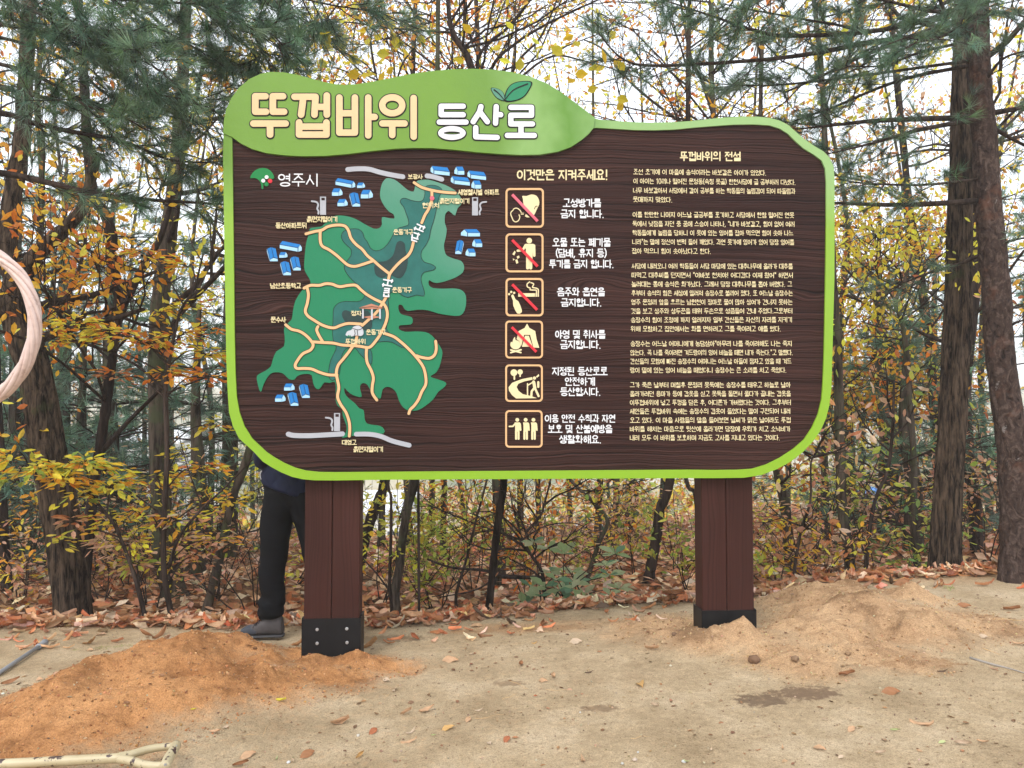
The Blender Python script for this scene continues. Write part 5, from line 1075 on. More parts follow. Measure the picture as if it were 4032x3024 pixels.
# ------------------------------------------------------------ background pines, autumn trees, shrubs
def bg_pine(px, d, H, label, spread=1.6, nt_=1, z_from=.3, group='pines in the wood behind'):
    x = (px-2016)/FPX*d; g = gz(x, d, False); off = np.array([x, d, g]); root = empty('pine_tree', off, label=label, cat='tree', group=group)
    P = np.array([[0, 0, -.2], [.03, 0, H*.3], [-.05, .05, H*.6], [0, 0, H]]); P = cr(P, 5); W = np.linspace(.10+.008*H, .02, len(P))
    Geo().add(*tube(P, W, 12, True, bark_disp(3, .07, 4, int(px)))).build('trunk', M['barkgrey'], root, smooth=True)
    wood = Geo(); TP = []; TD = []; z = z_from
    while z < H:
        if g+z > EYE+.62*d+.6: break
        for k in range(4):
            a = rng.random()*2*math.pi; L = spread*(1-.75*(z/H)**1.5)*(.7+.5*rng.random()); p, _ = along(P, min(.99, max(z, 0)/H))
            p = np.array([0, 0, z]); q = bent(p, [math.cos(a), math.sin(a), .12], L, 5, .09, .03); pine_branch(wood, q, .012, TP, TD, L*.32, .17, False, .003, .15)
        z += .42
    wood.build('branches', M['twig'], root, smooth=True); g2 = Geo(); tufts(g2, np.array(TP), np.array(TD), .17, True, [(.075, .155, .105), (.065, .125, .09), (.11, .20, .14), (.09, .16, .09)]); g2.build('needles', M['needle'], root)
for px, d, H, sp, lab in ((430, 9.5, 4.6, 1.7, 'young blue green pine behind the layered sapling, left of the board'), (900, 10.5, 5.2, 1.8, 'dense blue green pine whose edge meets the board left rim'), (60, 10.5, 5.0, 1.8, 'dark green pine low at the left edge behind the hose coil'), (-250, 9, 7, 2.0, 'pine just outside the left edge'),
    (3480, 10.5, 4.4, 2.0, 'green pine low behind the slim stem right of the board'), (3330, 12.5, 4.2, 1.9, 'small green pine close to the board lower right corner'), (3950, 11.5, 5.5, 2.0, 'green pine behind the scaly trunk at the right edge'), (650, 14, 6, 2.2, 'farther pine seen between the grey straight trunk and the board'), (240, 13, 6.5, 2.2, 'farther pine seen right of the furrowed oak'), (2480, 12.5, 3.0, 1.6, 'small dark pine between the posts near the right one'), (3700, 14, 5, 2.2, 'farther pine seen just left of the mossy trunk'), (3580, 9.2, 2.6, 1.5, 'short young pine before the slim stem right of the board'), (780, 9.2, 3.2, 1.6, 'young pine between the straight grey trunk and the board rim'), (200, 11.5, 4.6, 1.8, 'blue green pine behind the furrowed oak foot'), (330, 9.8, 3.0, 1.6, 'low young pine right of the furrowed oak')):
    bg_pine(px, d, H, lab, sp)
ORD = ['first', 'second', 'third', 'fourth', 'fifth', 'sixth', 'seventh', 'eighth', 'ninth', 'tenth', 'eleventh', 'twelfth', 'thirteenth', 'fourteenth', 'fifteenth', 'sixteenth', 'seventeenth', 'eighteenth', 'nineteenth', 'twentieth']
def bg_tree(px, d, H, p, label, group, leaf=.085, per=3, nl=7, bark='barkgrey', size=1.9, z0=1.3):
    x = (px-2016)/FPX*d; g = gz(x, d, False); Hh = H
    pts = [(px, HOR+(EYE-g)/d*FPX), (px+rng.normal()*20, HOR+(EYE-g-Hh*.3)/d*FPX), (px+rng.normal()*50, HOR+(EYE-g-Hh*.6)/d*FPX), (px+rng.normal()*80, HOR+(EYE-g-Hh)/d*FPX)]
    return make_tree('autumn_tree', label, 'tree', pts, [36*9/d, 27*9/d, 20*9/d, 8*9/d], d, bark, crown=crown_decid(p, z0, nl, size, 2, 4, leaf, per, .2, maxn=6500, bark='barkgrey'), group=group)
specs = [(p_, k) for k, p_ in ((GOLD+YEL, 'golden'), (ORANGE+RUST, 'orange'))]
gl_ = sorted([(-300, 13, 7), (250, 11.5, 7.5), (560, 15, 9), (820, 12, 7), (1150, 14, 9), (1500, 12, 8), (1850, 17, 10), (2250, 16, 10), (2600, 14, 9), (2950, 12, 8), (3250, 10.5, 7), (3560, 13, 8), (3900, 12, 8), (4250, 11, 7), (1300, 20, 9), (2420, 21, 8)])
for i, (px, d, H) in enumerate(gl_): bg_tree(px, d, H, GOLD+YEL, ORD[i]+' from the left of the slim golden leaved trees in the wood behind', 'golden trees in the wood behind', per=1. if 1100 < px < 2900 else 1.5)
og = sorted([(0, 15, 9), (420, 18, 9), (700, 19, 10), (1000, 17, 9), (1400, 16, 10), (1700, 14, 8.5), (2050, 13, 9), (2350, 12, 8.5), (2750, 18, 10), (3100, 16, 9), (3400, 17, 8), (3750, 18, 9), (4100, 16, 9)])
for i, (px, d, H) in enumerate(og): bg_tree(px, d, H, ORANGE+RUST+GOLD, ORD[i]+' from the left of the slim orange leaved trees in the wood behind', 'orange trees in the wood behind', .08, per=1. if 1100 < px < 2900 else 1.5)
for px, d, H, z0, lab in ((3330, 10.2, 3.6, .9, 'low vivid orange tree glowing just right of the board right rim'), (3520, 11.5, 4.2, 1.2, 'broad orange tree behind the kinked stem right of the board'), (2420, 11.5, 3.4, .6, 'low orange tree in the gap left of the right post'), (2120, 12.5, 3.6, .6, 'low orange tree in the middle of the gap between the posts'), (1620, 11.5, 3.6, .9, 'low golden tree right of the left post behind the grey trunk')):
    bg_tree(px, d, H, ORANGE+GOLD+GOLD, lab, 'low bright trees in the wood behind', .075, per=3, nl=12, size=1.3, z0=z0)
def bush(px, d, H, w, p, label, name='bush', group=None, leaf=.07, n=5, per=1, simple=True):
    x = (px-2016)/FPX*d; g = gz(x, d, False); off = np.array([x, d, g]); root = empty(name, off, label=label, cat='bush', group=group)
    wood = Geo(); tips = []
    for i in range(n):
        a = rng.random()*2*math.pi; grow(wood, np.array([.05*math.cos(a), .05*math.sin(a), -.03]), [w/H*math.cos(a)*rng.random()*1.4, w/H*math.sin(a)*rng.random(), 1], H*(.6+.5*rng.random()), .008, 2, tips, .03, .18, 4)
    wood.build('stems', M['twig'], root, smooth=True); T = np.array(tips) if px > 2760 else np.repeat(np.array(tips), 2, 0)
    cap_ = 460 if 1187 < px < 2760 else 330
    if len(T) > cap_: T = T[rng.choice(len(T), cap_, False)]
    gg = Geo(); leaves(gg, T+rng.standard_normal(T.shape)*.05, leaf, p, .45, False, .3); gg.build('foliage', M['leaf'], root)
bl = sorted([(110, 7.4, .9, PINK+GOLD), (420, 7.6, 1.0, PINK+RUST), (620, 7.4, 1.1, GOLD+YEL), (860, 7.8, 1.3, YEL+GREENY), (1010, 7.2, 1.2, RUST+PINK), (1150, 8.4, 1.7, YEL+GREENY), (1500, 7.7, 1.2, YEL+GREENY), (1640, 8.6, 1.6, YEL+GOLD), (1720, 7.4, .9, GREENY), (1860, 8.2, 1.2, GREENY+ORANGE),
    (2080, 7.6, 1.0, GREENY+ORANGE), (2160, 9.5, 1.5, ORANGE+GOLD), (2330, 9.6, 1.3, GOLD+PINK), (2480, 8.2, 1.0, GREENY+PINK), (2660, 8.6, 1.3, RUST+GOLD), (2730, 7.0, .7, GREENY), (3040, 7.6, 1.3, PINK+YEL), (3180, 8.6, 1.6, PINK+GREENY), (3260, 7.2, .8, GOLD+RUST), (3420, 8.2, 1.2, GREENY+PINK), (3560, 9.2, 1.3, GOLD+RUST), (3640, 7.4, .7, GREEN+GREENY), (3880, 8.4, 1.4, PINK+RUST), (3990, 7.8, 1.5, RUST+PINK), (310, 9., 1.4, RUST+GOLD), (740, 9.2, 1.3, RUST+PINK), (3300, 10, 1.4, ORANGE+GREENY), (3760, 9.6, 1.5, RUST+GREENY), (30, 9.2, 1.4, RUST), (530, 8.6, .9, RUST+PINK)], key=lambda a: a[0])
for i, (px, d, H, p) in enumerate(bl):
    c_ = 'pinkish' if p[0] == PINK[0] else 'rusty' if p[0] == RUST[0] else 'yellow green' if p[0] == GREENY[0] else 'yellow' if p[0] == YEL[0] else 'golden' if p[0] == GOLD[0] else 'orange' if p[0] == ORANGE[0] else 'green'
    ref = 'left of the board' if px < 1187 else 'between the two posts' if px < 2760 else 'right of the right post'
    k = sum(1 for b_ in bl[:i] if (b_[0] < 1187) == (px < 1187) and (b_[0] < 2760) == (px < 2760))
    bush(px, d, H, H*.75, p, '%s understory bush %s, %s one from the left' % (c_, ref, ORD[k]), group='bushes along the wood edge', leaf=.075)
# distant wood, one mass
g = Geo(); n = 26000
th = (rng.random(n)-.5)*1.7; dist_ = 26+60*rng.random(n)**1.5; x = np.sin(th*.75)/np.cos(th*.75)*dist_; zb = ground(x, dist_, False)
clump = fbm(x*.12, dist_*.12, 0, 71, 3); tall = (2.4+3.5*clump)*rng.random(n)**.6; keep = clump > -.1
x, dist_, zb, tall = x[keep], dist_[keep], zb[keep], tall[keep]; cc = pal(GOLD+ORANGE+GREENY+RUST, len(x)); A = rdir(len(x))
scatter(g, LEAF2V, LEAF2F, np.stack([x, dist_, zb+tall], -1), A, rdir(len(x)), .22+.3*rng.random(len(x))*dist_/40, cc); g.build('distant_wood', M['leaf'], kind='stuff')

# yellow big-leaved climber over the title
root = empty('yellow_shrub', at(1650, 2400, 6.2)*[1, 1, 0], label='tall thin shrub with large lemon yellow leaves above the green title plate', cat='shrub')
off = np.array(root.location); gzz = gz(off[0], off[1], False)
wood = Geo()
for pts in ([(1650, 2440), (1640, 1500), (1600, 700), (1480, 300), (1300, 180), (1240, 100)], [(1600, 700), (1500, 400), (1380, 290), (1280, 260)], [(1640, 900), (1800, 500), (1950, 300), (2100, 240), (2260, 170), (2450, 100)], [(1600, 700), (1560, 350), (1640, 180), (1820, 100)], [(1480, 300), (1460, 140), (1520, 80)], [(1950, 400), (2150, 230), (2300, 240), (2500, 300)]):
    q = cr([at(x, y, 6.0) for x, y in pts], 5); wood.add(*tube(q-off, np.linspace(.012, .003, len(q)), 5, False))
wood.build('stems', M['twig'], root, smooth=True)
lt = []
for k in range(3):
    gq = Geo(); s = np.array([[1.5, 1, 1.0]]); gq.add(OAKV*[1.35, 1, 1.4+.5*k], OAKF, np.array(YEL[k])*[1, 1, .7]); lt.append(gq.mesh('leaf', M['leaf']))
def one_leaf(root, off, P, A, Nh, size, me, name='leaf', **k):
    A = Vector(A).normalized(); X = A.cross(Vector(Nh)).normalized(); Z = X.cross(A)
    o = bpy.data.objects.new(name, me); COL.objects.link(o)
    if root is not None: o.parent = root
    o.matrix_local = Matrix.Translation(Vector(P)-Vector(off)) @ Matrix((( X.x, A.x, Z.x), (X.y, A.y, Z.y), (X.z, A.z, Z.z))).to_4x4() @ Matrix.Scale(size, 4)
    return setp(o, **k)
for x, y in [(570, 290), (540, 400), (630, 385), (725, 375), (640, 440), (715, 440), (800, 430), (850, 410), (900, 390), (880, 325), (960, 265), (1025, 230), (1080, 170), (1270, 155), (1590, 340), (1690, 290), (1750, 280), (1720, 345), (1820, 240), (1885, 250), (2140, 150), (2110, 200), (790, 130), (850, 150), (830, 210), (560, 200), (520, 205), (770, 230), (1220, 345), (2000, 370), (2050, 390), (1960, 430), (1890, 460), (2090, 340), (2030, 290), (2120, 360), (760, 170), (860, 100), (880, 190), (700, 190), (590, 250), (930, 300), (350, 370), (300, 360), (2010, 500), (2060, 520), (2150, 590), (2180, 580)]:
    a = rng.random()*2*math.pi; px, py = T8(x, y); P = at(px, py-20, 5.8+.3*rng.standard_normal())
    one_leaf(root, off, P, (math.cos(a), .5*rng.standard_normal(), -.5+.6*rng.standard_normal()), (.6*rng.standard_normal(), -1, .8*rng.standard_normal()), .085+.035*rng.random(), lt[rng.integers(0, 3)])

# pale green big-leaved shrub between the posts
root = empty('green_shrub', at(2220, 2440, 6.4)*[1, 1, 0]+[0, 0, gz(at(2220, 2440, 6.4)[0], 6.4)], label='low shrub with large pale green leaves in whorls between the two posts', cat='shrub')
off = np.array(root.location); wood = Geo(); lt2 = []
for k, c_ in enumerate([(.46, .56, .32), (.34, .46, .22), (.55, .58, .36), (.18, .34, .20)]):
    gq = Geo(); gq.add(OAKV*[1.05, 1, 1.6], OAKF, c_); lt2.append(gq.mesh('leaf', M['leaf']))
for x, y in [(1300, 370), (1380, 400), (1460, 430), (1360, 600), (1440, 620), (1500, 580), (1430, 660), (1390, 520), (1500, 520), (1670, 490), (1690, 540), (1720, 430), (1290, 600), (1250, 690), (1530, 700), (1500, 610), (1740, 610), (1690, 640), (1330, 650), (1600, 560), (1560, 640), (1420, 560)]:
    px, py = crop(1100, 1850, .76854)(x, y); c = at(px, py, 6.35+.25*rng.standard_normal()); b0 = off+[.12*rng.standard_normal(), 0, 0]
    q = cr([b0, (b0+c)/2+[0, 0, .08], c], 4); wood.add(*tube(q-off, np.linspace(.006, .003, len(q)), 4, False))
    for j in range(5):
        a = j*2*math.pi/5+rng.random(); one_leaf(root, off, c, (math.cos(a), math.sin(a)*.8, .1+.35*rng.standard_normal()), (.25*rng.standard_normal(), -.35, 1), .13*(.7+.5*rng.random()), lt2[rng.choice([0, 0, 1, 2, 3])])
wood.build('stems', M['twig'], root, smooth=True)

# ------------------------------------------------------------ far things seen through the wood
def boxg(g, x0, x1, y0, y1, z0, z1, m=0):
    V = [(x, y, z) for z in (z0, z1) for x, y in ((x0, y0), (x1, y0), (x1, y1), (x0, y1))]
    g.add(V, [(0, 3, 2, 1), (4, 5, 6, 7), (0, 1, 5, 4), (1, 2, 6, 5), (2, 3, 7, 6), (3, 0, 4, 7)], m=m)
M['wallw'] = paint('white_wall', (.72, .72, .70), .8, .05); M['glassd'] = paint('dark_window', (.04, .05, .06), .2, .1, .6); M['roofpale'] = paint('pale_roof', (.66, .67, .68), .7, .06); M['roofblue'] = paint('blue_roof', (.10, .24, .55), .6, .08)
def house(px0, px1, d, pytop, roofm, label, depth=6, nw=4):
    x0, x1 = (px0-2016)/FPX*d, (px1-2016)/FPX*d; zt = EYE-(pytop-HOR)/FPX*d; zg = gz((x0+x1)/2, d+depth/2, False)-.4; zg = min(zg, gz(x0, d, False), gz(x1, d, False))-.2
    root = empty('house', ((x0+x1)/2, d+depth/2, zg), label=label, cat='house'); w = (x1-x0)/2
    g = Geo(); h = zt-zg; rise = min(.9, h*.25); boxg(g, -w, w, -depth/2, depth/2, 0, h-rise); g.build('wall', M['wallw'], root)
    g = Geo(); e = .25
    V = [(-w-e, -depth/2-e, h-rise), (w+e, -depth/2-e, h-rise), (w+e, 0, h), (-w-e, 0, h), (w+e, depth/2+e, h-rise), (-w-e, depth/2+e, h-rise)]
    V += [(a, b, c+.12) for a, b, c in V]
    g.add(V, [(0, 1, 2, 3), (3, 2, 4, 5), (6, 9, 8, 7), (9, 11, 10, 8), (0, 6, 7, 1), (1, 7, 8, 2), (2, 8, 10, 4), (4, 10, 11, 5), (5, 11, 9, 3), (3, 9, 6, 0)]); g.build('roof', M[roofm], root)
    for i in range(nw):
        cx = -w+(i+.5)*2*w/nw; g = Geo(); boxg(g, cx-.4, cx+.4, -depth/2-.05, -depth/2+.02, h-rise-1.9, h-rise-.8); f = g.build('window', M['wallw'], root)
        g = Geo(); boxg(g, cx-.33, cx+.33, -depth/2-.06, -depth/2-.045, h-rise-1.83, h-rise-.87); g.build('pane', M['glassd'], f)
house(2130, 2660, 31, 2105, 'roofpale', 'long low house with a pale roof far down the slope between the posts', 5, 5)
house(1230, 1600, 42, 1960, 'roofpale', 'white house far behind the wood, seen just right of the left post', 7, 4)
house(3470, 3640, 30, 1945, 'roofblue', 'small house with a blue roof in the distance right of the board', 4, 2)
house(330, 700, 48, 1690, 'roofpale', 'white house in the valley behind the pines left of the board', 8, 4)
M['fence'] = paint('black_fence', (.02, .02, .022), .5, .1)
x0, x1, d = (1230-2016)/FPX*20, (1600-2016)/FPX*20, 20.
root = empty('picket_fence', (x0, d, gz(x0, d, False)), label='black picket fence low behind the wood, right beside the left post', cat='fence'); off = np.array(root.location)
g = Geo(); boxg(g, 0, .03, -.01, .01, 0, 1.0); pk = g.mesh('picket', M['fence'])
for i in range(20):
    o = bpy.data.objects.new('picket', pk); COL.objects.link(o); o.parent = root; xx = i*(x1-x0)/19; o.location = (xx, 0, gz(x0+xx, d, False)-off[2]-.05)
for z in (.25, .85):
    g = Geo(); g.add(*tube([(i*(x1-x0)/19, .02, gz(x0+i*(x1-x0)/19, d, False)-off[2]+z) for i in range(20)], .015, 4)); g.build('rail', M['fence'], root)

# ------------------------------------------------------------ dry leaves
def curled(L, W, curl, bend, seed):
    r = np.random.default_rng(seed); V = []; F = []; n = 6
    for i in range(n+1):
        t = i/n; w = W*math.sin(math.pi*min(.97, max(.04, t))**.85)*(1+.12*r.standard_normal()); z0 = bend*L*(t-.5)**2*4*.25+.01*L*r.standard_normal()
        for j, s in enumerate((-1, -.5, 0, .5, 1)): V.append((s*w*(1-.3*abs(curl)*abs(s)), (t-.5)*L, z0+curl*W*s*s*1.1+.06*W*r.standard_normal()+.3*W*curl*s*math.sin(3*t+seed)))
    for i in range(n):
        for j in range(4): a = i*5+j; F.append((a, a+1, a+6, a+5))
    V += [(-.0012, -L*.5, 0), (.0012, -L*.5, 0), (.0, -L*.68, .01*seed % .01)]; F = [(a, b, c) for a, b, c, d_ in F]+[(a, c, d_) for a, b, c, d_ in F]+[(35, 36, 37)]
    return np.array(V), np.array(F)
LCOL = {'buff': (.54, .34, .20), 'brown': (.34, .16, .075), 'pale': (.56, .43, .31), 'red brown': (.42, .15, .07), 'amber': (.56, .34, .13), 'yellow': (.68, .60, .08), 'green': (.45, .50, .24), 'dark': (.14, .09, .06), 'pinkish': (.48, .28, .18)}
LM = {}
for ci, (cn, cc_) in enumerate(LCOL.items()):
    for k, (W, cu, be) in enumerate(((.20, .45, .5), (.17, .9, .3), (.26, .25, -.5), (.15, -.7, .7))):
        V, F = curled(1, W, cu, be, ci*7+k); g = Geo(); vc = np.array(cc_)*(1+.12*np.random.default_rng(k).standard_normal((len(V), 1))); g.add(V, F, np.clip(vc, 0, .85)); LM[(cn, k)] = g.mesh('leaf', M['dryleaf'], True)
def hit(px, py):
    z = 0.
    for i in range(12): x, y = gp(px, py, z); z = .5*z+.5*gz(x, y)
    x, y = gp(px, py, z); return x, y, gz(x, y)
D1, D2, D3 = crop(0, 2400, .67812), crop(1300, 2400, .63291), crop(2600, 2300, .64738)
FALL = [(D2, 740, 325, 80, 5, 'buff'), (D2, 1185, 350, 48, 110, 'brown'), (D2, 1385, 425, 50, 110, 'buff'), (D2, 1322, 450, 50, 15, 'buff'), (D2, 400, 505, 36, 80, 'pale'), (D2, 345, 445, 50, 20, 'pale'), (D2, 470, 650, 65, -25, 'buff'), (D2, 600, 635, 75, -15, 'buff'), (D2, 925, 632, 36, -5, 'pale'), (D2, 862, 690, 48, -50, 'buff'), (D2, 735, 745, 65, -15, 'amber'), (D2, 270, 765, 62, -50, 'red brown'), (D2, 500, 768, 58, -30, 'pale'),
    (D2, 645, 790, 24, 5, 'green'), (D2, 490, 826, 70, -5, 'buff'), (D2, 70, 708, 75, -8, 'buff'), (D2, 180, 920, 58, -45, 'amber'), (D2, 990, 838, 40, 60, 'pale'), (D2, 1100, 815, 58, -60, 'red brown'), (D2, 1525, 208, 62, 5, 'pale'), (D2, 2005, 252, 68, 15, 'buff'), (D2, 1270, 213, 24, 0, 'amber'), (D2, 1610, 396, 34, 0, 'dark'), (D2, 1930, 470, 44, 90, 'amber'), (D2, 2025, 610, 58, 40, 'pale'), (D2, 1280, 545, 24, 20, 'red brown'), (D2, 1570, 938, 38, 90, 'buff'), (D2, 880, 285, 22, 0, 'pale'),
    (D1, 1635, 537, 46, 5, 'yellow'), (D1, 1125, 588, 24, 0, 'yellow'), (D1, 1255, 718, 55, 5, 'buff'), (D1, 520, 240, 38, 10, 'buff'), (D1, 325, 387, 50, 0, 'pinkish'), (D1, 225, 412, 42, 10, 'buff'), (D1, 60, 430, 75, -25, 'brown'), (D1, 1975, 662, 80, -10, 'buff'), (D1, 1440, 855, 80, -25, 'buff'), (D1, 1785, 850, 82, -30, 'brown'), (D1, 1605, 872, 24, 80, 'green'), (D1, 1400, 907, 66, -5, 'brown'), (D1, 1310, 692, 34, -30, 'pale'), (D1, 930, 780, 30, 10, 'brown'), (D1, 1850, 540, 24, 0, 'pale'), (D1, 1700, 890, 40, 40, 'pale'),
    (D3, 1165, 890, 56, -20, 'buff'), (D3, 1135, 557, 66, 5, 'brown'), (D3, 1840, 140, 66, 5, 'brown'), (D3, 2140, 162, 66, 15, 'brown'), (D3, 1960, 325, 46, 20, 'pale'), (D3, 2180, 372, 50, 30, 'buff'), (D3, 2030, 520, 38, 40, 'pinkish'), (D3, 1590, 855, 105, 25, 'buff'), (D3, 1400, 665, 80, 5, 'brown'), (D3, 1430, 897, 40, 10, 'green'), (D3, 1715, 969, 30, 0, 'green'), (D3, 1845, 980, 72, 20, 'pale'), (D3, 1965, 970, 50, 25, 'buff'), (D3, 965, 1005, 66, 30, 'buff'), (D3, 1340, 1037, 46, 5, 'pale'), (D3, 1100, 1060, 32, -10, 'pale'), (D3, 745, 1000, 36, -60, 'buff'), (D3, 310, 1016, 26, -50, 'pale'), (D3, 158, 1090, 34, 30, 'green'), (D3, 595, 1016, 24, 0, 'brown'), (D3, 1000, 830, 26, 10, 'pale'), (D3, 1715, 535, 40, 5, 'dark'), (D3, 500, 930, 18, 0, 'pale')]
def region(px, py):
    h = 'by the D handle' if px < 900 and py > 2900 else 'on the left soil heap' if px < 1050 else 'below the left post' if px < 1500 else 'under the trail map side' if px < 1900 else 'in the middle of the bare ground' if px < 2300 else 'left of the right post' if px < 2760 else 'below the right post' if px < 3150 else 'below the right soil heap' if px < 3600 else 'near the right edge'
    v = 'far back' if py < 2580 else 'midway forward' if py < 2780 else 'close to the bottom edge'
    return h+', '+v
seen = {}
for c, x, y, ln, an, cn in FALL:
    px, py = c(x, y); s = .6478 if c is D1 else .63 if c is D2 else .647
    X, Y, Z = hit(px, py); size = ln*s*1.5/FPX*Y/max(.55, abs(math.cos(R(an)))*1+abs(math.sin(R(an)))*.55)
    dx, dy = math.cos(R(an)), -math.sin(R(an))*2.1; A = (dx, dy, .22)
    sh = 'long' if ln > 60 else 'short' if ln < 35 else 'oblong'; base = '%s %s leaf %s' % (sh, cn, region(px, py))
    seen.setdefault(base, []).append(px); k = len(seen[base])
    tilt = {2: 1.0, }.get(0, 0)
    o = one_leaf(None, (0, 0, 0), (X, Y, Z+.006+size*.03), A, (.3*rng.standard_normal(), -.55+.3*rng.standard_normal(), 1), size, LM[(cn, int(rng.integers(0, 4)))], 'fallen_leaf', label=base, cat='leaf', group='single leaves fallen on the bare ground')
    o['px'] = px
byb = {}
for o in COL.objects:
    if o.name.startswith('fallen_leaf'): byb.setdefault(o['label'], []).append(o)
for b_, l in byb.items():
    l.sort(key=lambda o: o['px'])
    if len(l) > 1:
        for i, o in enumerate(l): o['label'] = b_+', '+ORD[i]+' from left'
    for o in l: del o['px']
# litter ridge along the back of the clearing
for k in range(290):
    x = rng.uniform(-3.7, 4.3); e = float(edge_y(np.array([x]))[()]) if np.ndim(edge_y(np.array([x]))) == 0 else float(edge_y(np.array([x]))[0])
    y = e+.0+.32*rng.random()**1.2-(.38*rng.random() if rng.random() < .3 else 0); z = gz(x, y)+.012+.075*rng.random()*(1-abs(y-e-.12)*2.5 if abs(y-e-.12) < .4 else 0)
    cn = rng.choice(['buff', 'brown', 'pale', 'pinkish', 'red brown', 'pinkish', 'brown', 'dark']); a = rng.random()*6.28
    one_leaf(None, (0, 0, 0), (x, y, z), (math.cos(a), math.sin(a), .35*rng.standard_normal()), (.5*rng.standard_normal(), .5*rng.standard_normal()-.2, 1), .085+.085*rng.random(), LM[(cn, int(rng.integers(0, 4)))], 'litter_leaf', label='curled %s leaf in the litter band, %s' % (cn, 'far left of the person' if x < -2. else 'around the person' if x < -1.35 else 'just right of the left post' if x < -.4 else 'in the middle gap' if x < .5 else 'just left of the right post' if x < 1.5 else 'behind the right heap' if x < 2.8 else 'near the scaly pine'), cat='leaf', group='litter leaves along the back of the clearing')
TT = []
for k in range(4): TT.append(curled(1, (.20, .17, .26, .15)[k], (.45, .9, .25, -.7)[k], (.5, .3, -.5, .7)[k], 50+k))
g = Geo()
def litter(n, xa, xb, dy0, dy1, hz, sz, zz=.01):
    x = rng.uniform(xa, xb, n); e = edge_y(x); y = e+dy0+(dy1-dy0)*rng.random(n)**1.2; z = ground(x, y)+zz+hz*rng.random(n)
    a = rng.random(n)*6.28; A = np.stack([np.cos(a), np.sin(a), .35*rng.standard_normal(n)], -1); Nh = np.stack([.5*rng.standard_normal(n), .5*rng.standard_normal(n), np.ones(n)], -1)
    cols = pal([LCOL[q] for q in ('buff', 'brown', 'pale', 'red brown', 'pinkish', 'brown')], n, .2); idx = rng.integers(0, 4, n)
    for k in range(4):
        q = idx == k; scatter(g, *TT[k], np.stack([x, y, z], -1)[q], A[q], Nh[q], sz*(.7+.6*rng.random(q.sum())), cols[q])
litter(1500, -4.2, 4.8, -.02, .42, .06, .12); litter(160, -4., 4.6, -.5, .0, .0, .09); litter(260, 1.6, 4.6, -.1, .5, .03, .12)
g.build('leaf_litter', M['dryleaf'], kind='stuff')
g = Geo(); n = 26000; x = rng.uniform(-9, 9, n); y = edge_y(x)+.3+9*rng.random(n)**1.4; z = ground(x, y)+.02+.03*rng.random(n); a = rng.random(n)*6.28
scatter(g, LEAF2V, LEAF2F, np.stack([x, y, z], -1), np.stack([np.cos(a), np.sin(a), .3*rng.standard_normal(n)], -1), np.stack([.6*rng.standard_normal(n), .6*rng.standard_normal(n), np.ones(n)], -1), .13*(.7+.6*rng.random(n)), pal([LCOL[q] for q in ('buff', 'brown', 'pale', 'red brown', 'pinkish', 'brown')], n, .2))
g.build('forest_floor_leaves', M['dryleaf'], kind='stuff')
# little stones, crumbs of soil
OV = np.array([(1, 0, 0), (-1, 0, 0), (0, 1, 0), (0, -1, 0), (0, 0, 1), (0, 0, -1), (.6, .6, .4), (-.6, .5, .5)])*[.5, .5, .38]; OF = np.array([(0, 6, 4), (0, 2, 6), (2, 7, 6), (6, 7, 4), (2, 1, 7), (1, 4, 7), (1, 3, 4), (3, 0, 4), (2, 0, 5), (1, 2, 5), (3, 1, 5), (0, 3, 5)])
m_, nt, b = new_mat('crumbs'); a_ = nt.nodes.new('ShaderNodeVertexColor'); a_.layer_name = 'Col'; nt.links.new(a_.outputs[0], b.inputs['Base Color']); b.inputs['Roughness'].default_value = .9; b.inputs['Specular IOR Level'].default_value = .15; M['crumb'] = m_
def crumbs(n, pick, cols, s0, s1, name):
    x, y = pick(n); z, m, d = ground(x, y, True, True); s = s0+(s1-s0)*rng.random(len(x))**4
    g = Geo(); scatter(g, OV, OF, np.stack([x, y, z+s*.15], -1), rdir(len(x)), rdir(len(x)), s, pal(cols, len(x), .12, 1.)); g.build(name, M['crumb'], kind='stuff')
def flatpick(n): return rng.uniform(-2.8, 3.6, n), 3.0+2.7*rng.random(n)
def heappick(lo, hi):
    def f(n):
        x = rng.uniform(lo, hi, n*4); y = rng.uniform(3.3, 6.3, n*4); _, m, d = ground(x, y, False, True); q = (m > .12) & (d < .2); return x[q][:n], y[q][:n]
    return f
crumbs(5200, flatpick, [(.32, .24, .15), (.25, .18, .11), (.36, .29, .2), (.18, .12, .08)], .003, .014, 'gravel')
crumbs(5200, heappick(-3.2, .1), [(.34, .16, .065), (.40, .20, .09), (.45, .25, .12), (.24, .11, .05)], .003, .018, 'soil_crumbs')
crumbs(5200, heappick(.7, 4.), [(.36, .23, .12), (.42, .28, .15), (.47, .34, .20), (.27, .16, .08)], .003, .018, 'soil_crumbs')
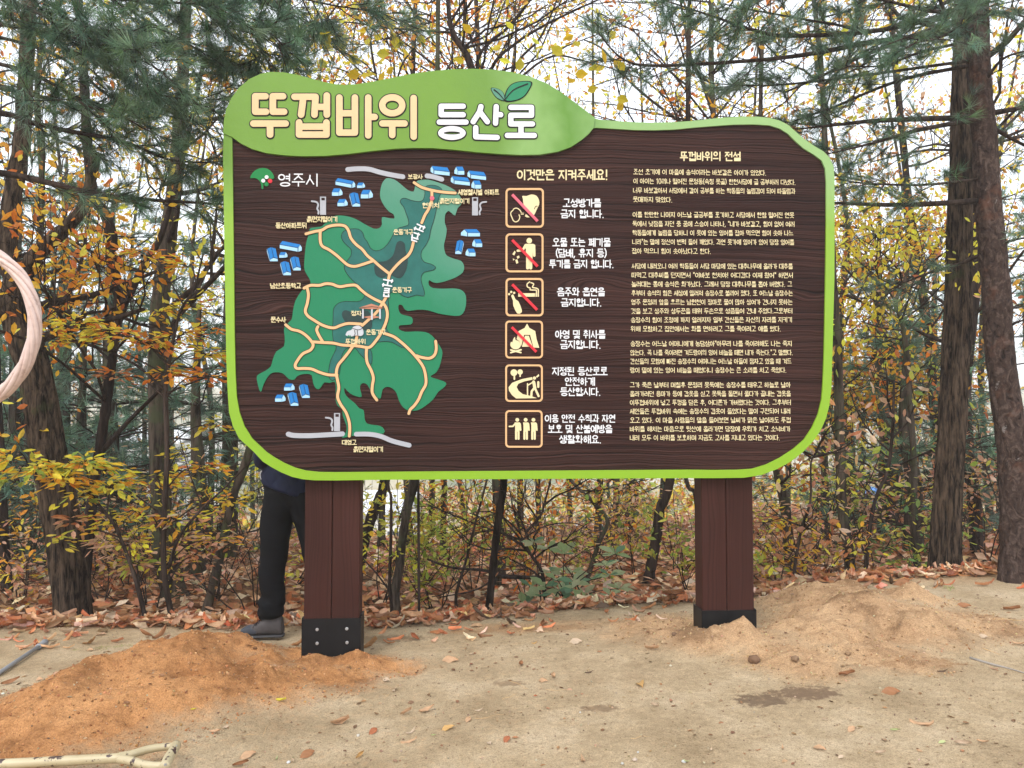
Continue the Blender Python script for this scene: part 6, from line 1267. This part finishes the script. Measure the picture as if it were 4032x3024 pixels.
for i, (c, x, y, s, col, lab) in enumerate(((D2, 1895, 940, 30, (0.446, 0.36, 0.288), 'largest pale stone near the bottom edge, right of centre'), (D2, 1915, 890, 14, (0.432, 0.432, 0.418), 'small white stone just above the largest stone'), (D2, 1818, 962, 20, (0.432, 0.418, 0.374), 'flat pale stone left of the largest stone'), (D2, 175, 785, 20, (0.475, 0.432, 0.36), 'round white stone below the left post'), (D2, 1555, 642, 13, (0.54, 0.518, 0.475), 'tiny white stone in the middle ground'), (D2, 2118, 352, 16, (0.54, 0.49, 0.374), 'small yellowish stone left of the right heap'), (D1, 1675, 890, 22, (.55, .55, .55), 'grey stone among leaves near the bottom, right of the handle'), (D1, 2080, 735, 18, (0.504, 0.475, 0.418), 'white stone below the left post foot'), (D1, 18, 492, 18, (.62, .66, .58), 'greenish pebble at the left edge'), (D2, 2200, 950, 24, (.55, .56, .54), 'grey stone near the bottom, under the right post'), (D3, 570, 470, 70, (.17, .10, .06), 'big dark clod of soil at the foot of the right heap'), (D3, 820, 460, 50, (.22, .14, .085), 'second clod of soil right of the big dark clod'), (D3, 85, 310, 34, (.16, .10, .065), 'dark clod left of the right post shoe'), (D1, 1480, 228, 24, (.18, .09, .045), 'dark clod on the left heap beside the left post'), (D3, 1140, 430, 34, (.24, .15, .085), 'clod high on the near face of the right heap'))):
    px, py = c(x, y); X, Y, Z = hit(px, py); S_ = s*.64/FPX*Y; th = np.linspace(0, math.pi, 9); n = 12; V = []; 
    for a in th:
        for j in range(n):
            p = 2*math.pi*j/n; v = np.array([math.sin(a)*math.cos(p), math.sin(a)*math.sin(p), math.cos(a)*.7]); V.append(v)
    V = np.array(V); V *= (1+.55*fbm(V[:, 0]*2.2+i*9, V[:, 1]*2.2, V[:, 2]*2.2, 5, 3))[:, None]*S_*.5
    F = [(a*n+j, (a+1)*n+j, (a+1)*n+(j+1) % n, a*n+(j+1) % n) for a in range(8) for j in range(n)]
    g = Geo().add(V, F, col); o = g.build('stone' if s < 40 and 'clod' not in lab else 'clod', M['crumb'], None, True, label=lab, cat='stone' if 'clod' not in lab else 'clod of soil'); o.location = (X, Y, Z+S_*.18); o.rotation_euler = (0, 0, i)
for i, (c, a, b_, w, lab) in enumerate(((D2, (1070, 560), (1165, 525), 3, 'straw coloured needle pair in the middle of the ground'), (D2, (1340, 503), (1490, 500), 2.5, 'long straight dry needle lying level in the middle'), (D2, (900, 682), (1090, 650), 2.5, 'dry needle low in the middle, slanting up right'), (D2, (1870, 802), (1990, 785), 3, 'orange dry needle right of centre near the bottom'), (D2, (1115, 440), (1235, 495), 3, 'dark dry needle slanting down right near the curled leaves'), (D1, (1410, 732), (1515, 722), 3, 'dry needle cluster lying right of the left heap'), (D1, (1530, 725), (1557, 660), 3, 'upright slanting dry needle right of the left heap'), (D1, (1665, 300), (1790, 312), 4, 'thin straw on the soil before the left shoe'), (D3, (1890, 455), (2230, 548), 16, 'grey weathered root half sunk at the right edge'), (D3, (1960, 390), (2062, 428), 5, 'short thin stick above the grey root'), (D3, (2000, 212), (2212, 222), 6, 'pale thin stick near the right edge behind the heap'))):
    P = [np.array(hit(*c(a[0]+(b_[0]-a[0])*t, a[1]+(b_[1]-a[1])*t))) for t in np.linspace(0, 1, 6)]; r = max(.0011, w*.62/FPX*P[0][1]/2)
    P = [p+np.array([0, .01*math.sin(k*1.7+i), r*.5]) for k, p in enumerate(P)]
    g = Geo(); g.add(*tube(np.array(P)-P[0], np.interp(np.linspace(0, 1, 6), [0, .3, 1], [r, r, r*.35]), 6), (.55, .36, .18) if r < .004 else (.30, .27, .24)); o = g.build('dry_needle' if r < .004 else 'stick', M['crumb'], None, True, label=lab, cat='needle' if r < .004 else 'stick'); o.location = P[0]
def tuftgrass(name, px, py, rx, ry, n, h, wd, cols):
    X, Y, Z = hit(px, py); x = X+rng.uniform(-1, 1, n)*rx; y = Y+rng.uniform(-1, 1, n)*ry
    r = np.hypot((x-X)/rx, (y-Y)/ry); q = (fbm(x*14, y*14, 0, 81, 3)*.9+.75-r) > .25+.5*rng.random(n); x, y = x[q], y[q]; n = len(x); z = ground(x, y)
    P = np.stack([x, y, z], -1); A = rdir(n)*.9+[0, 0, .8]; g = Geo(); TV = np.array([(-wd, 0, 0), (wd, 0, 0), (0, 1, 0)]); TF = np.array([(0, 1, 2)])
    scatter(g, TV, TF, P, A, rdir(n), h*(.4+rng.random(n)), pal(cols, n)); g.build(name, M['leaf'], kind='stuff')
tuftgrass('moss', 420, 2548, .32, .12, 5200, .008, .14, [(.26, .28, .08), (.33, .33, .12), (.22, .24, .07)]); tuftgrass('grass', 3735, 2318, .16, .08, 420, .03, .05, [(.18, .28, .05), (.28, .36, .09)])

# ------------------------------------------------------------ D-handled tool lying at the lower left
def chipped():
    m, nt, b = new_mat('chipped_cream_paint'); tc = nt.nodes.new('ShaderNodeTexCoord').outputs['Object']
    n = noise_tex(nt, 22, 5, .62, tc); c = mixc(nt, ramp(nt, n, [(.585, (0, 0, 0)), (.60, (1, 1, 1))]), ramp(nt, noise_tex(nt, 6, 4, .6, tc), [(.3, (.38, .31, .18)), (.7, (.48, .41, .26))]), (.05, .025, .022))
    nt.links.new(c, b.inputs['Base Color']); b.inputs['Roughness'].default_value = .4; bump(nt, n, b, .3, .004); return m
M['chip'] = chipped()
P = lambda x, y, z: np.array([*gp(*D1(x, y), z), z])
a0 = P(700, 862, .045); s0 = P(0, 897, .032); dr = (s0-a0)/np.linalg.norm(s0-a0); org = a0*[1, 1, 0]
root = empty('shovel', org, label='cream painted shovel handle with a D grip, paint chipped, at the lower left corner', cat='shovel'); off = np.array(org)
tail = s0+dr*.50; tail[2] = .03
g = Geo(); g.add(*tube(cr([a0+[.02, 0, 0], a0, (a0+s0)/2, s0, tail], 6)-off, .0195, 16)); g.build('shaft', M['chip'], root, smooth=True)
for pts in ([(690, 855), (760, 842), (860, 812), (960, 797), (1005, 796)], [(690, 868), (760, 878), (830, 900), (900, 908), (958, 905)]):
    g = Geo(); g.add(*tube(cr([P(x, y, .048) for x, y in pts], 6)-off, np.linspace(.0175, .015, 25), 12)); g.build('handle_arm', M['chip'], root, smooth=True)
g = Geo(); g.add(*tube(cr([P(1022, 786, .05), P(1000, 830, .052), P(975, 870, .05), P(955, 915, .048)], 4)-off, .0205, 14)); g.build('grip', M['chip'], root, smooth=True)
for x, y in ((1021, 795), (960, 903)):
    g = Geo(); p = P(x, y, .066)-off; g.add(*tube([p-[0, 0, .002], p+[0, 0, .004]], .006, 10)); g.build('rivet', M['zinc'], root)
g = Geo(); 
V = []; F = []; side = np.cross(dr, [0, 0, 1]); side /= np.linalg.norm(side)
for i, (t, w) in enumerate(((0, .03), (.05, .09), (.10, .115), (.2, .115), (.27, .085), (.31, .03))):
    for s in (-1, -.5, 0, .5, 1):
        for up in (0, .003): V.append(tail-off+dr*t+side*s*w+np.array([0, 0, -.012+.022*s*s+up]))
for i in range(5):
    for j in range(4):
        a = (i*5+j)*2; F += [(a+1, a+3, a+13, a+11), (a, a+10, a+12, a+2)]
g.add(V, F); g.build('blade', M['steel'], root, smooth=True)
# ------------------------------------------------------------ grey iron bar at the left edge
M['iron'] = paint('grey_iron', (.24, .25, .27), .42, .2, .5, .3)
Q = lambda x, y, z: np.array([*gp(*D1(x, y), z), z])
za = gz(*gp(*D1(240, 205)))
e1 = Q(262, 190, za+.02); e0 = Q(0, 365, za+.02); dr = (e0-e1)/np.linalg.norm(e0-e1); org = e1*[1, 1, 0]+[0, 0, za]; off = np.array(org)
root = empty('iron_bar', org, label='grey iron bar with a collar near its flared end, lying at the left edge', cat='bar')
g = Geo(); g.add(*tube([e1+dr*.03-off, e0-off, e0+dr*.5-off], .0125, 12)); g.build('shaft', M['iron'], root, smooth=True)
g = Geo(); g.add(*tube([e1+dr*.085-off, e1+dr*.105-off], .019, 14)); g.build('collar', M['iron'], root, smooth=True)
g = Geo(); g.add(*tube([e1-off, e1+dr*.02-off, e1+dr*.075-off, e1+dr*.1-off], [.022, .021, .015, .0135], 14)); g.build('socket', M['iron'], root, smooth=True)
# ------------------------------------------------------------ coil of pink hose on a stake (the stake stands outside the frame)
m_, nt, b = new_mat('pink_hose'); tc = nt.nodes.new('ShaderNodeTexCoord').outputs['Object']
c = ramp(nt, noise_tex(nt, 26, 5, .7, tc), [(.28, (.34, .23, .19)), (.45, (.56, .41, .36)), (.7, (.64, .49, .44))]); nt.links.new(c, b.inputs['Base Color']); b.inputs['Roughness'].default_value = .38; M['hose'] = m_
dH = 2.35; cH = at(-173, 1290, dH); Rc = 320/FPX*dH
root = empty('hose_coil', cH, label='coil of pale pink hose hanging at the left edge, near the viewer', cat='hose')
for k in range(6):
    t = np.linspace(0, 2*math.pi, 181)[:-1]; ph = k*math.pi/3+t*3+.4*np.sin(t*2+k); rr = .0125+.002*np.sin(5*t+k)
    w = Rc+rr*np.cos(ph); P = np.stack([w*np.sin(t)*.98, rr*np.sin(ph)*1.2, w*np.cos(t)*1.02], -1)
    V, F = tube(np.concatenate([P, P[:2]]), .0078, 12, False); g = Geo(); g.add(V, F); g.build('hose_loop', M['hose'], root, smooth=True)
M['stake'] = barkmat('weathered_stake', (.12, .08, .05), (.32, .24, .16))
top = cH+np.array([0, .075, Rc+.06]); foot = np.array([top[0], top[1], gz(top[0], top[1])-.2])
root = empty('stake', foot+[0, 0, .2], label='weathered wooden stake with a peg that carries the pink hose coil', cat='stake'); off = foot+[0, 0, .2]
g = Geo(); g.add(*tube(np.linspace(foot, top, 12)-off, .024, 12, True, bark_disp(2, .05, 5, 8))); g.build('post', M['stake'], root, smooth=True)
pg = cH+np.array([0, 0, Rc-.034]); g = Geo(); g.add(*tube([pg+[0, .08, -.006]-off, pg+[0, -.05, .006]-off], .009, 8)); g.build('peg', M['stake'], root, smooth=True)

# ------------------------------------------------------------ the person standing behind the board
DP = 5.2; K = .52448/FPX*DP
def pp(x, y, dy=0.): v = at(*P9(x, y), DP); return v+np.array([0, dy, 0])
foot0 = pp(330, 1385); gzp = foot0[2]
root = empty('person', (pp(500, 1385)[0], DP, gzp), label='person in navy jacket, black trousers and grey boots, mostly hidden behind the board', cat='person'); off = np.array(root.location)
def remesh(g, vox, name, mat, smoothit=4, noise=None):
    o = g.build('tmp', mat, None, True); md = o.modifiers.new('r', 'REMESH'); md.mode = 'VOXEL'; md.voxel_size = vox; s = o.modifiers.new('s', 'SMOOTH'); s.iterations = smoothit; s.factor = .6
    dg = bpy.context.evaluated_depsgraph_get(); me = bpy.data.meshes.new_from_object(o.evaluated_get(dg)); bpy.data.objects.remove(o)
    n = len(me.vertices); V = np.empty(n*3); me.vertices.foreach_get('co', V); V = V.reshape(-1, 3)
    if noise: N_ = np.empty(n*3); me.vertices.foreach_get('normal', N_); V = V+N_.reshape(-1, 3)*noise(V)[:, None]; me.vertices.foreach_set('co', V.ravel())
    me.polygons.foreach_set('use_smooth', np.full(len(me.polygons), True)); me.materials.clear(); me.materials.append(mat)
    o = bpy.data.objects.new(name, me); COL.objects.link(o); o.parent = root; return o
def cloth(name, col, rough, sc=300, quilt=False):
    m, nt, b = new_mat(name); tc = nt.nodes.new('ShaderNodeTexCoord').outputs['Object']
    n = noise_tex(nt, sc, 3, .6, tc); c = ramp(nt, noise_tex(nt, 8, 4, .6, tc), [(.3, tuple(x*.75 for x in col)), (.7, tuple(x*1.35 for x in col))]); nt.links.new(c, b.inputs['Base Color']); b.inputs['Roughness'].default_value = rough; b.inputs['Specular IOR Level'].default_value = .12
    bump(nt, n, b, .3, .003); return m
M['trousers'] = cloth('black_trousers', (.0042, .0045, .006), .8); M['jacket'] = cloth('navy_jacket', (.010, .014, .036), .5); M['skin'] = paint('skin', (.50, .30, .22), .5, .06); M['hair'] = paint('black_hair', (.012, .01, .009), .5, .2)
M['boot'] = cloth('grey_boot_leather', (.075, .068, .070), .6, 150); M['bootcap'] = cloth('dark_boot_rubber', (.045, .050, .062), .55, 200); M['sole'] = paint('sole_rubber', (.06, .06, .065), .7, .1); M['lace'] = paint('dark_lace', (.03, .022, .022), .7, .1)
body = Geo()
legs = [[(430, 300, 90), (390, 430, 98), (352, 600, 94), (343, 750, 88), (333, 850, 76), (328, 1000, 66), (325, 1150, 52), (325, 1250, 40)], [(535, 300, 90), (588, 430, 98), (640, 600, 94), (664, 750, 84), (705, 900, 68), (775, 1100, 52), (805, 1250, 40)]]
for l in legs: body.add(*tube(np.array([pp(x, y, .0) for x, y, r in l])-off, [r*K for x, y, r in l], 18, True))
body.add(*tube(np.array([pp(480, 420), pp(480, 300), pp(478, 150), pp(470, 0), pp(465, -120), pp(465, -230), pp(465, -270)])-off, np.array([90, 165, 155, 165, 180, 172, 90])*K, 22, True, None, .55))
body.add(*tube(np.array([pp(465, -240), pp(455, -330), pp(450, -380)])-off, np.array([62, 60, 60])*K, 14))
body.add(*tube(np.array([pp(440, -345), pp(438, -375), pp(440, -430), pp(445, -490), pp(450, -540), pp(452, -570)])-off, np.array([30, 66, 84, 88, 68, 12])*K, 20, True, None, 1.12))
hp = []
for s, ax in ((-1, 300), (1, 640)):
    sh = pp(ax+s*-5, -200); el = pp(ax+s*28, 70, -.02); wr = pp(ax-s*40, -110, -.20)
    body.add(*tube(cr([sh-off, el-off, wr-off], 6), np.interp(np.linspace(0, 1, 13), [0, .5, 1], [.058, .045, .029]), 14))
    hd = (wr-el)/np.linalg.norm(wr-el); sd_ = np.array([1., 0, 0]); dn = np.cross(hd, sd_); palm = wr+hd*.09
    body.add(*tube([wr-off, wr+hd*.04-off, palm-off], [.028, .038, .034], 12, True, None, .5)); hp.append((wr, hd, palm))
    for f, (o_, L) in enumerate(((-.030, .070), (-.010, .080), (.010, .076), (.029, .060))):
        b0 = palm+sd_*o_-hd*.015; body.add(*tube(cr([b0-off, b0+hd*L*.5-off, b0+hd*L*.85+dn*-.02*0+np.array([0, -.022, -.005])-off], 4), [.0095]*5+[.0085, .0085, .008, .0075], 8))
    b0 = wr+hd*.03+sd_*(-s*.034); body.add(*tube(cr([b0-off, b0+hd*.03+sd_*(-s*.025)-off, b0+hd*.055+sd_*(-s*.03)-off], 4), np.linspace(.012, .008, 9), 8))
remesh(body, .0075, 'body', M['skin'], 3)
tr = Geo()
T1 = [(392, 300, 122), (388, 400, 130), (365, 480, 120), (352, 600, 112), (344, 750, 101), (334, 850, 92), (322, 930, 96), (330, 1020, 88), (346, 1095, 78), (322, 1140, 97), (318, 1175, 100), (314, 1225, 84), (314, 1246, 80)]
T2 = [(560, 300, 122), (578, 400, 124), (612, 520, 112), (640, 640, 108), (662, 780, 100), (715, 930, 90), (770, 1090, 82), (790, 1150, 96), (805, 1240, 80)]
for l in (T1, T2): tr.add(*tube(cr(np.array([pp(x, y) for x, y, r in l])-off, 3), np.interp(np.linspace(0, 1, 3*(len(l)-1)+1), np.linspace(0, 1, len(l)), [r*K for x, y, r in l]), 26))
tr.add(*tube(np.array([pp(478, 445), pp(470, 400), pp(462, 300), pp(458, 180), pp(460, 80)])-off, np.array([60, 175, 198, 192, 175])*K, 26, True, None, .62))
remesh(tr, .008, 'trousers', M['trousers'], 5, lambda V: (.006+.007*sst(.45, .2, V[:, 2]))*fbm(V[:, 0]*8, V[:, 1]*8, V[:, 2]*18+6*V[:, 0], 91, 3)+.004*np.sin(V[:, 2]*95+6*V[:, 0])*sst(.32, .12, V[:, 2]))
jk = Geo()
def hemtube(cx, ys, rs, sy, slant=0):
    Pt = [pp(cx, y)-off for y in ys]; V, F = tube(Pt, np.array(rs)*K, 44, True, None, sy)
    return V, F
V, F = hemtube(455, [318, 300, 200, 60, -60, -150, -215, -250], [196, 205, 206, 200, 208, 212, 195, 110], .66)
V = np.array(V); low = sst(-.02, .3, -(V[:, 2]-(pp(455, 200)-off)[2])*3); V[:, 2] -= (V[:, 0]-(pp(455, 0)-off)[0])*.34*low-.02*low; jk.add(V, F)
for s, ax in ((-1, 300), (1, 640)):
    sh = pp(ax+s*-8, -195); el = pp(ax+s*30, 72, -.02); wr = pp(ax-s*37, -100, -.18); jk.add(*tube(cr([sh-off, el-off, wr-off], 6), np.interp(np.linspace(0, 1, 13), [0, .5, 1], [.078, .064, .046]), 18))
jk.add(*tube(np.array([pp(460, -215), pp(456, -300)])-off, [.075, .068], 18))
def quilt(V):
    a = (V[:, 0]+V[:, 2])*14; b_ = (V[:, 0]-V[:, 2])*14; q = np.abs(np.sin(a*math.pi/2))*np.abs(np.sin(b_*math.pi/2)); return .006*q**.4+.003*fbm(V[:, 0]*8, V[:, 1]*8, V[:, 2]*8, 5, 2)
remesh(jk, .008, 'jacket', M['jacket'], 3, quilt)
g = Geo(); g.add(*tube(cr([pp(292, 130, -.12)-off, pp(282, 160, -.125)-off, pp(290, 195, -.125)-off], 4), .003, 6)); g.build('zip_pull', M['silver'], root, smooth=True)
hc = pp(452, -470)-off; g = Geo()
V, F = tube(np.array([pp(446, -560+i*28, .012) for i in range(6)][::-1])-off, np.array([60, 84, 97, 98, 84, 40])*K, 20, True, None, 1.05); V[:, 1] = np.maximum(V[:, 1], hc[1]-.045+.3*(V[:, 2] < hc[2]+.02)*.12); g.add(V, F); g.build('hair', M['hair'], root, smooth=True)
hx = hc-np.array([0, .098, .0]); eyed = paint('dark_eye', (.02, .015, .012), .2, .1, .6)
for s in (-1, 1):
    g = Geo(); g.add(*tube([hx+[s*.03, -.004, -.012], hx+[s*.03, .01, -.012]], [.009, .011], 10)); g.build('eye', eyed, root, smooth=True)
    g = Geo(); g.add(*tube([hc+[s*.072, .0, .012], hc+[s*.083, .008, -.01], hc+[s*.074, .004, -.04]], [.012, .017, .009], 8)); g.build('ear', M['skin'], root, smooth=True)
g = Geo(); g.add(*tube([hx+[0, .008, -.005], hx+[0, -.012, -.038], hx+[0, .0, -.048]], [.008, .014, .010], 8)); g.build('nose', M['skin'], root, smooth=True)
g = Geo(); g.add(*tube([hx+[-.022, .012, -.07], hx+[0, .004, -.069], hx+[.022, .012, -.07]], [.004, .0065, .004], 8)); g.build('mouth', M['pink'], root, smooth=True)
def boot(cx, dy):
    bt = Geo(); cap = Geo(); sl = Geo()
    prof = [(92, 1356, 1366, .014), (104, 1326, 1366, .030), (130, 1308, 1368, .040), (165, 1300, 1368, .046), (205, 1290, 1368, .048), (238, 1268, 1368, .046), (268, 1235, 1368, .044), (300, 1212, 1368, .043), (345, 1205, 1368, .042), (385, 1208, 1368, .041), (402, 1240, 1368, .038), (410, 1300, 1366, .033), (408, 1345, 1364, .026)]
    def loft(geo, rows, n=20):
        V = []
        for x, yt, yb, hw in rows:
            c0 = (yt+yb)/2; hh = (yb-yt)/2
            for j in range(n):
                a = 2*math.pi*j/n; ca, sa = math.cos(a), math.sin(a); e = .75
                v = pp(x+cx, c0-hh*np.sign(sa)*abs(sa)**e)-off; V.append(v+np.array([0, dy+hw*np.sign(ca)*abs(ca)**e, 0]))
        F = []; m = len(rows)
        for i in range(m-1):
            for j in range(n): F.append((i*n+j, i*n+(j+1) % n, (i+1)*n+(j+1) % n, (i+1)*n+j))
        V = np.array(V); c1, c2 = V[:n].mean(0), V[-n:].mean(0); V = np.concatenate([V, [c1, c2]]); k = m*n
        T_ = [(k, (j+1) % n, j) for j in range(n)]+[(k+1, (m-1)*n+j, (m-1)*n+(j+1) % n) for j in range(n)]
        geo.add(V, F); geo.add(V, T_)
    loft(bt, prof[3:]); b1 = bt.build('boot', M['boot'], root, smooth=True)
    loft(cap, [(92, 1352, 1369, .018), (100, 1326, 1369, .034), (130, 1306, 1369, .043), (165, 1298, 1369, .048), (200, 1298, 1369, .050), (225, 1318, 1369, .049)]); cap.build('boot_front', M['bootcap'], b1, smooth=True)
    loft(sl, [(86, 1366, 1386, .020), (96, 1364, 1387, .040), (140, 1364, 1387, .050), (230, 1366, 1387, .049), (300, 1366, 1384, .044), (330, 1364, 1386, .044), (400, 1362, 1387, .043), (414, 1360, 1385, .028)]); sl.build('sole', M['sole'], b1, smooth=True)
    for i in range(5):
        x = 205+i*20; y = 1291-i*17; g = Geo(); g.add(*tube(cr([pp(x+cx-6, y+16)-off+[0, dy-.046, 0], pp(x+cx, y-3)-off+[0, dy-.02, 0], pp(x+cx+4, y-7)-off+[0, dy+.01, 0], pp(x+cx-4, y+12)-off+[0, dy+.044, 0]], 3), .0028, 6)); g.build('lace', M['lace'], b1, smooth=True)
boot(0, 0); boot(480, .06)

# ------------------------------------------------------------ crumbled leaf bits trodden into the ground
g = Geo(); n = 1100; x, y = flatpick(n); z = ground(x, y)+.003; a = rng.random(n)*6.28
scatter(g, LEAF6V*[1.2, 1, 1.5], LEAF6F, np.stack([x, y, z], -1), np.stack([np.cos(a), np.sin(a), .1*rng.standard_normal(n)], -1), np.stack([.3*rng.standard_normal(n), .3*rng.standard_normal(n), np.ones(n)], -1), .010+.028*rng.random(n)**2, pal([(.36, .20, .10), (.26, .14, .07), (.42, .28, .17), (.2, .11, .06)], n, .2, 1.))
g.build('leaf_crumbs', M['dryleaf'], kind='stuff')
# ------------------------------------------------------------ thin haze in the valley air
m_ = bpy.data.materials.new('haze_air'); m_.use_nodes = True; nt = m_.node_tree; nt.nodes.remove(nt.nodes['Principled BSDF'])
v = nt.nodes.new('ShaderNodeVolumePrincipled'); v.inputs['Density'].default_value = .0028; v.inputs['Color'].default_value = (.93, .95, .97, 1); v.inputs['Anisotropy'].default_value = .3; nt.links.new(v.outputs[0], nt.nodes['Material Output'].inputs['Volume'])
g = Geo(); boxg(g, -430, 430, -70, 490, -14, 36); g.build('haze', m_, kind='stuff')
